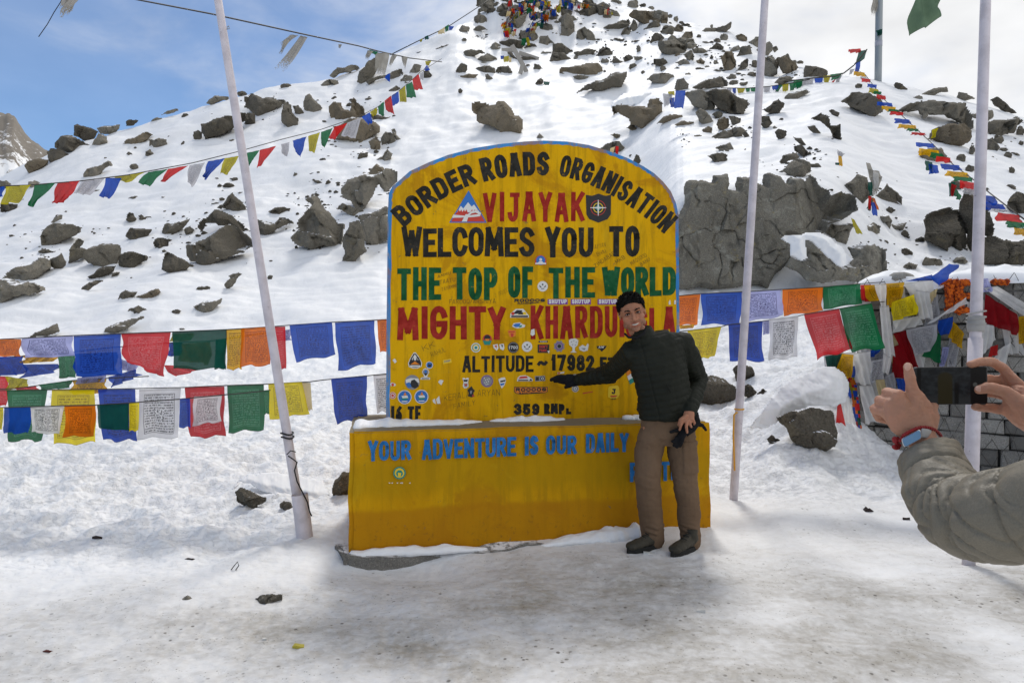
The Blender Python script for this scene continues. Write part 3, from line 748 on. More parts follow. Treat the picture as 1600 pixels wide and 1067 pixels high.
 ('6', [(1025,230),(1060,218),(1100,240),(1090,275),(1040,260)], BROWN, "brown stone left of the second pole on the right skyline"),
 ('6', [(1105,270),(1150,238),(1175,240),(1175,310),(1130,310)], GREY, "grey boulder cut by the second pole on the skyline"),
 ('6', [(1140,330),(1180,300),(1230,270),(1258,330),(1230,360),(1150,360)], GREY, "boulder behind the second pole below the skyline"),
 ('6', [(1210,370),(1260,355),(1300,420),(1290,480),(1240,505),(1200,460)], GREY, "tall grey boulder right beside the second pole"),
 ('6', [(1120,440),(1130,390),(1165,390),(1165,450)], GREY, "square block left beside the second pole"),
 ('6', [(1035,450),(1060,400),(1100,370),(1100,430),(1060,455)], GREY, "tilted block between the oval boulder and the second pole"),
 ('6', [(925,370),(960,330),(1000,330),(1030,400),(1025,450),(960,455),(940,420)], BROWN, "upright oval brown boulder on the right upper slope"),
 ('6', [(1030,360),(1060,300),(1110,300),(1135,345),(1120,362)], GREY, "square boulder above the tilted block near the second pole"),
 ('6', [(980,330),(1040,290),(1060,310),(1030,335)], GREY, "small slanted rock above the oval brown boulder"),
 ('6', [(865,310),(900,275),(945,300),(945,330),(890,325)], DARK, "dark cube-like rock left of the oval brown boulder"),
 ('6', [(740,310),(800,310),(850,325),(820,345),(760,345)], GREY, "flat rock right of the snow-capped boulder"),
 ('6', [(690,350),(740,320),(760,360),(740,400),(700,365)], GREY, "small block at the snow-capped boulder's lower right"),
 ('6', [(640,400),(690,378),(745,420),(700,425)], GREY, "tilted flat stone below the snow-capped boulder"),
 ('6', [(770,390),(800,370),(828,395),(820,420),(780,415)], BROWN, "round brown stone in the snow left of the oval boulder"),
 ('6', [(500,380),(560,370),(590,405),(550,440),(500,410)], DARK, "jagged rock at the snow-capped boulder's lower left"),
 ('6', [(610,375),(640,345),(685,350),(660,370)], BROWN, "stone wedged under the snow-capped boulder"),
 ('6', [(220,255),(250,245),(310,250),(300,275),(230,270)], DARK, "low dark rock in open snow left of the snow-capped boulder"),
 ('6', [(300,370),(340,350),(365,365),(360,400),(310,395)], DARK, "dark block in the row right of the dark wedge in mid slope"),
 ('6', [(365,360),(420,365),(450,385),(420,395),(375,385)], GREY, "low grey stone at the right end of the mid slope row"),
 ('6', [(230,400),(240,360),(330,405),(280,415)], DARK, "dark wedge in the middle of the upper slope"),
 ('6', [(450,510),(500,475),(560,470),(620,480),(640,510),(560,550),(500,530)], GREY, "rounded double rock above the cave boulder's snow cap"),
 ('6', [(1290,370),(1340,355),(1380,385),(1430,430),(1390,475),(1330,470),(1300,420)], BROWN, "big brown boulder low on the right skyline"),
 ('6', [(1255,310),(1285,295),(1297,320),(1275,340)], GREY, "small skyline block just right of the second pole"),
 ('6', [(1330,365),(1350,345),(1380,380),(1350,390)], GREY, "small pointed stone on top of the low brown skyline boulder"),
 ('6', [(1270,530),(1300,500),(1370,490),(1400,510),(1320,540)], GREY, "flat rock just above the summit pennants on the right"),
 ('6', [(960,500),(990,475),(1025,480),(1030,515),(1000,510)], GREY, "peaked stone left of the second pole above the pennants"),
 ('6', [(630,570),(650,510),(690,500),(725,540),(720,580),(650,585)], GREY, "upright rock draped over the blue flag between the big boulders"),
 ('6', [(740,560),(800,530),(940,490),(970,520),(968,575),(860,565)], DARK, "dark capstone on top of the right boulder pile"),
 ('6', [(695,600),(790,572),(830,590),(895,690),(860,720),(740,670)], GREY, "speckled pale boulder on the left of the right boulder pile"),
 ('6', [(830,590),(880,572),(960,575),(1100,640),(1120,665),(1080,740),(980,725),(900,680)], DARK, "huge dark tilted slab in the right boulder pile"),
 ('6', [(228,690),(290,670),(400,680),(460,690),(470,640),(530,625),(555,660),(550,720),(510,790),(430,830),(350,800),(340,760),(270,720),(240,735)], BROWN, "huge overhanging boulder with a hollow beneath, under a thick snow cap"),
 ('6', [(325,820),(355,785),(393,830),(380,845)], BROWN, "small stone under the overhanging boulder's hollow"),
 ('6', [(505,800),(560,750),(600,735),(680,740),(690,775),(620,785)], BROWN, "ragged rock right of the overhanging boulder"),
 ('6', [(625,800),(680,775),(750,780),(772,810),(700,812)], BROWN, "low brown rock below the ragged one right of the overhanging boulder"),
 ('6', [(765,720),(800,695),(840,720),(890,800),(850,805),(800,790)], GREY, "slanting block under the speckled pale boulder"),
 ('6', [(900,800),(910,765),(950,750),(985,765),(985,805),(950,835),(915,830)], BROWN, "ball-shaped brown stone under the huge dark slab"),
 ('6', [(870,735),(900,715),(940,740),(910,765)], GREY, "small stone wedged above the ball-shaped stone"),
 ('6', [(980,745),(1060,760),(1050,800),(1000,800)], DARK, "block right of the ball-shaped stone"),
 ('6', [(880,870),(940,840),(1040,810),(1090,840),(1050,880),(960,892)], DARK, "earthy brown rubble rock at the foot of the right boulder pile"),
 ('6', [(805,830),(845,810),(875,820),(870,860),(830,855)], BROWN, "small square stone left below the ball-shaped stone"),
 ('6', [(1065,860),(1085,840),(1115,875),(1085,885)], DARK, "small stone at the right foot of the boulder pile"),
 ('6', [(895,945),(940,930),(990,912),(1010,950),(1000,985),(950,990)], GREY, "upper stone of the pair left of the second pole above the cliff"),
 ('6', [(840,1000),(900,980),(970,990),(970,1030),(890,1045)], DARK, "lower stone of the pair left of the second pole above the cliff"),
 ('6', [(222,865),(245,855),(298,870),(265,897)], BROWN, "small stone below the overhanging boulder, above the red rag"),
 ('6', [(140,965),(200,920),(270,910),(345,965),(300,995),(230,990)], GREY, "rock with a red rag just above the sign's right shoulder"),
 ('6', [(365,1040),(385,990),(405,1000),(425,1050),(390,1060)], DARK, "small twin stone next to the sign's right shoulder"),
 ('6', [(1195,700),(1240,680),(1300,635),(1330,690),(1300,735),(1240,725)], DARK, "pointed boulder right of the second pole, left of the blue flag"),
 ('6', [(1185,800),(1190,740),(1240,745),(1260,790),(1220,830)], DARK, "dark block just right of the second pole"),
 ('6', [(1275,850),(1300,825),(1355,840),(1350,870),(1300,900)], DARK, "cubic dark stone in snow right of the second pole"),
 ('6', [(1340,630),(1360,600),(1477,575),(1500,590),(1420,640)], GREY, "flat grey rock just under the pennants right of the second pole"),
 ('7', [(1130,500),(1200,450),(1230,420),(1290,440),(1310,500),(1310,570),(1260,610),(1220,590),(1150,510)], GREY, "rounded boulder left of the ragged white cloth on the cliff"),
 ('7', [(1030,790),(1060,740),(1140,740),(1210,740),(1180,800),(1160,870),(1100,860)], GREY, "cracked block under the yellow rag on the cliff's right"),
 ('7', [(1265,800),(1280,760),(1330,725),(1380,750),(1370,800),(1300,808)], GREY, "round stone right of the yellow rag"),
 ('7', [(1375,690),(1420,680),(1455,720),(1440,770),(1390,760)], GREY, "square stone below the coloured rags on the cliff's right"),
 ('7', [(1400,780),(1450,740),(1550,730),(1520,780),(1440,790)], GREY, "flat stone at the right end of the cliff rubble"),
 ('7', [(735,400),(770,380),(790,350),(850,320),(920,340),(935,400),(880,440),(800,430)], GREY, "snow-topped boulder sitting on the cliff's upper edge"),
 ('7', [(735,340),(750,300),(800,290),(840,280),(860,310),(800,330),(750,360)], DARK, "flat rock behind the snow-topped cliff-edge boulder"),
 ('7', [(830,240),(870,230),(930,290),(920,320),(870,300),(830,270)], DARK, "slanting rock above the cliff-edge boulder"),
 ('7', [(820,180),(870,190),(910,240),(870,230),(830,200)], DARK, "thin dark rock at the top of the cliff-edge pile"),
 ('7', [(920,350),(980,350),(1005,385),(940,380)], DARK, "low rock right of the cliff-edge boulder"),
 ('7', [(910,115),(950,105),(1000,160),(960,160)], DARK, "small slanting rock left of the long slanting rock in the right snowfield"),
 ('7', [(945,55),(1000,25),(1050,50),(1060,110),(1120,100),(1130,195),(1080,180),(1040,120),(1000,80)], DARK, "long slanting rock in the snowfield right of the second pole"),
 ('7', [(1055,10),(1075,0),(1115,30),(1105,55),(1070,45)], DARK, "small oval rock above the long slanting rock"),
 ('7', [(1390,520),(1420,480),(1460,520),(1520,570),(1515,615),(1450,600),(1400,590),(1340,570)], DARK, "dark rock right of the ragged white cloth on the cliff"),
 ('8', [(240,230),(280,195),(340,200),(400,240),(422,290),(380,320),(330,290),(270,260)], DARK, "dark rounded boulder left of the long diagonal flag string"),
 ('8', [(525,265),(600,240),(660,232),(740,245),(820,245),(850,300),(855,370),(790,330),(730,300),(640,300),(620,325),(600,280)], GREY, "long cracked ledge rock on the right skyline"),
 ('8', [(600,215),(640,190),(730,170),(738,195),(660,215)], GREY, "slab standing on the right skyline near the steel post"),
 ('8', [(555,220),(600,210),(620,235),(570,235)], GREY, "small skyline stone left of the slab"),
 ('8', [(765,235),(785,195),(870,225),(820,237)], GREY, "wedge on the right skyline left of the right pole"),
 ('8', [(660,410),(670,370),(740,345),(820,340),(845,380),(840,430),(790,452),(720,440)], BROWN, "hollow-fronted boulder on the right with a yellow rag"),
 ('8', [(850,300),(940,280),(955,310),(930,330),(850,340)], GREY, "rock just behind the right pole near the skyline"),
 ('8', [(940,230),(970,218),(1030,270),(1070,300),(1010,290),(960,250)], DARK, "thin leaning slab right of the right pole on the skyline"),
 ('8', [(925,340),(1000,330),(1060,310),(1095,330),(1050,390),(980,410),(930,390)], DARK, "broad dark boulder right of the right pole"),
 ('8', [(920,420),(950,410),(985,460),(960,488),(920,470)], GREY, "small grey boulder below the broad dark one right of the pole"),
 ('8', [(605,490),(640,465),(700,460),(750,510),(700,520),(640,520)], BROWN, "low brown rock under the diagonal flag string"),
 ('8', [(630,800),(650,770),(750,740),(800,760),(835,850),(830,960),(750,970),(690,930),(620,900)], DARK, "large dark boulder left of the right pole above the stone wall"),
 ('8', [(790,750),(810,670),(870,690),(950,860),(940,890),(890,860),(850,980),(830,860)], DARK, "steep dark rock behind the right pole above the wall"),
 ('8', [(900,890),(960,880),(1000,900),(1110,900),(1110,1030),(900,1020)], DARK, "dark rock mass above the wall at the right edge"),
 ('8', [(1020,720),(1060,670),(1110,680),(1110,780),(1040,760)], DARK, "dark rock cut by the right edge under the flag string"),
 ('8', [(610,1020),(630,980),(700,990),(718,1030)], GREY, "grey stone just above the wall top, left of the right pole"),
 ('8', [(520,1030),(550,1005),(590,1015),(580,1040)], GREY, "small grey stone above the wall top, left end"),
 ('8', [(755,1000),(800,970),(830,1000),(820,1030)], GREY, "pointed stone above the wall next to the right pole"),
 ('8', [(45,130),(55,70),(165,95),(160,130)], DARK, "square dark box-like rock on the ridge left of the steel post"),
]
# (crop, cx, cy, w, h, degrees) little stones whose parts of the slope look alike
STONES = {
 "small dark stones on the left slope": ("small dark stone poking out of the snow on the left slope", [
  ('1',1445,255,70,35,-15),('1',1055,510,25,30,0),('1',1008,555,50,35,0),('1',1318,428,35,40,0),('1',1428,470,30,45,30),('1',1048,655,75,50,-20),('1',1130,595,35,12,0),
  ('1',1350,565,40,15,0),('1',1045,900,90,35,-10),('1',1275,900,50,30,-15),('1',1015,810,25,25,0),('1',755,850,60,30,-15),('1',825,592,40,30,0),('2',330,365,70,40,0),('2',35,640,70,65,0),
  ('2',625,316,85,45,0),('2',265,675,45,20,0),('2',860,800,50,25,0),('2',680,900,30,40,0),('2',790,897,40,25,0),('2',830,945,90,25,25),('2',235,970,100,40,0),('2',275,930,65,35,0),
  ('2',162,927,45,20,0),('2',810,1040,60,40,0),('2',1095,855,40,25,0),('2',580,600,40,20,0),('2',1160,403,55,25,0),('3',1325,815,85,40,-20),('3',340,355,120,40,0),('3',497,53,22,14,0),
  ('3',527,127,25,14,0),('3',708,187,25,18,0),('3',683,225,20,14,0),('3',1003,312,25,14,0),('3',985,760,35,15,0),('3',1120,290,22,20,0),('3',1380,945,70,22,10),('4',575,135,45,20,0),
  ('4',770,582,30,16,0),('4',765,690,36,45,20),('4',145,918,75,40,-20),('4',325,762,90,42,-12),('4',540,555,35,16,0),('1',1160,675,25,12,0),('1',180,915,16,24,0),('1',510,1005,25,16,0),('1',460,1040,55,25,0),
  ('2',830,885,30,20,0),('2',465,540,22,20,0),('2',560,885,20,15,0),('2',1170,865,30,20,0),('3',245,385,16,10,0)]),
 "small stones below the summit": ("small stone among the rubble of the summit slope", [
  ('5',560,20,60,50,0),('5',500,75,80,30,-20),('5',472,120,30,60,20),('5',575,80,90,45,0),('5',620,40,60,50,0),('5',655,15,50,30,0),('5',670,95,40,40,0),('5',365,305,40,35,0),('5',385,348,40,12,0),
  ('5',210,360,130,20,-15),('5',215,423,50,16,0),('5',30,400,60,14,-10),('5',185,590,20,20,0),('5',1215,440,40,40,0),('5',1430,465,80,50,0),('5',1385,305,60,20,0),('5',1220,345,35,30,0),
  ('5',1290,100,100,22,0),('5',1375,95,50,40,-30),('5',1450,120,70,50,-20),('5',1215,90,40,30,0),('5',850,500,40,25,0),('5',480,480,110,16,0),('5',1065,180,60,50,0),('5',1040,150,30,30,0),('5',900,120,50,50,0),
  ('5',760,60,60,50,0),('5',700,30,60,40,0),('5',1020,90,60,40,0),('5',590,265,24,18,0),('5',1120,20,80,30,0),('5',960,20,70,40,0),
  ('6',160,262,45,14,0),('6',395,266,60,14,0),('6',400,315,30,50,0),('6',370,430,60,50,0),('6',790,235,30,30,0),('6',835,280,60,32,10),('6',895,400,32,30,0),('6',800,445,90,22,10),('6',640,125,40,45,0),
  ('6',605,105,35,25,0),('6',700,162,60,24,0),('6',540,78,34,24,0),('6',575,95,30,24,0),('6',680,150,44,24,15),('6',730,176,34,18,0),('6',1010,530,60,40,0),('6',1130,480,60,40,0),('6',1075,537,70,30,0),
  ('6',1075,487,45,25,0),('6',785,875,70,20,0),('6',355,1005,35,30,0),('6',870,170,24,24,0),('6',905,262,50,40,0),('6',950,240,60,50,0),('6',560,440,44,40,0),('6',250,430,40,20,0),('6',720,480,40,26,0),
  ('6',1400,400,40,30,0),('6',1440,400,50,24,0),('6',1225,300,40,50,0),('6',480,55,50,30,0),('6',430,35,50,24,0),('6',250,20,90,40,0),('6',130,80,40,34,0),('6',60,90,90,20,0),('6',8,75,20,30,0),
  ('6',660,170,44,30,0),('6',1320,770,34,24,0),('6',1275,820,30,18,0),('6',430,465,30,24,0),('6',650,440,40,16,10),('6',910,455,70,16,8),('6',840,430,40,18,0),('6',320,270,24,18,0),('6',280,315,20,12,0)]),
 "small stones on the right slope": ("small dark stone in the snow of the right slope", [
  ('7',740,165,75,70,0),('7',1445,655,42,42,0),('7',1070,200,24,18,0),('7',700,120,26,20,0),('7',512,262,16,12,0),('7',1270,855,24,18,0),('7',1410,860,50,40,20),('7',1540,810,60,45,0),('7',1540,915,70,40,0),
  ('8',975,425,60,50,0),('8',1080,380,40,60,0),('8',1085,440,28,30,0),('8',535,962,70,30,0),('8',605,900,50,30,0),('8',440,912,35,25,30),('8',530,870,35,45,30),('8',1020,500,42,40,30),('8',1060,495,50,20,20),
  ('8',1040,568,30,42,0),('8',1040,650,52,30,20),('8',800,510,45,50,35),('8',310,167,40,25,0),('8',510,175,80,40,25),('8',850,470,30,50,0),('8',920,660,30,20,0),('8',1000,470,50,24,0),('8',840,560,50,40,20),
  ('8',460,760,40,40,0),('8',780,640,80,50,0)]),
}
def ell(c, cx, cy, w_, h_, a, rs):
    pts = []
    k = rs.randint(6, 9)
    for i in range(k):
        t = 2 * math.pi * (i + rs.uniform(-.25, .25)) / k
        r = rs.uniform(0.82, 1.12)
        x, y = r * w_ / 2 * math.cos(t), r * h_ / 2 * math.sin(t)
        ca, sa = math.cos(R(a)), math.sin(R(a))
        pts.append((cx + x * ca - y * sa, cy + x * sa + y * ca))
    return crop_pts(c, pts)
for i, (c, poly, m_, lab) in enumerate(ROCKS):
    o = make_rock(crop_pts(c, poly), 11 + i, 'boulder', m_)
    if o: tag(o, lab, 'rock', 'boulders on the snowy hill')
_rs = np.random.RandomState(5)
_r2 = np.random.RandomState(33); CREST = []
for i in range(44):
    x = _r2.uniform(745, 1085); top = -28 if x < 985 else -28 + (x - 985) * .72
    if 800 < x < 870 and i % 2: continue
    CREST.append(('P', x, top + _r2.uniform(4, 62), _r2.uniform(12, 34), _r2.uniform(10, 24), _r2.uniform(-30, 30)))
STONES["rocks heaped along the summit crest"] = ("dark angular rock in the heap along the summit crest", CREST)
for gname, (lab, lst) in STONES.items():
    for i, e in enumerate(lst):
        o = make_rock(ell(*e, _rs), 400 + i, 'stone', (DARK, GREY, GREY)[i % 3] if 'summit' in gname else DARK, step=1.0)
        if o: tag(o, lab, 'stone', gname)

# the rock cliff right of the sign and the lower ledge beside it
cl = crop_pts('7', [(70,700),(120,590),(130,470),(160,460),(250,465),(290,480),(300,430),(390,420),(402,480),(390,520),(450,530),(455,440),(540,440),(600,490),(622,500),(625,425),(660,415),(730,440),(770,490),(780,450),(870,455),(890,470),(930,420),(970,450),(990,490),(1050,520),(1060,565),(1130,530),(1220,560),(1235,650),(1150,700),(1050,730),(1030,790),(900,800),(760,815),(800,900),(790,970),(745,1020),(690,1067),(650,1150),(70,1150)])
o = make_rock(cl, 901, 'cliff', M_CLIFF, depth=(13.0, 13.9), lean=1.0, thick=0.06, cells=64, step=1.25, back=0.3, tiltk=.30)
tag(o, "tall grey cracked rock cliff rising right of the sign", 'cliff')
cl2 = crop_pts('7', [(760,1010),(800,950),(880,960),(890,830),(940,830),(990,900),(1110,1010),(1180,1000),(1200,950),(1160,890),(1340,870),(1420,900),(1430,1040),(1300,1100),(900,1100)])
o = make_rock(cl2, 903, 'rock_ledge', M_CLIFF, depth=(12.4, 13.2), lean=1.0, thick=0.10, cells=18, step=1.5, tiltk=.5)
tag(o, "low grey rock ledge with a snow patch at the cliff's right foot", 'rock')

# rocks standing on the level ground
NEAR = [
 ([(1065,610),(1072,590),(1090,582),(1130,585),(1150,598),(1152,628),(1100,632),(1068,630)], 9.2, DARK, "wide low boulder behind the standing man, left of the second pole"),
 ([(1145,572),(1158,562),(1175,568),(1181,585),(1176,594),(1150,590)], 9.6, DARK, "upright dark stone right behind the second pole, above the snow bank"),
 ([(1160,600),(1170,594),(1183,606),(1180,622),(1163,613)], 9.3, DARK, "small dark stone just right of the second pole"),
 ([(1183,608),(1193,600),(1202,612),(1184,616)], 9.3, DARK, "tiny dark stone at the right end of the stones by the second pole"),
 ([(1216,645),(1240,634),(1262,630),(1300,634),(1306,660),(1304,690),(1290,697),(1262,693),(1238,682)], 7.1, DARK, "big olive-brown boulder with a thick snow cap beside the stone wall"),
 ([(1198,678),(1206,672),(1219,680),(1217,688),(1205,688)], 6.9, DARK, "small brown stone in the snow bank left of the big snow-capped boulder"),
 ([(367,760),(376,752),(398,760),(415,768),(416,774),(402,780),(402,790),(385,785),(370,775)], 6.0, DARK, "flat dark rock with a snow slab on top, left of the leaning pole's foot"),
 ([(437,778),(443,773),(455,776),(458,789),(440,795)], 5.8, DARK, "small dark rock directly behind the leaning pole's foot"),
 ([(520,772),(524,740),(536,728),(548,728),(548,765),(530,772)], 5.5, BROWN, "tan rock at the left edge of the yellow plinth"),
 ([(398,921),(408,915),(425,912),(441,914),(437,932),(425,936),(405,929)], 3.9, GREY, "grey stone in the snow left of the sign's footing"),
 ([(260,910),(272,903),(286,905),(283,914),(264,914)], 3.95, GREY, "half-buried stone in the left foreground, tip showing"),
 ([(281,922),(293,915),(308,924),(300,932),(285,930)], 3.85, GREY, "half-buried stone in the left foreground, beside the tip"),
]
for i, (poly, dep, m_, lab) in enumerate(NEAR):
    cxx = sum(p[0] for p in poly) / len(poly); dep = depth_at(cxx, max(p[1] for p in poly) - 2) - 0.03
    o = make_rock(poly, 700 + i, 'boulder' if i < 9 else 'stone', m_, depth=dep, lean=0, step=0.8 if i > 8 else 1.1, back=0.5, thick=.34); o.location.z -= .045 if i < 9 else .05
    tag(o, lab, 'rock', 'rocks on the level ground')

# loose rubble between the boulders: far too many to count
def rubble():
    rs = np.random.RandomState(21)
    areas = [('5', (380, 0, 1500, 320), 260, (2.0, 7)), ('6', (100, 40, 760, 480), 260, (2.0, 7)), ('6', (760, 180, 1470, 560), 240, (2.0, 8)), ('6', (640, 640, 1120, 900), 70, (1.5, 6)), ('7', (640, 180, 1000, 480), 60, (1.5, 6)), ('7', (1020, 440, 1540, 900), 130, (1.5, 8)),
             ('8', (480, 830, 1090, 1040), 110, (1.5, 8)), ('8', (840, 300, 1097, 620), 90, (1.5, 7)), ('4', (20, 120, 640, 600), 230, (1.8, 11)), ('4', (900, 60, 1540, 560), 300, (1.8, 11)), ('2', (880, 380, 1400, 760), 160, (1.8, 10)), ('5', (440, 0, 1000, 120), 160, (3, 12)), ('7', (720, 240, 1010, 460), 60, (2, 9)), ('2', (20, 360, 760, 700), 60, (1.5, 5)), ('3', (0, 100, 1100, 620), 150, (1.5, 9)), ('1', (180, 250, 1100, 700), 50, (1.2, 4))]
    base = bmesh.new(); bmesh.ops.create_icosphere(base, subdivisions=1, radius=1.0)
    bv = np.array([v.co[:] for v in base.verts]); bf = [[v.index for v in f.verts] for f in base.faces]; base.free()
    V, F = [], []
    for c, (x0, y0, x1, y1), cnt, (a, b) in areas:
        k = 0; ctr = rs.uniform((x0, y0), (x1, y1), (max(4, cnt // 9), 2))
        while k < cnt:
            q = ctr[rs.randint(len(ctr))] + rs.normal(0, 1, 2) * (50, 26)
            k += 1
            (px, py), = crop_pts(c, [q]); d = depth_at(px, py)
            if d > 62 or py < column(px)[0].min() + 3: continue
            s = a + (b - a) * rs.rand() ** 2.2
            p = np.array(at(px, py, d)); r_ = s * d / FPX * .5
            w_ = bv * rs.uniform(.65, 1.15, (len(bv), 1)) * rs.uniform(.6, 1.3, 3) * [1, 1, .75]
            an = rs.uniform(0, 6.28); ca, sa = math.cos(an), math.sin(an)
            w_ = np.stack([w_[:, 0] * ca - w_[:, 1] * sa, w_[:, 0] * sa + w_[:, 1] * ca, w_[:, 2]], -1)
            V.append(p + w_ * r_ + [0, 0, r_ * .15]); o = (len(V) - 1) * len(bv); F += [[i + o for i in f] for f in bf]
    me = bpy.data.meshes.new('rubble'); me.from_pydata(np.vstack(V).tolist(), [], F); me.update()
    tag(link_mesh('rubble', me, M_ROCK_DARK), "loose small rubble strewn between the boulders of the hill", 'rubble', kind='stuff')
rubble()
# ------------------------------------------------------------------ the welcome sign
SA = Vector((-1.062, 4.41, 0)); SB = Vector((1.437, 4.90, 0))
S_U = (SB - SA).normalized(); S_N = Vector((S_U.y, -S_U.x, 0))            # along the face / out of the face, to the viewer
BOARD_BACK = 0.38
S_BO = SA - S_N * BOARD_BACK
C0 = Vector((0, 0, CAM_H))
def on_plane(px, py, org, off=0.0, n=None):
    n = n or S_N; d = Vector(ray(px, py)); o = org + n * off
    return C0 + d * ((o - C0).dot(n) / d.dot(n))
def onboard(px, py, off=0.0):
    p = on_plane(px, py, S_BO); return p + S_N * off
def onbase(px, py, off=0.0):
    p = on_plane(px, py, SA); return p + S_N * off

def paint(name, ca, cb, extra=0):
    m = mat(name, ca, 0.8, spec=0.10); t = NT(m)
    pos = t.n('ShaderNodeNewGeometry').outputs['Position']
    mp_ = t.n('ShaderNodeMapping'); mp_.inputs['Scale'].default_value = (1, 1, 0.45); t.l(pos, mp_.inputs[0])
    n1 = t.noise(mp_.outputs[0], 3.2, 8, 0.62, 0.5); n2 = t.noise(pos, 30, 6, 0.7); n3 = t.noise(mp_.outputs[0], 1.1, 4, 0.5)
    c = t.mix(t.rng(t.math('ADD', t.math('MULTIPLY', n1, .6), t.math('MULTIPLY', n3, .4)), 0.38, 0.62), ca, cb)
    c = t.mix(t.rng(n2, 0.60, 0.74, 0, 0.55), c, tuple(x * 0.55 for x in ca))
    drip = t.noise(t.coord('Object', (9, 9, 0.9)), 2.0, 6, .65)
    c = t.mix(t.rng(drip, .47, .62, 0, .5), c, (0.36, 0.20, 0.006))
    blot = t.noise(pos, 2.1, 7, .68, .9)
    c = t.mix(t.rng(blot, .52, .62, 0, .6), c, (0.40, 0.175, 0.006)); c = t.mix(t.rng(blot, .45, .36, 0, .6), c, (0.62, 0.37, 0.012))
    chip = t.noise(pos, 19, 7, .78, .6)
    c = t.mix(t.rng(chip, .645, .665, 0, .85), c, (0.13, 0.10, 0.06))
    scr = t.noise(t.coord('Object', (1, 1, 1)), 95, 3, 0.7, 1.5)
    c = t.mix(t.math('MULTIPLY', t.rng(scr, 0.68, 0.74), t.rng(n1, 0.48, 0.62)), c, (0.05, 0.04, 0.02))
    if extra:
        # weathered bands: olive film on the plinth's middle, bare orange primer towards its foot
        sx = t.n('ShaderNodeSeparateXYZ'); t.l(pos, sx.inputs[0])
        zz = t.math('ADD', sx.outputs['Z'], t.math('MULTIPLY', t.math('SUBTRACT', n1, 0.5), 0.16))
        c = t.mix(t.math('MULTIPLY', t.rng(zz, 0.30, 0.42), t.rng(zz, 0.66, 0.54, 0, 0.55)), c, (0.40, 0.235, 0.004))
        c = t.mix(t.rng(zz, 0.285, 0.24, 0, 0.7), c, (0.44, 0.185, 0.006))
        c = t.mix(t.math('MULTIPLY', t.rng(n2, 0.55, 0.7), t.rng(zz, 0.30, 0.05, 0, 0.6)), c, (0.16, 0.08, 0.02))
        c = t.mix(t.rng(t.noise(pos, 7, 6, 0.75, 1.0), 0.66, 0.70, 0, 0.75), c, (0.15, 0.13, 0.09))
    t.base(c)
    t.bump(t.math('ADD', t.math('MULTIPLY', n2, 0.6), n1), 0.012, 0.35)
    return m
M_YEL = paint('yellow_paint', (0.74, 0.41, 0.004), (0.65, 0.335, 0.003))
M_YELB = paint('yellow_plinth_paint', (0.64, 0.335, 0.004), (0.53, 0.26, 0.003), 1)
def letter_paint(name, c):
    m = mat(name, c, 0.75, spec=0.12); t = NT(m)
    pos = t.n('ShaderNodeNewGeometry').outputs['Position']
    n1 = t.noise(pos, 14, 7, 0.7); n2 = t.noise(pos, 60, 4, 0.7)
    k = t.mix(t.rng(n1, 0.35, 0.7), c, tuple(min(1, x * 1.6 + 0.012) for x in c))
    k = t.mix(t.rng(t.math('ADD', t.math('MULTIPLY', n1, .45), t.math('MULTIPLY', n2, .55)), 0.60, 0.66, 0, 0.8), k, (0.50, 0.25, 0.01))
    t.base(k); return m
M_BLK = letter_paint('black_lettering', (0.018, 0.017, 0.014))
M_RED = letter_paint('red_lettering', (0.25, 0.016, 0.010))
M_GRN = letter_paint('green_lettering', (0.006, 0.072, 0.024))
M_BLU = letter_paint('blue_lettering', (0.016, 0.125, 0.33))
M_BORD = paint('blue_border_paint', (0.055, 0.27, 0.62), (0.04, 0.21, 0.52))
M_WHT = mat('white_vinyl', (0.70, 0.70, 0.68), 0.5)
M_INK = mat('black_vinyl', (0.022, 0.022, 0.025), 0.5)
M_PUR = mat('purple_vinyl', (0.20, 0.05, 0.32), 0.5)
M_SBL = mat('blue_vinyl', (0.03, 0.16, 0.50), 0.5)
M_SRD = mat('red_vinyl', (0.55, 0.05, 0.035), 0.5)
M_SGN = mat('teal_vinyl', (0.02, 0.25, 0.20), 0.5)
M_SGY = mat('grey_vinyl', (0.25, 0.25, 0.27), 0.5)
M_SOR = mat('orange_vinyl', (0.72, 0.22, 0.02), 0.5)
M_SYE = mat('pale_yellow_vinyl', (0.80, 0.55, 0.03), 0.5)
M_PEN = mat('pen_ink', (0.13, 0.075, 0.012), 0.7)

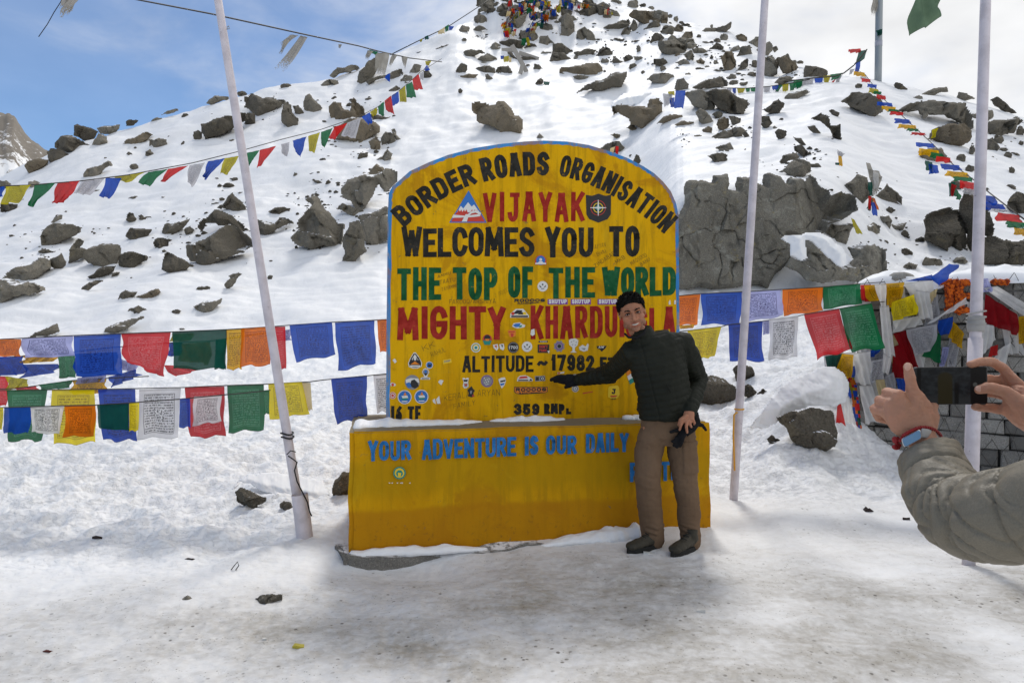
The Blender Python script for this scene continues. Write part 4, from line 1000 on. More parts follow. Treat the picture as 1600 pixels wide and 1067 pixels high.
# ---- hand painted letters as brush strokes
def arc(cx, cy, rx, ry, a0, a1, n=9):
    return [(cx + rx * math.cos(R(a0 + (a1 - a0) * i / (n - 1))), cy + ry * math.sin(R(a0 + (a1 - a0) * i / (n - 1)))) for i in range(n)]
GL = {
 'A': [[(0,0),(.42,1)],[(.58,1),(1,0)],[(.36,1),(.64,1)],[(.2,.30),(.8,.30)]], 'B': [[(0,0),(0,1)],[(0,1),(.55,1)]+arc(.58,.76,.36,.24,80,-80,6)+[(.5,.52),(0,.52)],[(0,.52),(.6,.52)]+arc(.62,.26,.38,.26,80,-80,6)+[(.5,0),(0,0)]],
 'C': [arc(.5,.7,.5,.3,10,180,8)+arc(.5,.3,.5,.3,180,350,8)], 'D': [[(0,0),(0,1)],[(0,1),(.45,1)]+arc(.5,.7,.5,.3,80,0,5)+arc(.5,.3,.5,.3,0,-80,5)+[(.45,0),(0,0)]],
 'E': [[(0,0),(0,1)],[(0,1),(1,1)],[(0,.52),(.8,.52)],[(0,0),(1,0)]], 'F': [[(0,0),(0,1)],[(0,1),(1,1)],[(0,.5),(.8,.5)]],
 'G': [arc(.5,.7,.5,.3,15,180,8)+arc(.5,.3,.5,.3,180,360,8)+[(1,.46)],[(.55,.46),(1,.46)]], 'H': [[(0,0),(0,1)],[(1,0),(1,1)],[(0,.5),(1,.5)]],
 'I': [[(.5,0),(.5,1)]], 'J': [[(.3,1),(1,1)],[(.8,1),(.8,.28)]+arc(.4,.26,.4,.26,0,-170,8)], 'K': [[(0,0),(0,1)],[(1,1),(.08,.42)],[(.32,.6),(1,0)]],
 'L': [[(0,1),(0,0)],[(0,0),(1,0)]], 'M': [[(0,0),(.08,1)],[(.08,1),(.5,.25)],[(.5,.25),(.92,1)],[(.92,1),(1,0)]], 'N': [[(0,0),(0,1)],[(0,1),(1,0)],[(1,0),(1,1)]],
 'O': [arc(.5,.7,.5,.3,0,180,9)+arc(.5,.3,.5,.3,180,360,9)+[(1,.7)]], 'P': [[(0,0),(0,1)],[(0,1),(.5,1)]+arc(.58,.73,.42,.27,80,-80,7)+[(.5,.46),(0,.46)]],
 'R': [[(0,0),(0,1)],[(0,1),(.5,1)]+arc(.58,.75,.38,.25,80,-80,7)+[(.5,.5),(0,.5)],[(.45,.5),(1,0)]],
 'S': [arc(.5,.75,.48,.25,20,200,8)+[(.25,.58),(.7,.46)]+arc(.5,.25,.5,.25,30,-165,9)], 'T': [[(0,1),(1,1)],[(.5,1),(.5,0)]], 'U': [[(0,1),(0,.3)]+arc(.5,.3,.5,.3,180,360,9)+[(1,1)]],
 'V': [[(0,1),(.5,0)],[(.5,0),(1,1)]], 'W': [[(0,1),(.25,0)],[(.25,0),(.5,.85)],[(.5,.85),(.75,0)],[(.75,0),(1,1)]], 'Y': [[(0,1),(.5,.48)],[(1,1),(.5,.48)],[(.5,.52),(.5,0)]],
 'X': [[(0,1),(1,0)],[(0,0),(1,1)]], 'Z': [[(0,1),(1,1)],[(1,1),(0,0)],[(0,0),(1,0)]], 'Q': [arc(.5,.7,.5,.3,0,180,9)+arc(.5,.3,.5,.3,180,360,9)+[(1,.7)],[(.6,.25),(1,-.05)]],
 '1': [[(.15,.78),(.5,1)],[(.5,1),(.5,0)]], '7': [[(0,1),(1,1)],[(1,1),(.35,0)]], '9': [arc(.5,.7,.45,.3,-10,350,12),[(.95,.7),(.92,.35)]+arc(.5,.25,.45,.25,0,-150,7)],
 '8': [arc(.5,.76,.42,.24,-90,270,12),arc(.5,.26,.5,.26,90,450,12)], '2': [arc(.5,.74,.46,.26,170,-30,9)+[(.05,0)],[(0,0),(1,0)]], '3': [arc(.45,.76,.45,.24,160,-70,9),arc(.48,.27,.5,.27,70,-160,9)],
 '5': [[(.9,1),(.1,1)],[(.1,1),(.06,.55)],[(.06,.55),(.4,.62)]+arc(.45,.3,.5,.3,70,-160,9)], '6': [[(.85,.95),(.3,.75),(.05,.35)]+arc(.5,.28,.47,.28,180,530,12)], '0': [arc(.5,.7,.5,.3,0,180,9)+arc(.5,.3,.5,.3,180,360,9)+[(1,.7)]],
 '~': [[(0,.42),(.15,.6),(.35,.62),(.65,.42),(.85,.42),(1,.6)]], '-': [[(0,.5),(1,.5)]], '/': [[(0,0),(1,1)]], "'": [[(.5,1),(.4,.75)]],
}
def ribbon(pts, t, cap=True):
    """flat brush stroke along a polyline, mitred"""
    p = [np.array(q, float) for q in pts]
    p = [p[0]] + [b for a, b in zip(p, p[1:]) if np.hypot(*(b - a)) > 1e-6]
    if len(p) < 2: return None
    L_, R_ = [], []
    for i in range(len(p)):
        d0 = p[i] - p[i - 1] if i else p[1] - p[0]; d1 = p[i + 1] - p[i] if i < len(p) - 1 else d0
        d0 = d0 / np.hypot(*d0); d1 = d1 / np.hypot(*d1)
        m_ = d0 + d1; k = np.hypot(*m_); m_ = m_ / k if k > 0.2 else d1
        n = np.array([-m_[1], m_[0]]); sc = 1 / max(0.55, n @ np.array([-d1[1], d1[0]]))
        q = p[i].copy()
        if cap and i == 0: q -= d1 * t / 2
        if cap and i == len(p) - 1: q += d0 * t / 2
        L_.append(q + n * t / 2 * sc); R_.append(q - n * t / 2 * sc)
    return L_, R_
_lift = [0]
def glyph(mb, ch, org, ax, ay, w_, h_, t, proj, mi, rs, lift0=0.0018, tv=None):
    """one letter: org = lower left in picture units, ax / ay unit vectors along and up"""
    org, ax, ay = (np.array(v, float) for v in (org, ax, ay))
    for k, st in enumerate(GL.get(ch, [])):
        pts = []
        for x, y in st:
            x = t / 2 + x * (w_ - t); y = t / 2 + y * (h_ - t)
            pts.append((x + rs.uniform(-.02, .02) * t, y + rs.uniform(-.02, .02) * t))
        rb = ribbon(pts, t)
        if rb is None: continue
        off = lift0 + 0.00035 * k
        vs, fs = [], []
        for a, b in zip(*rb):
            for q in (a, b):
                w2 = org + ax * q[0] + ay * q[1]
                vs.append(proj(w2[0], w2[1], off))
        n = len(rb[0])
        for i in range(n - 1): fs.append((2 * i, 2 * i + 1, 2 * i + 3, 2 * i + 2))
        mb.add(vs, fs, mi)
ADV = {'I': .42, 'M': 1.25, 'W': 1.35, '1': .6, ' ': .55, '~': 1.1, 'L': .9, 'E': .9, 'F': .88, "'": .4, '/': .7, 'J': .9}
def line(mb, text, x0, y0, x1, y1, h0, h1, proj, mi, tf=0.25, gap=0.14, seed=1, lift0=0.0018):
    """text along the base line (x0,y0)-(x1,y1), letter height going from h0 to h1"""
    rs = np.random.RandomState(seed)
    adv = [ADV.get(c, 1.0) for c in text]; tot = sum(adv) + gap * (len(text) - 1)
    Lx = math.hypot(x1 - x0, y1 - y0); ux, uy = (x1 - x0) / Lx, (y1 - y0) / Lx
    u = Lx / tot; s = 0
    for c, a in zip(text, adv):
        f = s / tot; h = h0 + (h1 - h0) * f
        if c != ' ':
            o = (x0 + ux * s * u, y0 + uy * s * u + rs.uniform(-.02, .02) * h)
            glyph(mb, c, o, (ux, uy), (0, -1) if abs(uy) < .3 else (uy, -ux), a * u * 0.99, h * rs.uniform(0.98, 1.02), tf * min(h, u * 1.5) if tf < 1 else tf, proj, mi, rs, lift0)
        s += a + gap
def curve_text(mb, text, path, s0, s1, h, t, proj, mi, seed=1, gap=0.16):
    rs = np.random.RandomState(seed)
    P = np.array(path, float)
    # smooth the path
    for _ in range(3):
        q = [P[0]]
        for a, b in zip(P, P[1:]): q += [a * .75 + b * .25, a * .25 + b * .75]
        P = np.array(q + [P[-1]])
    cum = np.concatenate([[0], np.cumsum(np.hypot(*np.diff(P, axis=0).T))])
    tox = lambda x: np.interp(x, P[:, 0], cum)
    a0, a1 = tox(s0), tox(s1)
    adv = [ADV.get(c, 1.0) for c in text]; tot = sum(adv) + gap * (len(text) - 1); u = (a1 - a0) / tot; s = 0
    for c, a in zip(text, adv):
        m_ = a0 + (s + a / 2) * u
        c_ = np.array([np.interp(m_, cum, P[:, 0]), np.interp(m_, cum, P[:, 1])])
        e = np.array([np.interp(m_ + 4, cum, P[:, 0]), np.interp(m_ + 4, cum, P[:, 1])]) - np.array([np.interp(m_ - 4, cum, P[:, 0]), np.interp(m_ - 4, cum, P[:, 1])])
        e /= np.hypot(*e); up = np.array([e[1], -e[0]])
        glyph(mb, c, c_ - e * a * u * .5 - up * h / 2, e, up, a * u, h, t, proj, mi, rs)
        s += a + gap
c1 = lambda x, y: (590 + x / 3.2, 210 + y / 3.2)
c2 = lambda x, y: (590 + x / 3.2, 450 + y / 3.2)
c3 = lambda x, y: (530 + x / 2.66667, 640 + y / 2.66667)
c4 = lambda x, y: (600 + x / 5.3333, 530 + y / 5.3333)

# ---- the structure
sign = empty('welcome_sign', (0.19, 4.85, 0.0))
tag(sign, "large yellow hand-painted welcome sign with blue border on a yellow plinth", 'sign')
# board outline measured on the photo, as a solid slab
outline = [(603.5, 660), (604.5, 500), (606.5, 330), (607.5, 303), (613, 292), (640, 268), (670, 254), (700, 242.5), (740, 232), (780, 225.5), (820, 221.5), (850, 220), (885, 221.5), (920, 227), (950, 236), (980, 247), (1005, 260), (1022, 271), (1036, 284), (1048, 299), (1056, 317), (1060, 335), (1061.5, 500), (1062.5, 660)]
pts = [onboard(*p) for p in outline]
pts[0].z = pts[-1].z = 0.70
T = 0.20
mb = MB(); n = len(pts)
mb.add([p for p in pts], [tuple(range(n - 1, -1, -1))], 0)
mb.add([p - S_N * T for p in pts], [tuple(range(n))], 0)
for i in range(n):
    a, b = pts[i], pts[(i + 1) % n]
    mb.add([a, b, b - S_N * T, a - S_N * T], [(0, 1, 2, 3)], 1 if i < n - 1 else 0)
board = mb.build('board', [M_YEL, M_BORD], sign)
# border stripe on the front rim, a few millimetres of paint
mb = MB()
cen = onboard(835, 470)
def inset(i):
    a, b = pts[max(i - 1, 0)], pts[min(i + 1, n - 1)]
    d = (b - a).normalized(); nn = S_N.cross(d); 
    if nn.dot(cen - pts[i]) < 0: nn = -nn
    return nn
rs_ = random.Random(4)
for i in range(n - 1):
    a, b = pts[i], pts[i + 1]
    m_ = 6
    for k in range(m_):
        p0 = a.lerp(b, k / m_); p1 = a.lerp(b, (k + 1) / m_)
        n0 = inset(i).lerp(inset(i + 1), k / m_).normalized(); n1 = inset(i).lerp(inset(i + 1), (k + 1) / m_).normalized()
        w0, w1 = (0.024 + 0.004 * math.sin(i * 7.1 + k * 2.3), 0.024 + 0.004 * math.sin((i * 7.1 + (k + 1) * 2.3) if k < m_ - 1 else (i + 1) * 7.1))
        mb.add([p0 + S_N * .0012 - n0 * .0006, p1 + S_N * .0012 - n1 * .0006, p1 + n1 * w1 + S_N * .0012, p0 + n0 * w0 + S_N * .0012], [(0, 1, 2, 3)], 0)
mb.build('border', [M_BORD], sign)
# plinth: battered block, worn edges, sloping ledge
def slab_mesh(name, x0, x1, y0, y1, z0, z1, nx, nz_, rough, seed, taper=0.0, top_in=0.0, zfun=None):
    """subdivided block in sign coordinates (x along face, y depth from the face), edges rounded and worn"""
    bm = bmesh.new()
    bmesh.ops.create_cube(bm, size=1.0)
    bmesh.ops.bevel(bm, geom=bm.edges[:], offset=0.012, segments=2, affect='EDGES')
    for v in bm.verts:
        v.co = Vector((x0 + (v.co.x + .5) * (x1 - x0), y0 + (v.co.y + .5) * (y1 - y0), z0 + (v.co.z + .5) * (z1 - z0)))
    bmesh.ops.subdivide_edges(bm, edges=[e for e in bm.edges if e.calc_length() > .15], cuts=24, use_grid_fill=True)
    for v in bm.verts:
        f = (v.co.z - z0) / (z1 - z0)
        x, y, z = v.co
        nn = 0.5 * float(fbm(x * 3 + seed, z * 3 + y * 3, 3)) * rough
        v.co.y += nn + top_in * f * (1 if y < (y0 + y1) / 2 else 0)
        v.co.x += 0.6 * float(fbm(y * 4 + seed, z * 4, 3)) * rough + taper * f * (1 if x < (x0 + x1) / 2 else -1)
        v.co.z += float(fbm(x * 2.2 + 9, y * 3 + seed, 3)) * rough * 0.6 * (1 if f > .5 else 0) + (zfun(x, y) if zfun and f > .5 else 0)
    for v in bm.verts:
        p = SA + S_U * v.co.x - S_N * v.co.y; p.z = v.co.z; v.co = p
    me = bpy.data.meshes.new(name); bm.normal_update(); bm.to_mesh(me); bm.free()
    me.polygons.foreach_set('use_smooth', [True] * len(me.polygons)); me.set_sharp_from_angle(angle=R(40))
    return me
W_ = (SB - SA).length
M_CONC = rock_material('concrete', (0.20, 0.19, 0.17), (0.29, 0.27, 0.24), 0.9, 3.0)
def plinth_mat():
    m = M_YELB; t = NT(m)
    # bare grey cement where the ledge's paint has gone
    base_link = t.b.inputs['Base Color'].links[0].from_socket
    geo = t.n('ShaderNodeNewGeometry'); sx = t.n('ShaderNodeSeparateXYZ'); t.l(geo.outputs['Normal'], sx.inputs[0])
    nz_ = t.noise(geo.outputs['Position'], 5, 6, 0.7)
    f = t.rng(t.math('ADD', sx.outputs['Z'], t.math('MULTIPLY', t.math('SUBTRACT', nz_, 0.5), 0.5)), 0.5, 0.75, 0, 0.9)
    t.base(t.mix(f, base_link, (0.20, 0.19, 0.155)))
plinth_mat()
plinth = link_mesh('plinth', slab_mesh('plinth', 0, W_, 0, 0.92, -0.02, 0.785, 8, 6, 0.012, 2, 0.006, 0.02), M_YELB, sign)
foot_me = slab_mesh('footing', -0.06, W_ + 0.03, -0.12, 1.0, -0.25, 0.02, 8, 2, 0.075, 5, 0, 0.02, lambda x, y: -0.012 - 0.03 * x / W_)
link_mesh('footing', foot_me, M_CONC, sign)

# ---- lettering on the board and the plinth
B_MATS = [M_BLK, M_RED, M_GRN, M_BLU, M_PEN]
mb = MB()
arcp = [c1(*p) for p in [(90,432),(140,388),(210,335),(300,272),(440,205),(555,170),(690,150),(830,145),(945,158),(1070,196),(1200,258),(1320,335),(1400,395),(1470,458),(1510,500)]]
curve_text(mb, "BORDER", arcp, c1(97, 0)[0], c1(480, 0)[0], 34, 7.6, onboard, 0, 3)
curve_text(mb, "ROADS", arcp, c1(517, 0)[0], c1(858, 0)[0], 37, 8.0, onboard, 0, 4)
curve_text(mb, "ORGANISATION", arcp, c1(915, 0)[0], c1(1468, 0)[0], 34, 6.4, onboard, 0, 5)
def flush(nm='lettering'):
    global mb
    if mb.v: mb.build(nm, B_MATS, sign)
    mb = MB()
flush()
def L1(text, x0, x1, yt, yb, mi, tf, seed, c=c1, yb1=None, yt1=None, gap=0.14):
    a = c(x0, yb); b = c(x1, yb1 if yb1 is not None else yb)
    sc = (c(0, 1)[1] - c(0, 0)[1])
    h0 = (yb - yt) * sc; h1 = ((yb1 if yb1 is not None else yb) - (yt1 if yt1 is not None else yt)) * sc
    line(mb, text, a[0], a[1], b[0], b[1], h0, h1, onboard if c is not c3 else onbase, mi, tf, gap, seed)
flush()
L1("VIJAYAK", 527, 1035, 290, 436, 1, 7.0, 6, gap=.20)
flush()
L1("WELCOMES", 120, 785, 466, 612, 0, 8.2, 7, gap=.06)
L1("YOU", 838, 1080, 464, 614, 0, 8.6, 8, gap=.10)
L1("TO", 1158, 1310, 462, 614, 0, 9.0, 9, gap=.14)
flush()
L1("THE", 98, 318, 666, 828, 2, 8.6, 10)
L1("TOP", 376, 600, 664, 828, 2, 9, 11)
L1("OF", 652, 778, 664, 820, 2, 8.6, 12)
L1("THE", 855, 1088, 664, 820, 2, 8.6, 13)
L1("WORLD", 1122, 1492, 664, 806, 2, 8.8, 14, gap=.08)
flush()
L1("MIGHTY", 98, 640, 94, 258, 1, 9.4, 15, c2, 256, 90, gap=.12)
L1("KHARDUNGLA", 765, 1490, 90, 258, 1, 7.6, 16, c2, 240, 96, gap=.16)
flush()
L1("ALTITUDE", 424, 780, 340, 422, 0, 4.5, 17, c2, 418, 336, gap=.12)
L1("~", 798, 850, 350, 402, 0, 5.0, 18, c2)
L1("17982", 868, 1085, 334, 414, 0, 5.4, 19, c2, gap=.10)
L1("FT", 1112, 1190, 345, 410, 0, 4.6, 20, c2)
flush()
L1("16 TF", 66, 216, 590, 668, 0, 5.0, 21, c2)
flush()
L1("359", 682, 810, 578, 634, 0, 4.8, 22, c2)
L1("RMP", 832, 935, 578, 630, 0, 4.6, 23, c2)
L1("L", 942, 968, 600, 630, 0, 4.2, 24, c2)
flush()
L1("5", 1296, 1328, 572, 620, 0, 4.4, 25, c2)
flush()
# visitors' pen scribbles
def scrib(text, x0, y0, x1, y1, h, seed, c=c2, t=0.55):
    a, b = c(x0, y0), c(x1, y1); line(mb, text, a[0], a[1], b[0], b[1], h / 3.2 if c is not c4 else h / 5.33, h / 3.2 if c is not c4 else h / 5.33, onboard, 4, 1.0 if t >= 1 else t / (h / 3.2 if c is not c4 else h / 5.33), .3, seed, 0.0009)
scrib("FAROOQ/ARSHIYA", 358, 80, 590, 76, 22, 41)
scrib("AYYAN", 1085, 575, 1140, 562, 22, 42, c1); scrib("BHAI", 1100, 610, 1145, 592, 20, 43, c1); scrib("ZINDABAD", 1090, 668, 1190, 600, 20, 44, c1)
scrib("MAQSOOD", 1270, 655, 1348, 610, 20, 45, c1); scrib("BANU", 1320, 660, 1365, 630, 18, 46, c1); scrib("MKB", 1196, 650, 1240, 620, 20, 47, c1)
scrib("AMMU", 300, 720, 365, 700, 16, 48, c1); scrib("TAATU", 310, 750, 388, 735, 20, 49, c1); scrib("TAYAMMU", 320, 785, 400, 762, 18, 50, c1)
scrib("KERALA", 500, 515, 715, 480, 50, 51, c4); scrib("FAMILY", 580, 580, 760, 545, 42, 52, c4); scrib("ARYAN", 780, 475, 965, 470, 52, 53, c4)
scrib("KK", 330, 100, 430, 60, 48, 54, c4); scrib("RAHUL", 400, 150, 520, 100, 40, 55, c4); scrib("24/10/23", 590, 45, 650, 22, 20, 56)
flush("scribble")
mb = MB()
L1("YOUR", 120, 300, 132, 216, 3, 5.6, 31, c3, 208, 128, gap=.10)
L1("ADVENTURE", 345, 738, 124, 208, 3, 5.3, 32, c3, 192, 114, gap=.08)
L1("IS", 774, 830, 113, 192, 3, 6, 33, c3, 188, 110)
L1("OUR", 862, 990, 110, 188, 3, 5.2, 34, c3, 182, 104)
L1("DAILY", 1028, 1206, 100, 180, 3, 5.4, 35, c3, 175, 96, gap=.10)
flush("plinth_lettering")
L1("ROUTINE", 1211, 1480, 220, 300, 3, 5.4, 36, c3, 290, 210, gap=.12)
mb.build('plinth_lettering', [M_BLK, M_RED, M_GRN, M_BLU, M_PEN], sign)

# ---- emblems and stickers
SM = dict(w=(0, M_WHT), k=(1, M_INK), p=(2, M_PUR), b=(3, M_SBL), r=(4, M_SRD), g=(5, M_SGN), y=(6, M_SYE), s=(7, M_SGY), o=(8, M_SOR))
SMATS = [v[1] for v in SM.values()]
def shape(mb, pts, c, colr, layer, proj=onboard):
    vs = [proj(*c(x, y), 0.0022 + 0.0007 * layer) for x, y in pts]
    nrm = (vs[1] - vs[0]).cross(vs[2] - vs[0])
    mb.add(vs, [tuple(range(len(vs)))], SM[colr][0])
def disc(mb, cx, cy, r, c, colr, layer, proj=onboard, sq=1.0, n=22):
    shape(mb, [(cx + r * math.cos(2 * math.pi * i / n), cy + sq * r * math.sin(2 * math.pi * i / n)) for i in range(n)], c, colr, layer, proj)
def words(mb, text, x0, y0, x1, y1, h, c, colr, layer, tf=0.24):
    a, b = c(x0, y0), c(x1, y1); sc = c(0, 1)[1] - c(0, 0)[1]
    line(mb, text, a[0], a[1], b[0], b[1], h * sc, h * sc, onboard, SM[colr][0], tf, .14, 5, 0.0022 + 0.0007 * layer)
mb = MB()   # triangular mountain emblem
shape(mb, [(358,442),(545,442),(455,281)], c1, 'b', 0)
shape(mb, [(367,437),(537,437),(511,392),(393,392)], c1, 'r', 1)
shape(mb, [(396,390),(416,358),(428,372),(452,340),(470,362),(482,352),(510,390)], c1, 'w', 1)
for x in (404, 416, 430, 442, 470, 484, 496): shape(mb, [(x - 9, 393), (x + 9, 393), (x + 2, 376)], c1, 'r', 2)
shape(mb, [(372,418),(378,402),(440,408),(500,400),(516,396),(512,410),(480,414),(450,416)], c1, 'w', 3)
shape(mb, [(420,437),(446,437),(456,400),(440,400)], c1, 'w', 4)
shape(mb, [(446,404),(470,384),(500,382),(516,394),(512,404),(490,392),(470,396),(455,410)], c1, 'w', 5)
mb.build('triangle_emblem', SMATS, sign)
mb = MB()   # shield emblem
shape(mb, [(1041,303),(1072,308),(1104,297),(1136,308),(1167,303),(1166,400),(1150,424),(1104,442),(1058,424),(1044,400)], c1, 'k', 0)
disc(mb, 1102, 368, 38, c1, 'r', 1); disc(mb, 1102, 368, 35, c1, 'k', 2); disc(mb, 1102, 368, 25, c1, 'y', 3); disc(mb, 1102, 368, 21, c1, 'k', 4); disc(mb, 1102, 368, 13, c1, 'g', 5)
for a in range(4):
    ca, sa = math.cos(a * math.pi / 2), math.sin(a * math.pi / 2)
    shape(mb, [(1102 + ca * x - sa * y, 368 + sa * x + ca * y) for x, y in [(4,-4),(40,-1.5),(40,1.5),(4,4)]], c1, 'w', 6)
disc(mb, 1102, 368, 7, c1, 'w', 7)
mb.build('shield_emblem', SMATS, sign)
rs3 = random.Random(8)
def sticker(fn, label=None):
    mb = MB(); fn(mb); o = mb.build('sticker', SMATS, sign)
    if label: o['label'] = label
def rnd_round(cx, cy, r, c, cols, lab):
    def f(mb):
        for k, (col_, rr) in enumerate(cols): disc(mb, cx, cy, r * rr, c, col_, k)
    sticker(f, lab)
def st_bust(mb):
    shape(mb, [(785,652),(845,652),(842,622),(830,608),(815,603),(800,608),(788,622)], c1, 'r', 0); disc(mb, 815, 630, 23, c1, 'b', 1); disc(mb, 815, 626, 7, c1, 'w', 2); shape(mb, [(800,644),(830,644),(822,634),(808,634)], c1, 'w', 2); shape(mb, [(788,650),(842,650),(842,642),(788,642)], c1, 'w', 3)
sticker(st_bust, "blue and red badge sticker with a white bust")
def wings(cx, cy, r, c, lab):
    def f(mb):
        disc(mb, cx, cy, r, c, 'w', 0)
        for s in (-1, 1): shape(mb, [(cx + s * r * .15, cy + r * .25), (cx + s * r * .65, cy - r * .3), (cx + s * r * .55, cy + r * .15)], c, 'k', 1)
        disc(mb, cx, cy - r * .35, r * .16, c, 'k', 1); shape(mb, [(cx - r * .3, cy + r * .35), (cx + r * .3, cy + r * .35), (cx + r * .3, cy + r * .55), (cx - r * .3, cy + r * .55)], c, 's', 2)
    sticker(f, lab)
wings(825, 760, 26, c1, "white round sticker with black wings, in the green line")
wings(747, 293, 26, c2, "white round sticker with black wings, above the altitude")
def roccos(x0, y0, x1, y1, c, frame):
    def f(mb):
        if frame:
            shape(mb, [(x0, y0), (x1, y0), (x1, y0 + (y1 - y0) * .62), (x1 - 14, y0 + (y1 - y0) * .8), (x0 + 30, y1), (x0 + 8, y1 - 6), (x0, y1 - 14)], c, 'k', 0)
            i = 3
            shape(mb, [(x0 + i, y0 + i), (x1 - i, y0 + i), (x1 - i, y0 + (y1 - y0) * .60), (x1 - 16, y0 + (y1 - y0) * .74), (x0 + 30, y1 - i), (x0 + 11, y1 - 8), (x0 + i, y1 - 16)], c, 'o', 1)
        words(mb, "ROCCOS", x0 + 8, y0 + (y1 - y0) * .62, x1 - 6, y0 + (y1 - y0) * .58, (y1 - y0) * .48, c, 'k', 2, 0.30)
        words(mb, "RANCH", x0 + 24, y0 + (y1 - y0) * .95, x0 + 90, y0 + (y1 - y0) * .88, (y1 - y0) * .24, c, 'k', 2, 0.26)
        shape(mb, [(x0 + 84, y1 - 10), (x1 - 10, y0 + (y1 - y0) * .66), (x0 + 84, y1 - 4)], c, 'k', 3)
    sticker(f, "black and orange sticker reading ROCCOS")
roccos(676, 50, 842, 84, c2, False); roccos(682, 494, 850, 532, c2, True)
for x in (850, 966, 1100):
    def f(mb, x=x):
        shape(mb, [(x, 56), (x + 100, 55), (x + 100, 82), (x, 83)], c2, 'p', 0); words(mb, "SHUTUP", x + 5, 79, x + 96, 78, 21, c2, 'w', 1, 0.26)
    sticker(f, "purple sticker reading SHUTUP")
def st_bike(mb):
    shape(mb, [(662,148),(664,128),(690,105),(728,104),(740,118),(756,138),(756,148)], c2, 'w', 0); shape(mb, [(672,132),(696,110),(724,112),(716,126)], c2, 'k', 1); shape(mb, [(690,134),(738,118),(746,134)], c2, 'y', 1); shape(mb, [(702,132),(706,120),(724,120),(728,132)], c2, 'k', 2); shape(mb, [(668,146),(752,146),(752,138),(668,138)], c2, 'k', 2); disc(mb, 676, 128, 8, c2, 'r', 2)
sticker(st_bike, "white and black motorcycle club sticker")
def st_blue(mb):
    shape(mb, [(672,192),(680,176),(712,172),(722,180),(738,186),(734,196),(700,202),(684,198)], c2, 'w', 0); shape(mb, [(676,186),(690,178),(716,176),(706,194),(690,196)], c2, 'b', 1); shape(mb, [(706,190),(722,184),(720,194),(708,198)], c2, 'g', 2)
sticker(st_blue, "blue animal-shaped sticker")
def st_red(mb):
    shape(mb, [(650,214),(660,208),(692,212),(690,240),(664,248),(656,238)], c2, 'o', 0); shape(mb, [(654,216),(686,216),(684,222),(656,222)], c2, 'r', 1); shape(mb, [(664,226),(680,226),(678,244),(668,244)], c2, 'r', 1)
sticker(st_red, "torn red and orange sticker")
def st_lotus(mb):
    disc(mb, 548, 256, 24, c2, 'r', 0); disc(mb, 548, 250, 16, c2, 'k', 1); shape(mb, [(526,262),(570,262),(562,284),(534,284)], c2, 'g', 2); shape(mb, [(536,254),(560,254),(556,264),(540,264)], c2, 'o', 3)
sticker(st_lotus, "round red and teal sticker")
rnd_round(491, 298, 24, c2, [('w', 1), ('g', .8), ('y', .68), ('w', .5), ('g', .3)], "pale green ringed round sticker")
rnd_round(678, 297, 28, c2, [('k', 1), ('s', .88), ('k', .8)], "black round sticker with white writing")
def st_k2(mb): words(mb, "1700", 656, 305, 700, 304, 15, c2, 'w', 4, .2)
sticker(st_k2)
def st_birds(mb):
    shape(mb, [(576,284),(600,280),(604,300),(596,314),(580,300)], c2, 'w', 0); shape(mb, [(584,288),(596,286),(594,302)], c2, 'r', 1); shape(mb, [(608,282),(630,278),(634,300),(628,312),(612,304)], c2, 'w', 0); shape(mb, [(616,284),(626,284),(624,298)], c2, 'k', 1)
sticker(st_birds, "pair of white and red playing-card stickers")
def st_dont(mb):
    shape(mb, [(800,282),(858,282),(858,324),(800,324)], c2, 'k', 0); words(mb, "DON'T", 808, 300, 850, 300, 14, c2, 'r', 1, .22); words(mb, "PANIC", 808, 318, 846, 318, 13, c2, 'r', 1, .22); shape(mb, [(848,314),(860,312),(856,328)], c2, 'w', 2)
sticker(st_dont, "black square sticker with red writing")
def st_strip(mb): shape(mb, [(806,264),(852,264),(850,272),(804,272)], c2, 'k', 0); words(mb, "RIDERS", 812, 271, 846, 271, 6, c2, 'w', 1, .2)
sticker(st_strip)
def st_star(mb):
    shape(mb, [(908 + (29 if i % 2 else 23) * math.cos(i * math.pi / 8), 291 + (31 if i % 2 else 24) * math.sin(i * math.pi / 8)) for i in range(16)], c2, 's', 0)
    disc(mb, 908, 291, 19, c2, 'p', 1); disc(mb, 908, 291, 15, c2, 's', 2); disc(mb, 908, 291, 9, c2, 'k', 3)
sticker(st_star, "grey and purple star badge sticker")
def st_tree(mb):
    shape(mb, [(956,262),(966,254),(990,252),(1004,262),(1000,286),(986,298),(986,314),(996,322),(962,322),(974,314),(974,298),(958,284)], c2, 'w', 0)
    for x, y in ((968, 268), (980, 262), (992, 270), (974, 282), (988, 284)): shape(mb, [(x - 4, y + 1), (x + 5, y - 2), (x + 1, y + 4)], c2, 's', 1)
sticker(st_tree, "white tree-shaped sticker")
def st_swan(mb): shape(mb, [(1006,296),(1024,284),(1040,292),(1050,276),(1056,284),(1050,312),(1030,318),(1010,310)], c2, 'w', 0); shape(mb, [(1016,300),(1040,300),(1034,310)], c2, 's', 1)
sticker(st_swan, "white bird-shaped sticker")
def st_aw(mb):
    shape(mb, [(1095,290),(1145,288),(1140,300),(1120,318),(1110,306),(1098,300)], c2, 'k', 0); words(mb, "AW", 1104, 302, 1132, 300, 11, c2, 'w', 1, .26)
sticker(st_aw, "torn black sticker reading AW")
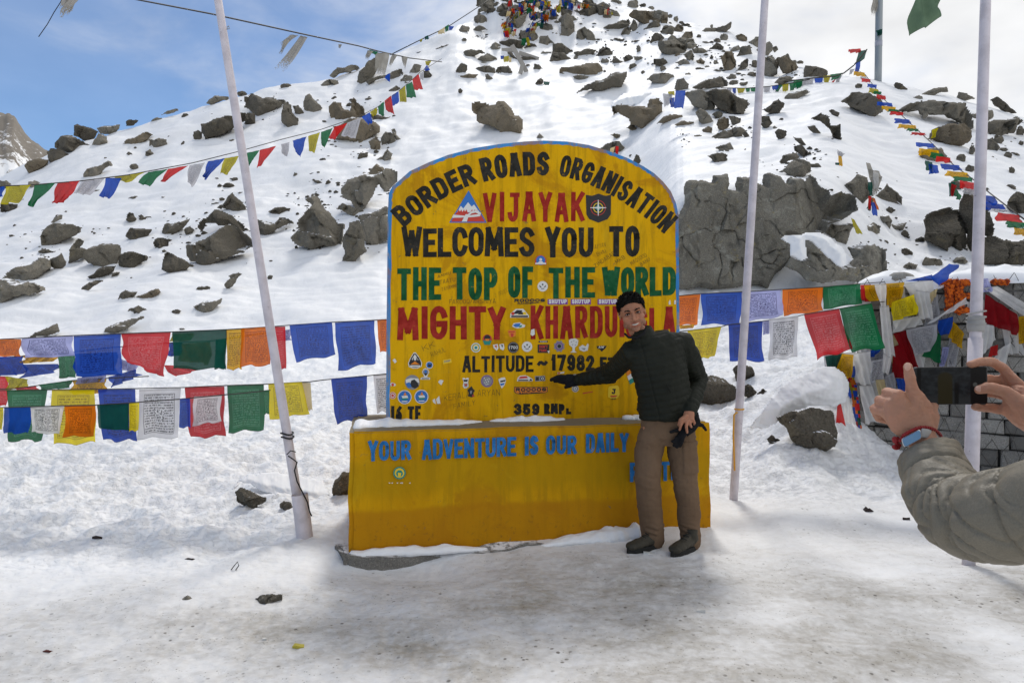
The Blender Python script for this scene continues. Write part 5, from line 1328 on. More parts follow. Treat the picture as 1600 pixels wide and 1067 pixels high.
def st_camp(mb):
    o = [(156,394),(152,376),(162,352),(180,322),(190,322),(208,346),(222,374),(220,392),(200,402),(176,402)]
    shape(mb, o, c2, 'w', 0); shape(mb, [(187 + (x - 187) * .88, 366 + (y - 366) * .88) for x, y in o], c2, 'k', 1)
    shape(mb, [(166,362),(186,330),(206,362)], c2, 'w', 2)
    for x in (168, 178, 196, 206): shape(mb, [(x - 8, 376), (x + 8, 376), (x, 344)], c2, 'k', 3)
    shape(mb, [(164,382),(186,366),(210,382)], c2, 'o', 4); shape(mb, [(162,394),(212,394),(212,386),(162,386)], c2, 'w', 5)
sticker(st_camp, "white and black mountain badge sticker with an orange tent")
def st_bl(cx, cy):
    def f(mb):
        disc(mb, cx, cy, 35, c2, 'w', 0); disc(mb, cx, cy, 31, c2, 'b', 1); shape(mb, [(cx - 16, cy - 6), (cx + 14, cy - 8), (cx + 18, cy + 4), (cx - 10, cy + 6)], c2, 'w', 2)
        shape(mb, [(cx - 6, cy - 8), (cx + 2, cy - 26), (cx + 10, cy - 8)], c2, 'o', 3); shape(mb, [(cx - 20, cy + 6), (cx + 20, cy + 4), (cx + 8, cy + 14), (cx - 8, cy + 14)], c2, 'g', 3)
        shape(mb, [(cx - 16, cy + 19), (cx + 16, cy + 19), (cx + 12, cy + 24), (cx - 12, cy + 24)], c2, 'w', 3)
    sticker(f, "round blue sticker with an orange and white boat shape")
st_bl(135, 545); st_bl(219, 543)
rnd_round(75, 537, 17, c2, [('w', 1), ('r', .86), ('w', .62), ('r', .4)], "small white and red round sticker")
def st_tab(mb): shape(mb, [(62,478),(72,472),(88,478),(92,484),(86,490),(66,490)], c2, 'w', 0); disc(mb, 75, 483, 7, c2, 'r', 1)
sticker(st_tab, "tiny red and white sticker at the left rim")
def st_bikepic(mb):
    disc(mb, 173, 471, 37, c2, 's', 0); shape(mb, [(140,458),(166,450),(204,452),(208,472),(176,480),(142,482)], c2, 'w', 1); shape(mb, [(160,490),(168,462),(184,456),(200,472),(206,492),(186,502)], c2, 'k', 2); shape(mb, [(140,476),(160,470),(170,494),(152,498)], c2, 'b', 3)
sticker(st_bikepic, "round photo sticker of a motorcycle")
def st_stag(mb): disc(mb, 259, 385, 18, c2, 'w', 0); disc(mb, 259, 385, 15, c2, 'b', 1); shape(mb, [(250,394),(254,376),(262,384),(270,374),(268,394)], c2, 'k', 2)
sticker(st_stag, "small round blue sticker with a stag")
def st_pin(mb):
    shape(mb, [(222,420),(228,406),(240,400),(252,406),(258,420),(246,444),(262,448),(262,457),(214,457),(216,448),(234,444)], c2, 'w', 0); disc(mb, 240, 420, 14, c2, 's', 1); shape(mb, [(230,426),(250,426),(240,440)], c2, 'k', 2); disc(mb, 240, 418, 7, c2, 'b', 3); shape(mb, [(220,454),(258,454),(258,450),(220,450)], c2, 'k', 2)
sticker(st_pin, "white map-pin shaped sticker")
def st_scrap(pp, c=c2, col_='w'):
    def f(mb): shape(mb, pp, c, col_, 0)
    sticker(f, "torn white sticker remnant")
st_scrap([(74,360),(86,352),(96,368),(86,376)]); st_scrap([(302,470),(312,458),(330,462),(318,486)]); st_scrap([(274,560),(286,552),(292,580),(278,572)]); st_scrap([(292,556),(308,538),(314,578),(298,578)])
st_scrap([(764,232),(768,208),(784,204),(786,232),(774,240)]); st_scrap([(1026,250),(1040,236),(1054,236),(1036,250)]); st_scrap([(1455,70),(1462,58),(1466,82),(1456,84)]); st_scrap([(1484,60),(1492,62),(1490,82),(1482,80)])
def st_label(mb): shape(mb, [(326,360),(368,352),(370,372),(328,380)], c2, 'y', 0); words(mb, "CAMP", 332, 372, 364, 368, 10, c2, 's', 1, .2)
sticker(st_label, "faded yellow label sticker")
def st_owl(mb):
    shape(mb, [(424,450),(434,448),(440,454),(446,448),(456,450),(452,470),(454,492),(446,500),(432,500),(426,490),(430,470)], c2, 'w', 0); shape(mb, [(428,458),(452,458),(448,468),(432,468)], c2, 'k', 1); shape(mb, [(432,476),(450,476),(448,494),(434,494)], c2, 's', 1); shape(mb, [(434,480),(448,480),(446,488),(436,488)], c2, 'r', 2)
sticker(st_owl, "small dark figure sticker below the altitude line")
rnd_round(547, 465, 31, c2, [('s', 1), ('p', .9), ('s', .8)], None)
def st_wh(mb):
    for i in range(9): shape(mb, [(530 + (i * 37) % 34, 446 + (i * 23) % 36), (536 + (i * 37) % 34, 448 + (i * 23) % 36), (532 + (i * 37) % 34, 456 + (i * 23) % 36)], c2, 'w', 4)
sticker(st_wh)
def st_fish(mb): shape(mb, [(604,456),(618,448),(636,446),(642,462),(634,486),(620,502),(614,488),(608,474)], c2, 'w', 0); shape(mb, [(612,464),(640,458),(638,466),(614,472)], c2, 'k', 1); shape(mb, [(612,478),(636,474),(630,484),(616,488)], c2, 'b', 1)
sticker(st_fish, "torn white and blue striped sticker")
def st_knight(mb): shape(mb, [(452,540),(456,522),(448,510),(460,498),(470,490),(476,502),(486,512),(478,526),(484,542),(468,546)], c2, 'k', 0); shape(mb, [(462,514),(472,512),(470,528),(462,528)], c2, 's', 1); disc(mb, 478, 538, 5, c2, 'r', 1)
sticker(st_knight, "black figure-shaped sticker")
def st_capt(mb): shape(mb, [(696,466),(700,448),(712,438),(740,436),(758,444),(776,456),(774,466)], c2, 'w', 0); shape(mb, [(702,454),(714,442),(744,440),(752,450)], c2, 'r', 1); shape(mb, [(702,464),(756,464),(752,458),(704,458)], c2, 'k', 1); shape(mb, [(756,464),(766,452),(774,464)], c2, 'k', 1)
sticker(st_capt, "red, white and black caption sticker")
def st_cam(mb): shape(mb, [(786,440),(836,438),(838,464),(788,466)], c2, 's', 0); shape(mb, [(790,444),(806,444),(806,462),(790,462)], c2, 'k', 1); disc(mb, 824, 452, 11, c2, 'k', 1); disc(mb, 824, 452, 7, c2, 'w', 2); disc(mb, 824, 452, 4, c2, 'k', 3)
sticker(st_cam, "grey camera sticker")
def st_redl(mb): shape(mb, [(900,422),(934,418),(932,426),(898,430)], c2, 'w', 0); shape(mb, [(902,423),(914,421),(912,427),(900,429)], c2, 'r', 1)
sticker(st_redl)
rnd_round(988, 503, 17, c2, [('w', 1), ('s', .85), ('w', .5), ('s', .25)], "small silver round sticker under the glove")
def st_j(mb):
    shape(mb, [(1152,500),(1160,490),(1200,486),(1208,498),(1210,530),(1202,548),(1180,556),(1152,546)], c2, 'y', 0); disc(mb, 1180, 516, 24, c2, 'y', 1); words(mb, "J", 1170, 530, 1190, 530, 26, c2, 'k', 2, .26)
    shape(mb, [(1160,538),(1200,536),(1190,544),(1168,545)], c2, 'r', 2); words(mb, "JAWA", 1168, 558, 1192, 556, 7, c2, 'k', 2, .22)
sticker(st_j, "yellow round sticker with a black J")
def st_flag(mb):
    q = [(1232,440),(1258,400),(1298,456),(1262,482)]
    L_ = lambda a, b, t: (a[0] + (b[0] - a[0]) * t, a[1] + (b[1] - a[1]) * t)
    tl, tr, br, bl = (1240,420), (1266,402), (1300,458), (1262,482)
    for k, cc in enumerate(('o', 'w', 'g')):
        shape(mb, [L_(tl, bl, k / 3), L_(tr, br, k / 3), L_(tr, br, (k + 1) / 3), L_(tl, bl, (k + 1) / 3)], c2, cc, 0)
sticker(st_flag, "orange, white and green striped sticker beside the man")
def st_face(mb):
    disc(mb, 251, 263, 26, c3, 'g', 0, onbase); disc(mb, 251, 263, 20, c3, 'y', 1, onbase); disc(mb, 251, 265, 14, c3, 'g', 2, onbase); shape(mb, [(244,262),(258,262),(256,278),(246,278)], c3, 'y', 3, onbase)
    for x in (205, 216, 238, 252, 258, 290): shape(mb, [(x, 304), (x + 8, 302), (x + 6, 308)], c3, 'w', 0, onbase)
sticker(st_face, "teal round sticker on the plinth below YOUR")
def st_sreg(mb): shape(mb, [(1024,524),(1076,516),(1076,520),(1026,529)], c2, 'r', 0)
sticker(st_sreg)

# snow lying on the ledge and along the footing
def snow_pile(name, pts, wid, hei, label, seed, cat='snow patch'):
    """a long lumpy ridge of snow along world points"""
    n = 16 * (len(pts) - 1); V, F = [], []
    P = [Vector(p) for p in pts]
    m_ = 12
    for i in range(n + 1):
        f = i / n * (len(P) - 1); k = min(int(f), len(P) - 2); p = P[k].lerp(P[k + 1], f - k)
        hh = (np.interp(f, range(len(P)), hei)) * (1 + 0.45 * float(fbm(i * .13 + seed, seed, 2))); ww = np.interp(f, range(len(P)), wid) * (1 + 0.25 * float(fbm(i * .2 + seed, 3 + seed, 2)))
        if i in (0, n): hh *= .05; ww *= .2
        for j in range(m_ + 1):
            a = -1 + 2 * j / m_
            q = p - S_N * (a * ww / 2)
            q.z += max(hh, .002) * (1 - abs(a) ** 3.0) * (1 + .3 * float(perlin(i * .21 + seed, a * 2.2))) - 0.012 * (abs(a) == 1)
            V.append(q)
    for i in range(n):
        for j in range(m_): F.append((i * (m_ + 1) + j, i * (m_ + 1) + j + 1, (i + 1) * (m_ + 1) + j + 1, (i + 1) * (m_ + 1) + j))
    for i in range(n): F.append((i * (m_ + 1), (i + 1) * (m_ + 1), (i + 1) * (m_ + 1) + m_, i * (m_ + 1) + m_))
    o = link_mesh(name, mesh_from(name, V, F, True), M_SNOW)
    return tag(o, label, cat, kind='stuff')
def SP(s, d, z): p = SA + S_U * s - S_N * d; p.z = z; return p
snow_pile('snow', [SP(.02, .30, .775), SP(.25, .33, .78), SP(.5, .32, .785), SP(.75, .31, .785), SP(.93, .33, .785)], [.30, .26, .18, .16, .05], [.035, .045, .025, .02, .006], "white snow strip on the plinth ledge at the board's left foot", 1)
snow_pile('snow', [SP(.98, .33, .785), SP(1.15, .32, .785), SP(1.35, .32, .785), SP(1.55, .34, .785)], [.05, .14, .15, .05], [.008, .03, .035, .008], "white snow strip on the plinth ledge under 359", 5)
snow_pile('snow', [SP(1.98, .30, .785), SP(2.1, .28, .785), SP(2.3, .3, .785)], [.06, .12, .05], [.02, .03, .01], "small snow patch on the ledge beside the man's hip", 6)
snow_pile('snow', [SP(.0, -.05, .002), SP(.3, -.05, .0), SP(.6, -.06, .0), SP(.9, -.06, -.005)], [.08, .11, .10, .03], [.02, .035, .03, .005], "snow strip on the footing below the plinth's left half", 7)
snow_pile('snow', [SP(1.25, -.09, .0), SP(1.5, -.06, .02), SP(1.75, -.07, .02), SP(1.95, -.06, .03), SP(2.1, -.05, .02)], [.05, .16, .20, .17, .06], [.006, .03, .055, .065, .012], "snow heap against the plinth beside the man's boots", 9)
# ------------------------------------------------------------------ cloth
def cloth_mat(name, c, ink=None, trans=0.5, fray=0.0, alpha=0.05):
    m = mat(name, c, 0.9, spec=0.05); t = NT(m); nt_ = m.node_tree
    uv = t.n('ShaderNodeUVMap'); uv.uv_map = 'UV'
    sx = t.n('ShaderNodeSeparateXYZ'); t.l(uv.outputs[0], sx.inputs[0])
    U, V = sx.outputs['X'], sx.outputs['Y']
    pos = t.n('ShaderNodeNewGeometry').outputs['Position']
    wv = t.noise(pos, 260, 2, 0.5); fold = t.noise(pos, 5, 4, 0.55)
    col = t.mix(t.rng(fold, 0.35, 0.68), tuple(x * 0.88 for x in c), tuple(min(1, x * 1.08) for x in c))
    col = t.mix(t.rng(wv, 0.4, 0.65, 0, 0.20), col, tuple(x * 0.55 for x in c))
    hem = t.math('MAXIMUM', t.rng(V, 0.96, 0.975, 0, 1), t.rng(V, 0.022, 0.012, 0, 1))
    col = t.mix(t.math('MULTIPLY', hem, 0.6), col, tuple(x * 0.5 for x in c))
    if ink is not None:
        oi = t.n('ShaderNodeObjectInfo')
        rowf = t.math('MULTIPLY', V, 19.0); row = t.math('FLOOR', rowf)
        fr = t.math('FRACT', rowf)
        cv = t.n('ShaderNodeCombineXYZ'); t.l(t.math('MULTIPLY', U, 34.0), cv.inputs[0]); t.l(t.math('MULTIPLY', row, 7.31), cv.inputs[1]); t.l(t.math('MULTIPLY', oi.outputs['Random'], 40.0), cv.inputs[2])
        g = t.n('ShaderNodeTexNoise'); g.inputs['Scale'].default_value = 1.0; g.inputs['Detail'].default_value = 2; t.l(cv.outputs[0], g.inputs['Vector'])
        cv2 = t.n('ShaderNodeCombineXYZ'); t.l(t.math('MULTIPLY', U, 60.0), cv2.inputs[0]); t.l(t.math('MULTIPLY', V, 60.0), cv2.inputs[1])
        g2 = t.noise(cv2.outputs[0], 1.0, 2, 0.6)
        text = t.math('MULTIPLY', t.rng(fr, 0.32, 0.40), t.rng(t.math('ADD', t.math('MULTIPLY', g.outputs['Fac'], .5), t.math('MULTIPLY', g2, .5)), 0.46, 0.50))
        mu = t.math('MULTIPLY', t.rng(U, 0.15, 0.16), t.rng(U, 0.85, 0.84)); mv = t.math('MULTIPLY', t.rng(V, 0.12, 0.13), t.rng(V, 0.89, 0.88))
        inner = t.math('MULTIPLY', mu, mv)
        # figure in the middle
        du = t.math('ABSOLUTE', t.math('SUBTRACT', U, 0.5)); dv = t.math('ABSOLUTE', t.math('SUBTRACT', V, 0.5))
        cen = t.math('MULTIPLY', t.rng(du, 0.14, 0.135), t.rng(dv, 0.13, 0.125))
        pic = t.rng(t.noise(cv2.outputs[0], 0.42, 3, 0.6), 0.49, 0.53)
        k = t.math('ADD', t.math('MULTIPLY', text, t.math('SUBTRACT', 1.0, cen)), t.math('MULTIPLY', pic, cen))
        k = t.math('MULTIPLY', k, inner)
        # frame line
        fu = t.math('MULTIPLY', t.rng(du, 0.352, 0.358), t.rng(du, 0.372, 0.366)); fv = t.math('MULTIPLY', t.rng(dv, 0.388, 0.392), t.rng(dv, 0.404, 0.400))
        fl = t.math('MAXIMUM', t.math('MULTIPLY', fu, t.rng(dv, 0.402, 0.400)), t.math('MULTIPLY', fv, t.rng(du, 0.37, 0.368)))
        k = t.math('MINIMUM', t.math('ADD', k, fl), 1.0)
        col = t.mix(t.math('MULTIPLY', k, 0.80), col, ink)
    t.base(col)
    t.bump(fold, 0.02, 0.5)
    tr = t.n('ShaderNodeBsdfTranslucent'); t.l(col, tr.inputs['Color'])
    mx = t.n('ShaderNodeMixShader'); mx.inputs[0].default_value = trans
    t.l(t.b.outputs[0], mx.inputs[1]); t.l(tr.outputs[0], mx.inputs[2])
    last = mx.outputs[0]
    o = nt_.nodes['Material Output']
    if alpha > 0:
        tp = t.n('ShaderNodeBsdfTransparent'); m2 = t.n('ShaderNodeMixShader')
        if fray > 0:
            # threadbare holes and frayed lower edge
            n_ = t.noise(pos, 55, 4, 0.7)
            a_ = t.math('MAXIMUM', t.rng(t.math('SUBTRACT', n_, t.math('MULTIPLY', V, 0.55)), 0.36, 0.46, 0, 1), alpha)
            t.l(a_, m2.inputs[0])
        else: m2.inputs[0].default_value = alpha
        t.l(last, m2.inputs[1]); t.l(tp.outputs[0], m2.inputs[2]); last = m2.outputs[0]
    t.l(last, o.inputs['Surface'])
    return m
DKI = (0.012, 0.012, 0.02)
FM = dict(
 blue=cloth_mat('blue_cloth', (0.006, 0.055, 0.42), (0.004, 0.014, 0.10)), lblue=cloth_mat('faded_blue_cloth', (0.022, 0.085, 0.46), (0.008, 0.02, 0.14)),
 white=cloth_mat('white_cloth', (0.76, 0.76, 0.79), DKI), lilac=cloth_mat('lilac_cloth', (0.42, 0.44, 0.74), (0.05, 0.05, 0.16)),
 red=cloth_mat('red_cloth', (0.58, 0.018, 0.026), (0.60, 0.13, 0.14)), dred=cloth_mat('dark_red_cloth', (0.34, 0.010, 0.016)),
 green=cloth_mat('green_cloth', (0.008, 0.135, 0.048), (0.07, 0.25, 0.14)), dgreen=cloth_mat('dark_green_cloth', (0.006, 0.075, 0.055)),
 yellow=cloth_mat('yellow_cloth', (0.82, 0.66, 0.012), (0.30, 0.20, 0.01)), gold=cloth_mat('gold_cloth', (0.72, 0.40, 0.008), (0.12, 0.05, 0.004)),
 orange=cloth_mat('orange_cloth', (0.74, 0.17, 0.008), (0.22, 0.03, 0.006)), cream=cloth_mat('cream_cloth', (0.68, 0.55, 0.30)),
 pwhite=cloth_mat('plain_white_cloth', (0.80, 0.79, 0.77), None, 0.45, 0, 0.04), grey=cloth_mat('grey_tattered_cloth', (0.34, 0.32, 0.28), None, 0.4, 1.0, 0.05),
 olive=cloth_mat('olive_yellow_cloth', (0.46, 0.40, 0.015), (0.2, 0.16, 0.01)), sage=cloth_mat('sage_green_cloth', (0.13, 0.20, 0.13), None, 0.35, 0, 0),
 pblue=cloth_mat('plain_blue_cloth', (0.012, 0.075, 0.44)), pgreen=cloth_mat('plain_green_cloth', (0.010, 0.15, 0.055)), pred=cloth_mat('plain_red_cloth', (0.56, 0.022, 0.022)),
 gwhite=cloth_mat('greyish_white_cloth', (0.52, 0.52, 0.55), (0.2, 0.2, 0.22)))
M_CORD = mat('cord', (0.05, 0.045, 0.04), 0.8)
M_WIRE = mat('black_wire', (0.012, 0.012, 0.014), 0.6)

def cloth_mesh(q, dep, seed=0, amp=0.02, n=12, m_=12, folds=2.2, sag=0.0):
    """cloth through four picture corners (top left, top right, bottom right, bottom left) at its own depth, with folds"""
    if not isinstance(dep, (list, tuple)): dep = [dep] * 4
    W = [np.array(at(x, y, d)) for (x, y), d in zip(q, dep)]
    a, b = np.meshgrid(np.linspace(0, 1, n + 1), np.linspace(0, 1, m_ + 1))     # a along, b down
    P = ((1 - a) * (1 - b))[..., None] * W[0] + (a * (1 - b))[..., None] * W[1] + (a * b)[..., None] * W[2] + ((1 - a) * b)[..., None] * W[3]
    rs = np.random.RandomState(seed + 77)
    p1, p2 = rs.uniform(0, 6.28, 2); f1 = folds * rs.uniform(.7, 1.3); sk = rs.uniform(-.6, .6)
    size = np.linalg.norm(W[1] - W[0]); amp = amp * min(1, size / 0.25)
    wv = np.sin((a + sk * b) * f1 * 2 * np.pi + p1) * (0.25 + 0.9 * b) + 0.5 * fbm(a * 2.2 + seed, b * 2.2 - seed, 3) * (0.2 + b)
    P[..., 1] -= amp * wv
    down = (W[3] + W[2] - W[0] - W[1]) / 2; al = (W[1] - W[0])
    P += (0.030 * np.sin(a * 9 + p2) * b ** 2)[..., None] * down + (0.035 * np.sin(b * 5 + p1) * b)[..., None] * al * 0.6
    P[..., 2] += (0.035 * size) * (1 - np.abs(np.sin(a * 2 * np.pi * 1.5 + p2))) * (b < 0.02) * 0 - sag * size * (4 * a * (1 - a))
    V = P.reshape(-1, 3)
    idx_ = np.arange((n + 1) * (m_ + 1)).reshape(m_ + 1, n + 1)
    F = np.stack([idx_[:-1, :-1], idx_[1:, :-1], idx_[1:, 1:], idx_[:-1, 1:]], -1).reshape(-1, 4)
    return V, F, np.stack([a.ravel(), 1 - b.ravel()], -1)
def cloth_obj(name, V, F, UVs, material, parent=None):
    me = bpy.data.meshes.new(name)
    me.from_pydata(V.tolist(), [], F.tolist()); me.update()
    me.polygons.foreach_set('use_smooth', [True] * len(me.polygons))
    uvl = me.uv_layers.new(name='UV')
    li = np.zeros(len(me.loops), np.int32); me.loops.foreach_get('vertex_index', li)
    uvl.data.foreach_set('uv', UVs[li].ravel().astype(np.float32))
    return link_mesh(name, me, material, parent)
_cs = [0]
def flag(q, dep, colr, parent=None, name='flag', amp=0.02, **kw):
    _cs[0] += 1
    return cloth_obj(name, *cloth_mesh(q, dep, _cs[0], amp, **kw), FM[colr], parent)
def P7(x, y): return (x / 2.5806, 460 + y / 2.5806)
def PW(x, y): return (1040 + x / 2.807, 400 + y / 2.807)
def PX(x, y): return (1270 + x / 4.8485, 410 + y / 4.8485)
def PG(x, y): return (1270 + x / 5.082, 560 + y / 5.082)
def PH(k): 
    x0, y0, s = CROPS[k]; return lambda x, y: (x0 + x / s, y0 + y / s)
def PA(x, y): return (x / 2.2857, y / 2.2857)
def PB(x, y): return (1050 + x / 2.4818, y / 2.4818)
def string(label, cord, dcord, flags, dep, f, group, rad=0.004, amp=0.02, n=12, cat='prayer flags', name='prayer_flag_string', fname='flag', m=None, jit=0.0):
    """cord + flags sewn to it; cord is a list of picture points with depths dcord"""
    r = empty(name, at(*f(*cord[0]), dcord[0])); tag(r, label, cat, group)
    mb = MB(); pts = []
    for i in range(len(cord) - 1):
        A, B = at(*f(*cord[i]), dcord[i]), at(*f(*cord[i + 1]), dcord[i + 1])
        for k in range(4): pts.append(A.lerp(B, k / 4))
    pts.append(at(*f(*cord[-1]), dcord[-1]))
    mb.tube(pts, rad, 6); mb.build('cord', m or M_CORD, r)
    for i, (q, c) in enumerate(flags):
        d = dep(q) if callable(dep) else dep
        dd = d + (0.012 if i % 2 else -0.012)
        flag([f(*p) for p in q], dd, c, r, fname, amp, n=n, m_=n)
    return r
GPF = 'prayer flag strings'
# --- left: upper string, blown tier behind it, lower string, foremost string
string("prayer flag string left of the sign, upper row of large flags behind the board", [(-1700,192),(0,181),(290,166),(490,158),(690,151),(910,142),(1080,131),(1170,124),(1340,112),(1510,104),(1640,96)], [5.6]*11, [
 ([(-30,182),(82,180),(84,250),(-30,250)],'orange'),([(88,178),(292,168),(296,250),(90,256)],'lilac'),([(296,168),(488,160),(480,322),(298,335)],'lblue'),
 ([(490,160),(690,152),(660,336),(502,272)],'red'),([(695,152),(912,142),(912,300),(700,302)],'dgreen'),([(912,140),(985,138),(975,300),(915,305)],'gold'),
 ([(972,138),(1092,130),(1097,285),(975,290)],'orange'),([(1094,131),(1150,129),(1152,302),(1098,312)],'red'),([(1168,124),(1338,112),(1355,245),(1190,272)],'lblue'),
 ([(1350,114),(1510,105),(1515,275),(1365,308)],'lblue'),([(1520,104),(1610,99),(1610,228),(1530,234)],'orange')], 5.6, P7, GPF, amp=0.025)
string("prayer flag string left of the sign, wind-blown middle row of twisted flags", [(-1700,262),(0,255),(230,240),(440,215),(560,205),(690,195),(850,188),(1110,150),(1180,142)], [5.85]*9, [
 ([(-30,252),(96,250),(96,322),(-30,330)],'blue'),([(92,246),(228,231),(228,268),(95,278)],'gold'),([(95,282),(236,280),(232,312),(95,336)],'lblue'),([(230,240),(302,238),(302,335),(236,336)],'green'),
 ([(300,240),(470,232),(478,325),(300,335)],'blue'),([(480,255),(560,290),(540,312),(482,300)],'lilac'),([(440,332),(545,302),(566,326),(445,376)],'lblue'),([(680,195),(735,193),(735,246),(680,250)],'blue'),
 ([(728,200),(846,190),(846,282),(728,268)],'gold'),([(690,160),(780,156),(778,186),(692,190)],'olive'),([(1108,150),(1172,140),(1172,186),(1112,190)],'lilac'),([(868,182),(912,180),(912,300),(866,300)],'dgreen'),
 ([(660,285),(760,288),(800,305),(702,332)],'red'),([(-30,330),(32,330),(22,450),(-30,452)],'red'),([(20,330),(116,342),(100,372),(30,386)],'olive')], 5.85, P7, GPF, amp=0.045)
string("prayer flag string left of the sign, short row of blown gold and green flags", [(-1700,400),(60,380),(160,366),(290,347),(430,338),(600,330)], [5.5]*6, [
 ([(155,364),(288,346),(290,376),(160,386)],'green'),([(290,346),(426,340),(426,396),(290,405)],'gold'),([(312,336),(430,326),(426,352),(316,360)],'lilac'),([(60,376),(150,366),(150,384),(62,392)],'red')], 5.5, P7, GPF, amp=0.03)
string("prayer flag string left of the sign, low row with big white and red flags", [(-1700,392),(0,387),(210,384),(480,381),(740,375),(910,367),(1065,362),(1250,352),(1300,345),(1500,326),(1640,312)], [5.25]*11, [
 ([(28,386),(190,385),(166,588),(38,590)],'green'),([(208,385),(381,384),(386,598),(208,605)],'yellow'),([(395,384),(546,382),(556,588),(420,590)],'blue'),([(560,384),(728,378),(718,578),(556,580)],'white'),
 ([(745,376),(905,370),(905,570),(765,578)],'red'),([(915,368),(1063,363),(1068,545),(920,557)],'green'),([(1082,362),(1216,352),(1246,480),(1090,506)],'yellow'),([(1216,354),(1252,356),(1260,464),(1240,468)],'cream'),
 ([(1335,340),(1480,330),(1478,495),(1355,522)],'blue'),([(1505,326),(1580,320),(1580,470),(1520,476)],'white')], 5.25, P7, GPF, amp=0.016)
string("prayer flag string left of the sign, foremost bottom row with orange and white flags", [(-1700,470),(0,456),(260,449),(390,446),(560,434),(725,422),(900,405),(1000,396),(1090,386)], [5.05]*9, [
 ([(-30,458),(12,456),(10,545),(-30,548)],'yellow'),([(15,456),(126,452),(121,558),(18,560)],'pblue'),([(121,455),(259,450),(236,566),(122,556)],'white'),([(262,449),(383,446),(386,572),(258,572)],'orange'),
 ([(392,446),(520,440),(518,550),(402,540)],'dgreen'),([(520,438),(562,434),(556,550),(518,552)],'yellow'),([(725,422),(766,420),(770,535),(722,538)],'lblue'),([(782,412),(893,406),(886,512),(774,530)],'white'),([(1064,388),(1086,386),(1086,480),(1066,482)],'green')], 5.05, P7, GPF, amp=0.018)
# --- right of the sign
string("prayer flag string right of the sign, upper row reaching the stone wall", [(-60,180),(62,174),(155,165),(335,157),(505,147),(690,136),(855,122),(960,114)], [6.1]*6 + [6.3, 6.7], [
 ([(40,176),(152,168),(140,300),(40,306)],'orange'),([(155,165),(335,158),(330,300),(160,300)],'lblue'),([(335,158),(506,148),(516,262),(340,292)],'lilac'),([(512,147),(690,137),(690,242),(518,262)],'orange'),
 ([(692,135),(856,123),(860,208),(692,235)],'green')], 6.15, PW, GPF, amp=0.02)
string("prayer flag string right of the sign, lower row with a yellow flag beside the man", [(-40,345),(95,328),(245,310),(275,301),(425,286),(582,264),(612,255),(762,231),(905,207),(960,200)], [5.95]*7 + [5.95, 6.1, 6.6], [
 ([(95,328),(245,310),(213,442),(148,450)],'yellow'),([(275,301),(425,286),(428,462),(283,458)],'blue'),([(455,277),(582,263),(576,445),(455,456)],'white'),([(608,256),(762,231),(815,412),(662,453)],'red'),
 ([(762,231),(905,208),(960,405),(815,418)],'green'),([(425,286),(456,280),(456,340),(428,345)],'lilac'),([(60,305),(126,300),(122,316),(62,320)],'gold')], 5.95, PW, GPF, amp=0.02)
# --- pennant string rising to the hill on the left
H1, H2, H3, H4, H5, H6, H7, H8 = (PH(str(i)) for i in range(1, 9))
_pc = [(-60,306),(0,291),(45,289.5),(125,283),(200,273.5),(300,255),(372,237),(440,218),(500,203),(560,183),(600,162),(640,128),(658,112),(690,92)]
_pd = [6.4,7,7.3,7.8,8.4,9.2,10,11,12,13.2,14.2,15.4,16.2,30]
def pdep(q):
    return None
r = empty('pennant_string', at(*_pc[0], _pd[0])); tag(r, "long string of small coloured pennants rising across the left slope", 'pennants', GPF)
mb = MB(); mb.tube([at(x, y, d) for (x, y), d in zip(_pc, _pd)], [0.006] * 12 + [0.008, 0.012], 6); mb.build('cord', M_CORD, r)
PEN = [(H1,[(-30,812),(38,806),(12,885),(-30,900)],'pblue'),(H1,[(42,803),(246,795),(148,930),(12,945)],'olive'),(H1,[(268,790),(432,781),(262,962),(218,957)],'pgreen'),(H1,[(448,778),(627,763),(500,932),(405,940)],'pred'),
 (H1,[(640,762),(813,744),(690,875),(568,855)],'gwhite'),(H1,[(826,740),(952,742),(860,902),(784,886)],'pblue'),(H1,[(892,734),(1135,696),(990,780),(908,752)],'olive'),(H1,[(1160,694),(1312,672),(1160,806),(1070,780)],'pgreen'),
 (H1,[(1315,670),(1472,643),(1290,770),(1245,770)],'pred'),(H1,[(1480,642),(1602,622),(1505,815),(1455,765)],'gwhite'),(H2,[(103,810),(216,789),(90,930),(75,905)],'pblue'),(H2,[(212,790),(306,774),(240,897),(184,886)],'olive'),
 (H2,[(350,756),(443,736),(378,836),(358,836)],'pgreen'),(H2,[(445,735),(553,708),(460,836),(422,852)],'pred'),(H2,[(585,698),(642,683),(630,782),(592,760)],'gwhite'),(H2,[(662,673),(753,646),(714,786),(676,746)],'pblue'),
 (H2,[(763,643),(842,619),(802,752),(765,738)],'olive'),(H2,[(850,616),(926,590),(870,722),(846,690)],'pgreen'),(H2,[(935,584),(1022,556),(945,667),(898,660)],'pred'),(H2,[(1020,556),(1113,520),(1075,660),(985,640)],'gwhite'),
 (H2,[(1115,518),(1170,487),(1190,556),(1160,566)],'pblue'),(H2,[(1170,486),(1216,455),(1218,502),(1190,514)],'olive'),(H2,[(1222,450),(1262,415),(1265,512),(1230,500)],'pgreen'),(H2,[(1266,412),(1309,376),(1330,502),(1275,475)],'pred'),
 (H2,[(1313,376),(1358,348),(1363,420),(1315,452)],'pblue'),(H2,[(1362,346),(1403,312),(1412,420),(1368,420)],'olive'),(H2,[(1407,308),(1448,285),(1476,390),(1412,390)],'pgreen'),(H2,[(1450,272),(1490,235),(1520,336),(1460,342)],'pred')]
for f, q, c in PEN:
    pp = [f(*p) for p in q]; d = float(np.interp((pp[0][0] + pp[1][0]) / 2, [p[0] for p in _pc], _pd))
    flag(pp, d, c, r, 'pennant', 0.03, n=9, m_=9)
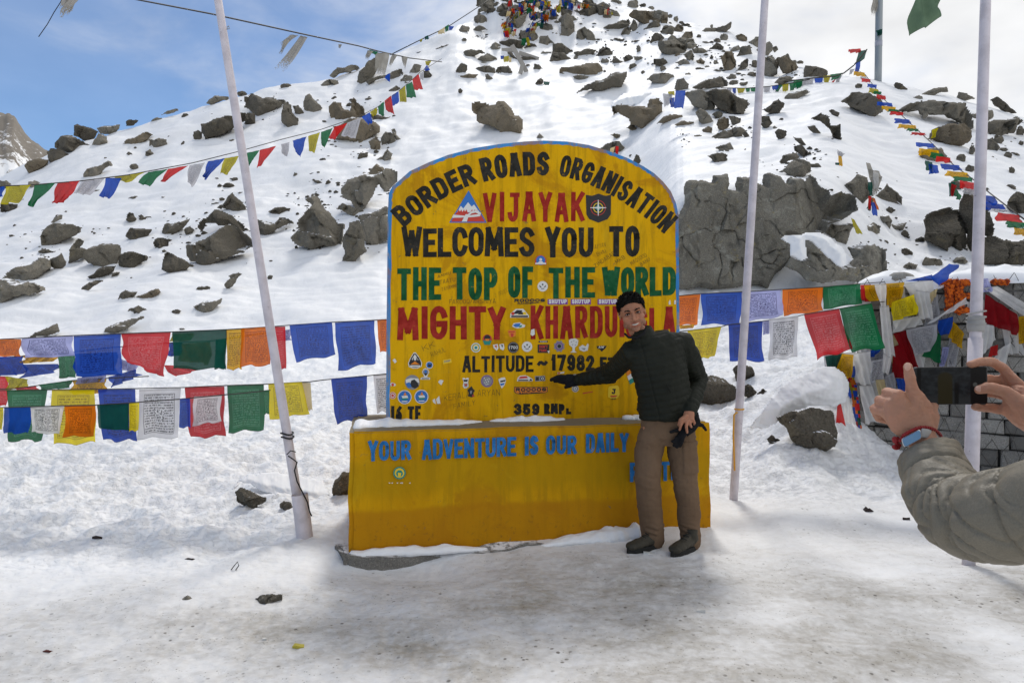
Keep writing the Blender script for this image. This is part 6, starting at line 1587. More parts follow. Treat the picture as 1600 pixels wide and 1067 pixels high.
# --- black wire with shreds, upper left
GW = 'cords and wires over the hill'
r = empty('wire', at(180, -8, 8)); tag(r, "black wire crossing the sky at upper left with shredded cloth hanging from it", 'wire')
_wc = [(120,-22),(215,0),(330,22),(480,55),(560,72),(590,80),(640,91),(690,97)]; _wd = [8, 9, 11, 15, 19, 22, 28, 44]
mb = MB(); mb.tube([at(x, y, d) for (x, y), d in zip(_wc, _wd)], [.009,.01,.013,.016,.018,.02,.022,.03], 6); mb.build('cable', M_WIRE, r)
wd = lambda px: float(np.interp(px, [p[0] for p in _wc], _wd))
for q in ([(1072,128),(1098,133),(1022,256),(980,246)],[(1036,124),(1066,127),(1012,168),(1000,160)],[(1020,140),(1034,142),(1004,196),(994,192)],[(1340,188),(1392,190),(1372,285),(1340,262)],[(1312,180),(1334,184),(1312,214),(1303,210)],[(1352,190),(1378,192),(1350,268),(1338,236)],[(1433,200),(1457,205),(1446,252),(1438,226)],[(1400,196),(1420,198),(1392,240),(1386,236)],[(1208,158),(1222,160),(1214,176),(1209,172)]):
    pp = [PA(*p) for p in q]; flag(pp, wd(pp[0][0]), 'grey', r, 'rag', 0.06, n=10, m_=14)
flag([PA(*p) for p in [(1318,178),(1350,186),(1340,196),(1325,190)]], wd(585), 'pgreen', r, 'rag', 0.03, n=6, m_=6)
r = empty('cord_line', at(*PA(1405, 190), 30)); tag(r, "thin cord with a few small flags running up to the summit on the left", 'cord')
_c2 = [(610,86),(650,66),(700,42),(760,3),(800,-28)]; _d2 = [44, 46, 48, 52, 56]
mb = MB(); mb.tube([at(x, y, d) for (x, y), d in zip(_c2, _d2)], .03, 6); mb.build('cord', M_WIRE, r)
for q, c in (([(165,240),(220,205),(215,255),(168,262)],'cream'),([(218,205),(250,185),(245,235),(222,245)],'pgreen'),([(250,198),(288,202),(275,228),(250,235)],'pblue'),([(28,302),(50,292),(45,318),(30,322)],'olive'),([(65,280),(92,268),(98,298),(68,304)],'dgreen')):
    pp = [H5(*p) for p in q]; flag(pp, float(np.interp(pp[0][0], [p[0] for p in _c2], _d2)), c, r, 'flag', .05, n=6, m_=6)
for q, c in (([(1500,232),(1525,215),(1522,275),(1500,270)],'gwhite'),([(1524,205),(1546,175),(1566,210),(1538,213)],'pblue'),([(1533,152),(1574,148),(1560,182),(1540,176)],'olive'),([(1280,240),(1302,228),(1303,292),(1268,262)],'pblue')):
    o = flag([H2(*p) for p in q], 26, c, None, 'pennant', .05, n=6, m_=6)
    tag(o, {'gwhite': "greyish small flag at the pennant string's upper end", 'pblue': "small blue flag at the upper left among the wire's shreds", 'olive': "small yellow flag just under the black wire's end"}[c] if not (c == 'pblue' and q[0][0] > 1500) else "small blue flag under the yellow one at the wire's end", 'flag')
o = flag([PA(*p) for p in [(240,-20),(290,-10),(250,40),(212,68)]], 7.0, 'grey', None, 'rag', .04, n=10, m_=14); tag(o, "grey torn rag at the top left corner of the sky", 'rag')
o = flag([PA(*p) for p in [(222,-6),(250,-2),(226,22),(208,36)]], 7.0, 'grey', None, 'rag', .03, n=8, m_=10); tag(o, "shorter grey rag strip at the top left corner of the sky", 'rag')
mb = MB(); mb.tube([at(104, -20, 7.1), at(95, 3, 7.1), at(84, 20, 7.1), at(74, 38, 7.1), at(60, 58, 7.1)], .004, 5); tag(mb.build('cord_line', M_WIRE), "loose thin cord end dangling at the top left corner", 'cord')
# --- right: diagonal string down from the steel post
dc = [(300,88),(342,112),(425,225),(530,320),(660,440),(760,540),(870,622),(940,680),(1100,802)]; dd_ = [33, 31, 27, 23.5, 19.5, 17, 14.6, 13.2, 11]
ddep = lambda q: float(np.interp(q[1][0], [p[0] for p in dc], dd_))
def para(cx, cy, w_, h_, c):   # wind-blown flag sewn along the cord, trailing to the left
    w_ *= 1.2; h_ *= 1.3
    return ([(cx - w_ * .55, cy - h_ * .35), (cx + w_ * .45, cy - h_ * .1), (cx + w_ * .5, cy + h_ * .6), (cx - w_ * .6, cy + h_ * .35)], c)
string("long diagonal prayer flag string from the steel post down to the right edge", dc, dd_, [para(*a) for a in [
 (316,106,44,22,'gold'),(336,126,30,14,'white'),(346,137,34,18,'pred'),(376,163,36,18,'lblue'),(384,186,36,26,'olive'),(402,196,30,16,'pgreen'),(418,216,34,22,'pred'),(438,250,58,20,'lblue'),(456,270,54,22,'gold'),(478,282,40,16,'pgreen'),(494,294,50,18,'pred'),
 (522,330,60,24,'lblue'),(545,357,64,22,'gold'),(572,373,44,14,'pgreen'),(598,392,52,14,'pred'),(630,444,70,22,'lblue'),(650,478,80,36,'gold'),(688,494,52,30,'pgreen'),(716,512,54,28,'pred'),(750,548,76,28,'lblue'),(785,583,84,30,'gold'),(812,606,76,22,'pgreen'),
 (832,634,62,42,'pred'),(842,664,50,30,'white'),(930,700,62,42,'lblue'),(954,735,84,38,'blue'),(985,757,66,16,'white'),(1032,787,92,42,'pred'),(1062,822,70,32,'pgreen'),(1086,855,60,36,'gold')]], ddep, H8, GPF, 0.012, 0.05, n=7)
# --- strings left of the steel post
string("prayer flag string from the steel post down to the left over the rocks", [(350,-8),(320,30),(285,70),(240,105),(200,120),(100,128),(0,140),(-60,150)], [33,33,33,33,33,33,34,35], [
 ([(262,-8),(322,-12),(318,8),(264,8)],'pred'),([(310,0),(352,-6),(335,40),(300,62)],'dgreen'),([(295,62),(322,40),(310,100),(294,104)],'pblue'),([(268,88),(292,84),(278,108),(266,112)],'gwhite'),([(0,142),(48,136),(40,182),(4,188)],'pgreen'),([(50,134),(97,130),(90,170),(60,176)],'gwhite'),
 ([(98,126),(140,122),(138,170),(104,176)],'pblue'),([(140,120),(178,114),(165,160),(146,158)],'olive'),([(175,112),(232,104),(220,130),(180,140)],'pgreen'),([(186,142),(205,130),(140,222),(130,210)],'pred'),([(205,130),(236,110),(215,150),(192,168)],'gwhite'),([(108,180),(145,175),(95,240),(86,236)],'dgreen'),
 ([(48,212),(88,204),(82,276),(50,276)],'olive'),([(-10,232),(36,224),(36,286),(-6,292)],'pblue')], 33.5, H8, GPF, 0.03, 0.08, n=6)
string("row of small pennants between the second pole and the boulder pile", [(930,565),(1100,566),(1230,556),(1290,548),(1400,530),(1500,510)], [33]*6, [
 ([(965,567),(1000,567),(990,600),(972,598)],'gwhite'),([(1000,567),(1028,567),(1024,602),(1010,600)],'lblue'),([(1030,567),(1086,566),(1064,614),(1048,612)],'olive'),([(1086,566),(1118,566),(1108,622),(1094,616)],'pgreen'),([(1118,565),(1155,564),(1140,626),(1126,624)],'pgreen'),([(1200,560),(1250,552),(1240,600),(1205,604)],'gwhite'),
 ([(1255,550),(1300,545),(1296,574),(1262,580)],'pblue'),([(1300,545),(1330,540),(1296,592),(1278,590)],'pgreen'),([(1320,540),(1366,534),(1358,584),(1330,588)],'olive'),([(1366,534),(1410,526),(1396,580),(1376,582)],'pgreen'),([(1410,526),(1450,518),(1440,562),(1418,570)],'pgreen'),([(1450,518),(1480,512),(1476,545),(1456,552)],'gwhite')], 33, H6, GPF, 0.02, 0.06, n=6)
# --- summit tangle: several strings draped over the cairn
rs = random.Random(3)
cols = ['pred','pblue','olive','pgreen','gwhite','gold','orange','dgreen','lblue','cream']
for k, (pth, lab) in enumerate([([(730,-20),(712,60),(728,105),(690,150),(680,240)], "summit prayer flag string, leftmost in the tangle"), ([(850,-25),(800,40),(760,110),(700,190),(745,245)], "summit prayer flag string crossing the long tilted rock"), ([(900,-25),(880,70),(905,130),(870,195),(840,300)], "summit prayer flag string ending in the orange bunch"),
                                ([(960,-25),(1000,30),(975,110),(960,150),(900,180)], "summit prayer flag string with a red ball-like flag"), ([(880,-30),(940,20),(1010,60),(1050,80),(1090,30)], "summit prayer flag string draped to the standing rock"), ([(1090,-10),(1200,20),(1300,30),(1400,50),(1500,80)], "long low prayer flag string right along the summit")]):
    fl = []
    P = np.array(pth, float)
    for i in range(32 if k < 5 else 22):
        t_ = rs.uniform(0, len(P) - 1.001); j = int(t_); x, y = P[j] + (P[j + 1] - P[j]) * (t_ - j); x += rs.uniform(-24, 24); y += rs.uniform(-10, 14)
        w_, h_ = rs.uniform(14, 34), rs.uniform(22, 56); s_ = rs.uniform(-12, 12)
        fl.append(([(x - w_ / 2, y), (x + w_ / 2, y + rs.uniform(-8, 8)), (x + w_ / 2 + s_, y + h_), (x - w_ / 2 + s_, y + h_ + rs.uniform(-8, 6))], rs.choice(cols)))
    string(lab, pth, [49 if k < 5 else 47] * 5, fl, lambda q, k=k: max(38.0, depth_at(*H5(sum(p[0] for p in q) / 4, max(p[1] for p in q)))) - 1.2, H5, GPF, 0.03, 0.12, n=5)
def rag_bundle(label, f, dep, quads, name='rag_bundle', n=9, amp=0.05):
    r = empty(name, at(*f(*quads[0][0][0]), dep)); tag(r, label, 'rags')
    for i, (q, c) in enumerate(quads): flag([f(*p) for p in q], dep - 0.02 * i, c, r, 'rag', amp, n=n, m_=n)
rag_bundle("ragged grey-white cloth hanging over the cliff edge", H7, 13.2, [([(1285,345),(1312,350),(1340,430),(1310,440)],'grey'),([(1300,390),(1372,400),(1385,470),(1318,490)],'grey'),([(1318,440),(1390,440),(1352,565),(1322,560)],'grey'),([(1330,400),(1366,410),(1362,520),(1336,515)],'pwhite'),([(1296,470),(1325,470),(1330,560),(1306,556)],'dgreen')])
rag_bundle("orange, blue and red rags under the ragged grey cloth on the cliff", H7, 13.0, [([(1310,570),(1335,568),(1312,660),(1290,640)],'dgreen'),([(1322,572),(1342,574),(1370,650),(1345,640)],'orange'),([(1316,600),(1340,600),(1365,690),(1328,680)],'pblue'),([(1300,560),(1322,560),(1316,640),(1302,650)],'pred')])
rag_bundle("yellow-green rag on the cliff's right end", H7, 12.7, [([(1190,700),(1212,712),(1262,802),(1220,800)],'olive')])
rag_bundle("small orange and yellow rag lying in the snow above the cliff", H7, 17.5, [([(1100,262),(1150,290),(1130,310),(1108,300)],'gwhite'),([(1108,300),(1128,304),(1138,368),(1112,366)],'gold'),([(1088,345),(1116,346),(1112,362),(1090,360)],'dgreen')])
rag_bundle("dark blue rag heap under the diagonal flag string", H8, 17.5, [([(628,520),(660,530),(664,580),(626,560)],'dgreen'),([(640,535),(690,545),(692,580),(650,585)],'pblue')])
rag_bundle("red and green rag heap left of the right pole", H8, 13.4, [([(738,628),(770,622),(772,690),(740,692)],'dgreen'),([(752,630),(776,640),(760,692),(750,690)],'pred'),([(770,650),(800,690),(786,715),(772,690)],'pgreen')])
rag_bundle("blue flag draped between the two big boulders", H6, 27.0, [([(640,582),(702,580),(690,696),(624,690)],'pblue'),([(588,588),(630,584),(634,610),(596,615)],'olive'),([(556,600),(620,605),(612,660),(566,690)],'gwhite'),([(600,630),(632,625),(630,688),(606,690)],'lblue')])
rag_bundle("red rag caught on the rock above the sign's right shoulder", H6, 18.5, [([(255,936),(274,940),(270,994),(252,985)],'pred'),([(222,950),(250,940),(240,985),(215,978)],'cream')])
rag_bundle("green rag beside the slanting stone below the summit", H5, 37.0, [([(968,618),(1014,622),(1008,648),(966,646)],'dgreen')])
rag_bundle("yellow and teal rags by the fallen planks below the summit", H5, 39.5, [([(660,430),(706,425),(700,470),(664,472)],'olive'),([(640,425),(668,422),(664,450),(642,452)],'lblue'),([(700,440),(724,436),(722,474),(704,474)],'cream')])
rag_bundle("yellow rag on the hollow-fronted boulder", H8, 23.0, [([(662,372),(690,366),(672,412),(656,416)],'olive')])
# grey planks lying below the summit
M_WOOD = mat('weathered_wood', (0.34, 0.32, 0.29), 0.9)
for q, lab in (([(728,345),(838,545)], "upright weathered plank leaning on the summit slope"), ([(790,560),(812,480)], "short broken plank at the leaning plank's foot"), ([(780,402),(930,452)], "dark plank lying right of the leaning plank"), ([(650,384),(745,378)], "plank lying level left of the leaning plank")):
    d0 = depth_at(*H5(*q[0])) ; d1 = depth_at(*H5(*q[1])); dm = min(d0, d1) - .3
    A, B = at(*H5(*q[0]), dm), at(*H5(*q[1]), dm)
    mb = MB(); ax = (B - A) / 2; mb.box((A + B) / 2, ax, Vector((0, .06, 0)), ax.normalized().cross(Vector((0, 1, 0))) * .13); tag(mb.build('plank', M_WOOD), lab, 'plank')
# big sage flag at upper right, near
o = flag([PB(*p) for p in [(958,-60),(1052,-46),(1032,76),(906,146)]], 4.6, 'sage', None, 'flag', .05, n=16, m_=16); tag(o, "large plain sage green flag at the top right of the sky", 'flag')

# ------------------------------------------------------------------ poles
M_POLE = mat('lilac_white_paint', (0.60, 0.555, 0.60), 0.55, spec=0.3); t = NT(M_POLE)
pn = t.n('ShaderNodeNewGeometry').outputs['Position']
c_ = t.mix(t.rng(t.noise(pn, 9, 6, .65), .35, .7), (0.63, 0.585, 0.625), (0.50, 0.46, 0.49))
c_ = t.mix(t.rng(t.noise(pn, 34, 5, .7), .66, .70), c_, (0.12, 0.10, 0.09)); t.base(c_)
M_STEEL = mat('galvanised_steel', (0.30, 0.33, 0.35), 0.5, 0.6)
GP = 'white painted poles'
def ground_at(x, y): return float(ground_z(np.array([x]), np.array([y]))[0])
pl = empty('flag_pole', at(474, 842, 4.75)); tag(pl, "lilac white pole leaning left, with a pipe sleeve and black cord at its foot", 'pole', GP)
A, B = at(474, 838, 4.72), at(331, -60, 5.45)
mb = MB(); mb.tube([A.lerp(B, k / 10) for k in range(11)], [.033 - .0003 * k for k in range(11)], 16); mb.build('shaft', M_POLE, pl)
mb = MB(); a0, a1 = at(477, 846, 4.71), at(468, 772, 4.71); mb.tube([a0 - (a1 - a0) * .25, a0, a0.lerp(a1, .5), a1], .056, 18, caps=False); mb.tube([a1, a1 - (a1 - a0) * .3], [.049, .049], 16, caps=False); mb.build('sleeve', M_POLE, pl)
mb = MB()
pts = [at(x, y, 4.655) for x, y in [(450,712),(456,716),(464,722),(460,735),(464,752),(472,768),(480,784),(484,800),(487,806)]]; mb.tube(pts, .005, 6)
for k in range(2):
    c_ = A.lerp(B, .155 + .006 * k); mb.tube([c_ + Vector((.042 * math.cos(a), .042 * math.sin(a), .006 * math.sin(a * 2))) for a in np.linspace(0, 6.3, 14)], .006, 6)
mb.tube([at(462, 706, 4.66), at(454, 704, 4.64), at(448, 710, 4.66)], .004, 5)
mb.build('rope', M_WIRE, pl); mb = MB(); c_ = A.lerp(B, .87); mb.tube([c_ + Vector((.037, -.01, 0)), c_ + Vector((.055, -.012, .012)), c_ + Vector((.058, -.012, -.01)), c_ + Vector((.037, -.01, -.012))], .004, 5)
mb.build('hook', M_STEEL, pl)
pm = empty('flag_pole', at(1146, 786, 5.6)); tag(pm, "slim lilac white pole right of the man, with a yellow strap", 'pole', GP)
A, B = at(1145, 800, 5.62), at(1199, -60, 5.9)
mb = MB(); mb.tube([A.lerp(B, k / 10) for k in range(11)], [.034 - .0003 * k for k in range(11)], 16); mb.build('shaft', M_POLE, pm)
M_STRAP = mat('yellow_strap', (0.66, 0.33, 0.03), 0.7)
mb = MB(); c_ = A.lerp(B, .182)
mb.tube([c_ + Vector((.037 * math.cos(a), .037 * math.sin(a), 0)) for a in np.linspace(0, 6.3, 14)], .006, 6)
mb.tube([at(1152, 644, 5.56), at(1147, 648, 5.55), at(1146, 680, 5.56), at(1148, 735, 5.57)], (.008), 6); mb.build('strap', M_STRAP, pm)
pr = empty('flag_pole', at(1513, 880, 4.2)); tag(pr, "lilac white pole at right behind the raised phone", 'pole', GP)
A, B = at(1513, 905, 4.2), at(1542, -60, 4.55)
mb = MB(); mb.tube([A.lerp(B, k / 10) for k in range(11)], [.037 - .0006 * k for k in range(11)], 16); mb.build('shaft', M_POLE, pr)
a0, a1 = A.lerp(B, .06), A.lerp(B, .375)
mb = MB(); mb.tube([a0, a0.lerp(a1, .5), a1], .042, 16); mb.build('sleeve', M_POLE, pr)
mb = MB(); c_ = A.lerp(B, .41); c2_ = A.lerp(B, .385)
mb.tube([c2_, c2_.lerp(c_, .3), c2_.lerp(c_, .7), c_], [.045, .050, .049, .043], 14); mb.build('cloth_wrap', FM['pwhite'], pr)
mb = MB()
for k in range(3):
    c_ = A.lerp(B, .40 + .008 * k); mb.tube([c_ + Vector((.052 * math.cos(a), .052 * math.sin(a), .01 * math.sin(a + k))) for a in np.linspace(0, 6.3, 14)], .005, 6)
mb.build('rope', FM['pwhite'], pr)
ps_d = depth_at(1373, 128)
pp_ = empty('steel_post', at(1373, 130, ps_d)); tag(pp_, "grey steel post standing on the hill's right ridge", 'post')
A, B = at(1372, 134, ps_d), at(1375, -70, ps_d)
mb = MB(); mb.tube([A.lerp(B, k / 6) for k in range(7)], .17, 14); mb.build('shaft', M_STEEL, pp_)
mb = MB(); c_ = A.lerp(B, .30); mb.tube([c_, c_.lerp(B, .06)], .178, 14); mb.build('sleeve', mat('blue_tape', (.35, .36, .42), .6), pp_)
rag_bundle("grey rags tied high on the steel post", PB, ps_d - .25, [([(778,0),(802,-10),(792,60),(772,58)],'grey'),([(790,120),(818,112),(815,135),(795,140)],'dgreen')], amp=.1)

# ------------------------------------------------------------------ the mani wall
WA = Vector((3.52, 6.95, 0)); WU = Vector((1.04, -.70, 0)).normalized(); WN = Vector((-.70, -1.04, 0)).normalized()      # along / out
WH = 1.90
M_STONE = rock_material('wall_stone', (0.29, 0.275, 0.25), (0.47, 0.455, 0.42), 0.97, 3.0); t = NT(M_STONE)
bl_ = t.b.inputs['Base Color'].links[0].from_socket
at2 = t.n('ShaderNodeAttribute', attribute_name='tone'); t.base(t.mix(at2.outputs['Fac'], bl_, (0.13, 0.125, 0.115)))
M_GAP = mat('dark_joint', (0.10, 0.094, 0.083), 0.95)
def stone_wall():
    r = empty('stone_wall', WA + WU * .8); tag(r, "dry stone prayer wall in level courses behind wire mesh at right", 'wall')
    rs = random.Random(12); mb = MB(); tones = []
    def course_face(org, u, nrm, length):
        z = -0.45
        while z < WH - .02:
            h = min(rs.uniform(.135, .18), WH - z); x = rs.uniform(-.15, 0)
            while x < length:
                w_ = rs.uniform(.16, .34); x1 = min(x + w_, length); x0 = max(x, 0)
                if x1 - x0 > .03:
                    dpt = rs.uniform(-.012, .014); g = rs.uniform(.003, .007); b_ = .014
                    o = org + u * x0; o2 = org + u * x1
                    def Pp(a, c, e): q = org + u * a + nrm * e; q.z = c; return q
                    a0, a1, c0, c1 = x0 + g, x1 - g, z + g, z + h - g
                    j = lambda: rs.uniform(-.010, .010)
                    c_ = [(a0 + j(), c0 + j()), (a1 + j(), c0 + j()), (a1 + j(), c1 + j()), (a0 + j(), c1 + j())]
                    cx_, cz_ = sum(p[0] for p in c_) / 4, sum(p[1] for p in c_) / 4
                    outer = [Pp(a, c, -.10) for a, c in c_]; mid = [Pp(a, c, dpt - .012) for a, c in c_]
                    inn = [Pp(cx_ + (a - cx_) * (1 - b_ * 2 / (x1 - x0)), cz_ + (c - cz_) * (1 - b_ * 2 / h), dpt + rs.uniform(-.003, .003)) for a, c in c_]
                    mb.add(outer + mid + inn, [(8, 9, 10, 11)] + [(4 + i, 4 + (i + 1) % 4, 8 + (i + 1) % 4, 8 + i) for i in range(4)] + [(i, (i + 1) % 4, 4 + (i + 1) % 4, 4 + i) for i in range(4)], 0)
                    tn = rs.choice([0, 0, .1, .2, .35, .6, .8]); tones.extend([tn] * 12)
                x = x1
            z += h
    LEN = 4.2; DEP = 2.0
    Wd = Vector((WU.y, -WU.x, 0))
    back = -WN
    course_face(WA, WU, WN, LEN)
    course_face(WA + back * DEP, WN, -WU, DEP)
    n0 = len(mb.v)
    # core and mesh-held stone top
    c = WA + WU * (LEN / 2) + back * (DEP / 2 + .045); c.z = (WH - .5) / 2
    mb.box(c, WU * (LEN / 2 - .04), back * (DEP / 2 - .05), Vector((0, 0, (WH + .45) / 2)), 1)
    tones.extend([1.0] * (len(mb.v) - n0))
    me = mb.mesh('courses'); a = me.attributes.new('tone', 'FLOAT', 'POINT'); a.data.foreach_set('value', tones)
    link_mesh('courses', me, [M_STONE, M_GAP], r)
    # wire netting
    wb = MB()
    nx = int(LEN / .15); nz_ = 13
    for face, (o, u, nn, ln) in enumerate(((WA, WU, WN, LEN), (WA + back * DEP, WN, -WU, DEP))):
        nx = int(ln / .15)
        for i in range(nx):
            for k in range(nz_):
                z0 = .0 + k * .15; off = .075 if k % 2 else 0
                p = lambda x, z: Vector((*(o + u * (x + rs.uniform(-.02, .02)) + nn * (.022 + .012 * rs.random()))[:2], z + rs.uniform(-.025, .025)))
                x = i * .15 + off
                wb.tube([p(x, z0), p(x + .075, z0 + .15)], .0024, 4, caps=False); wb.tube([p(x + .15, z0), p(x + .075, z0 + .15)], .0024, 4, caps=False)
    wb.build('wire_netting', mat('netting_wire', (.06, .055, .05), .5, .3), r)
    # rounded stones of the cap, held by the netting
    cb = MB()
    for i in range(30):
        x = i / 30 * LEN + rs.uniform(0, .1); q = WA + WU * x - WN * rs.uniform(.12, .5); q.z = WH + rs.uniform(-.02, .05)
        cb.ball(q, rs.uniform(.10, .17), rs.uniform(.10, .16), rs.uniform(.05, .09), Matrix.Rotation(rs.uniform(0, 3), 3, 'Z'), 9, 6)
    cm = cb.mesh('cap_stones')
    for v in cm.vertices: v.co += Vector((0, 0, .02 * float(perlin(v.co.x * 9, v.co.y * 9))))
    a = cm.attributes.new('tone', 'FLOAT', 'POINT'); a.data.foreach_set('value', [.3] * len(cm.vertices))
    link_mesh('cap_stones', cm, M_STONE, r)
    return r
stone_wall()
# snow on the wall top
def wall_snow():
    n, m_ = 120, 40
    V, F = [], []
    for i in range(n + 1):
        for j in range(m_ + 1):
            s, d = -.03 + i / n * 4.26, -.04 + j / m_ * 1.95
            q = WA + WU * s - WN * d
            e = min(1, min(j / 5.0, 1)) * min(1, i / 6)
            q.z = WH + .02 + e ** .5 * (.10 + .045 * float(fbm(s * 1.6, d * 2.2 + 4, 4))) + .035 * float(fbm(s * 5, d * 5, 2)) * e - (.05 if e == 0 else 0) - .06 * max(0, float(fbm(s * 2.3 + 40, d * 3, 3))) * (1 - min(1, d / .5)) 
            V.append(q)
    for i in range(n):
        for j in range(m_): F.append((i * (m_ + 1) + j, (i + 1) * (m_ + 1) + j, (i + 1) * (m_ + 1) + j + 1, i * (m_ + 1) + j + 1))
    tag(link_mesh('snow', mesh_from('snow', V, F, True), M_SNOW), "snow blanket lying on top of the stone wall", 'snow', kind='stuff')
wall_snow()
def wall_d(px, off=0.03):
    """depth of the wall's front face behind a picture column"""
    d = Vector(ray(px, 514)); o = WA + WN * off
    q = C0 + d * ((o - C0).dot(WN) / d.dot(WN)); return q.y
# orange garland letters fixed to the wall's upper right
M_MARI = mat('marigold', (0.62, 0.10, 0.008), 0.85); t = NT(M_MARI)
t.base(t.mix(t.rng(t.noise(t.coord('Object'), 45, 4, .7), .4, .62), (0.66, 0.13, 0.008), (0.16, 0.016, 0.006)))
def garland_letter(strokes, label):
    mb = MB(); rs = random.Random(len(strokes) * 7)
    for (xa, ya), (xb, yb), wd_ in strokes:
        nst = int(max(abs(xb - xa), abs(yb - ya)) / 9)
        for i in range(nst + 1):
            f = i / max(nst, 1); x, y = xa + (xb - xa) * f, ya + (yb - ya) * f
            for k in range(3):
                px_, py_ = PX(x + rs.uniform(-.5, .5) * wd_, y + rs.uniform(-.5, .5) * wd_ * .8)
                mb.ball(at(px_, py_, wall_d(px_, .05 + .02 * rs.random())), rs.uniform(.016, .026), None, None, None, 7, 5)
    tag(mb.build('garland_letter', M_MARI), label, 'garland')
garland_letter([((985,150),(1075,150),22),((1035,150),(1035,360),46)], "orange garland letter T on the stone wall, left of the right pole")
garland_letter([((1110,150),(1110,370),44),((1110,152),(1185,152),24),((1110,255),(1170,255),24),((1110,362),(1185,362),24)], "orange garland letter E on the stone wall, touching the right pole")
garland_letter([((1370,150),(1475,152),26)], "orange garland bar on the stone wall right of the pole")
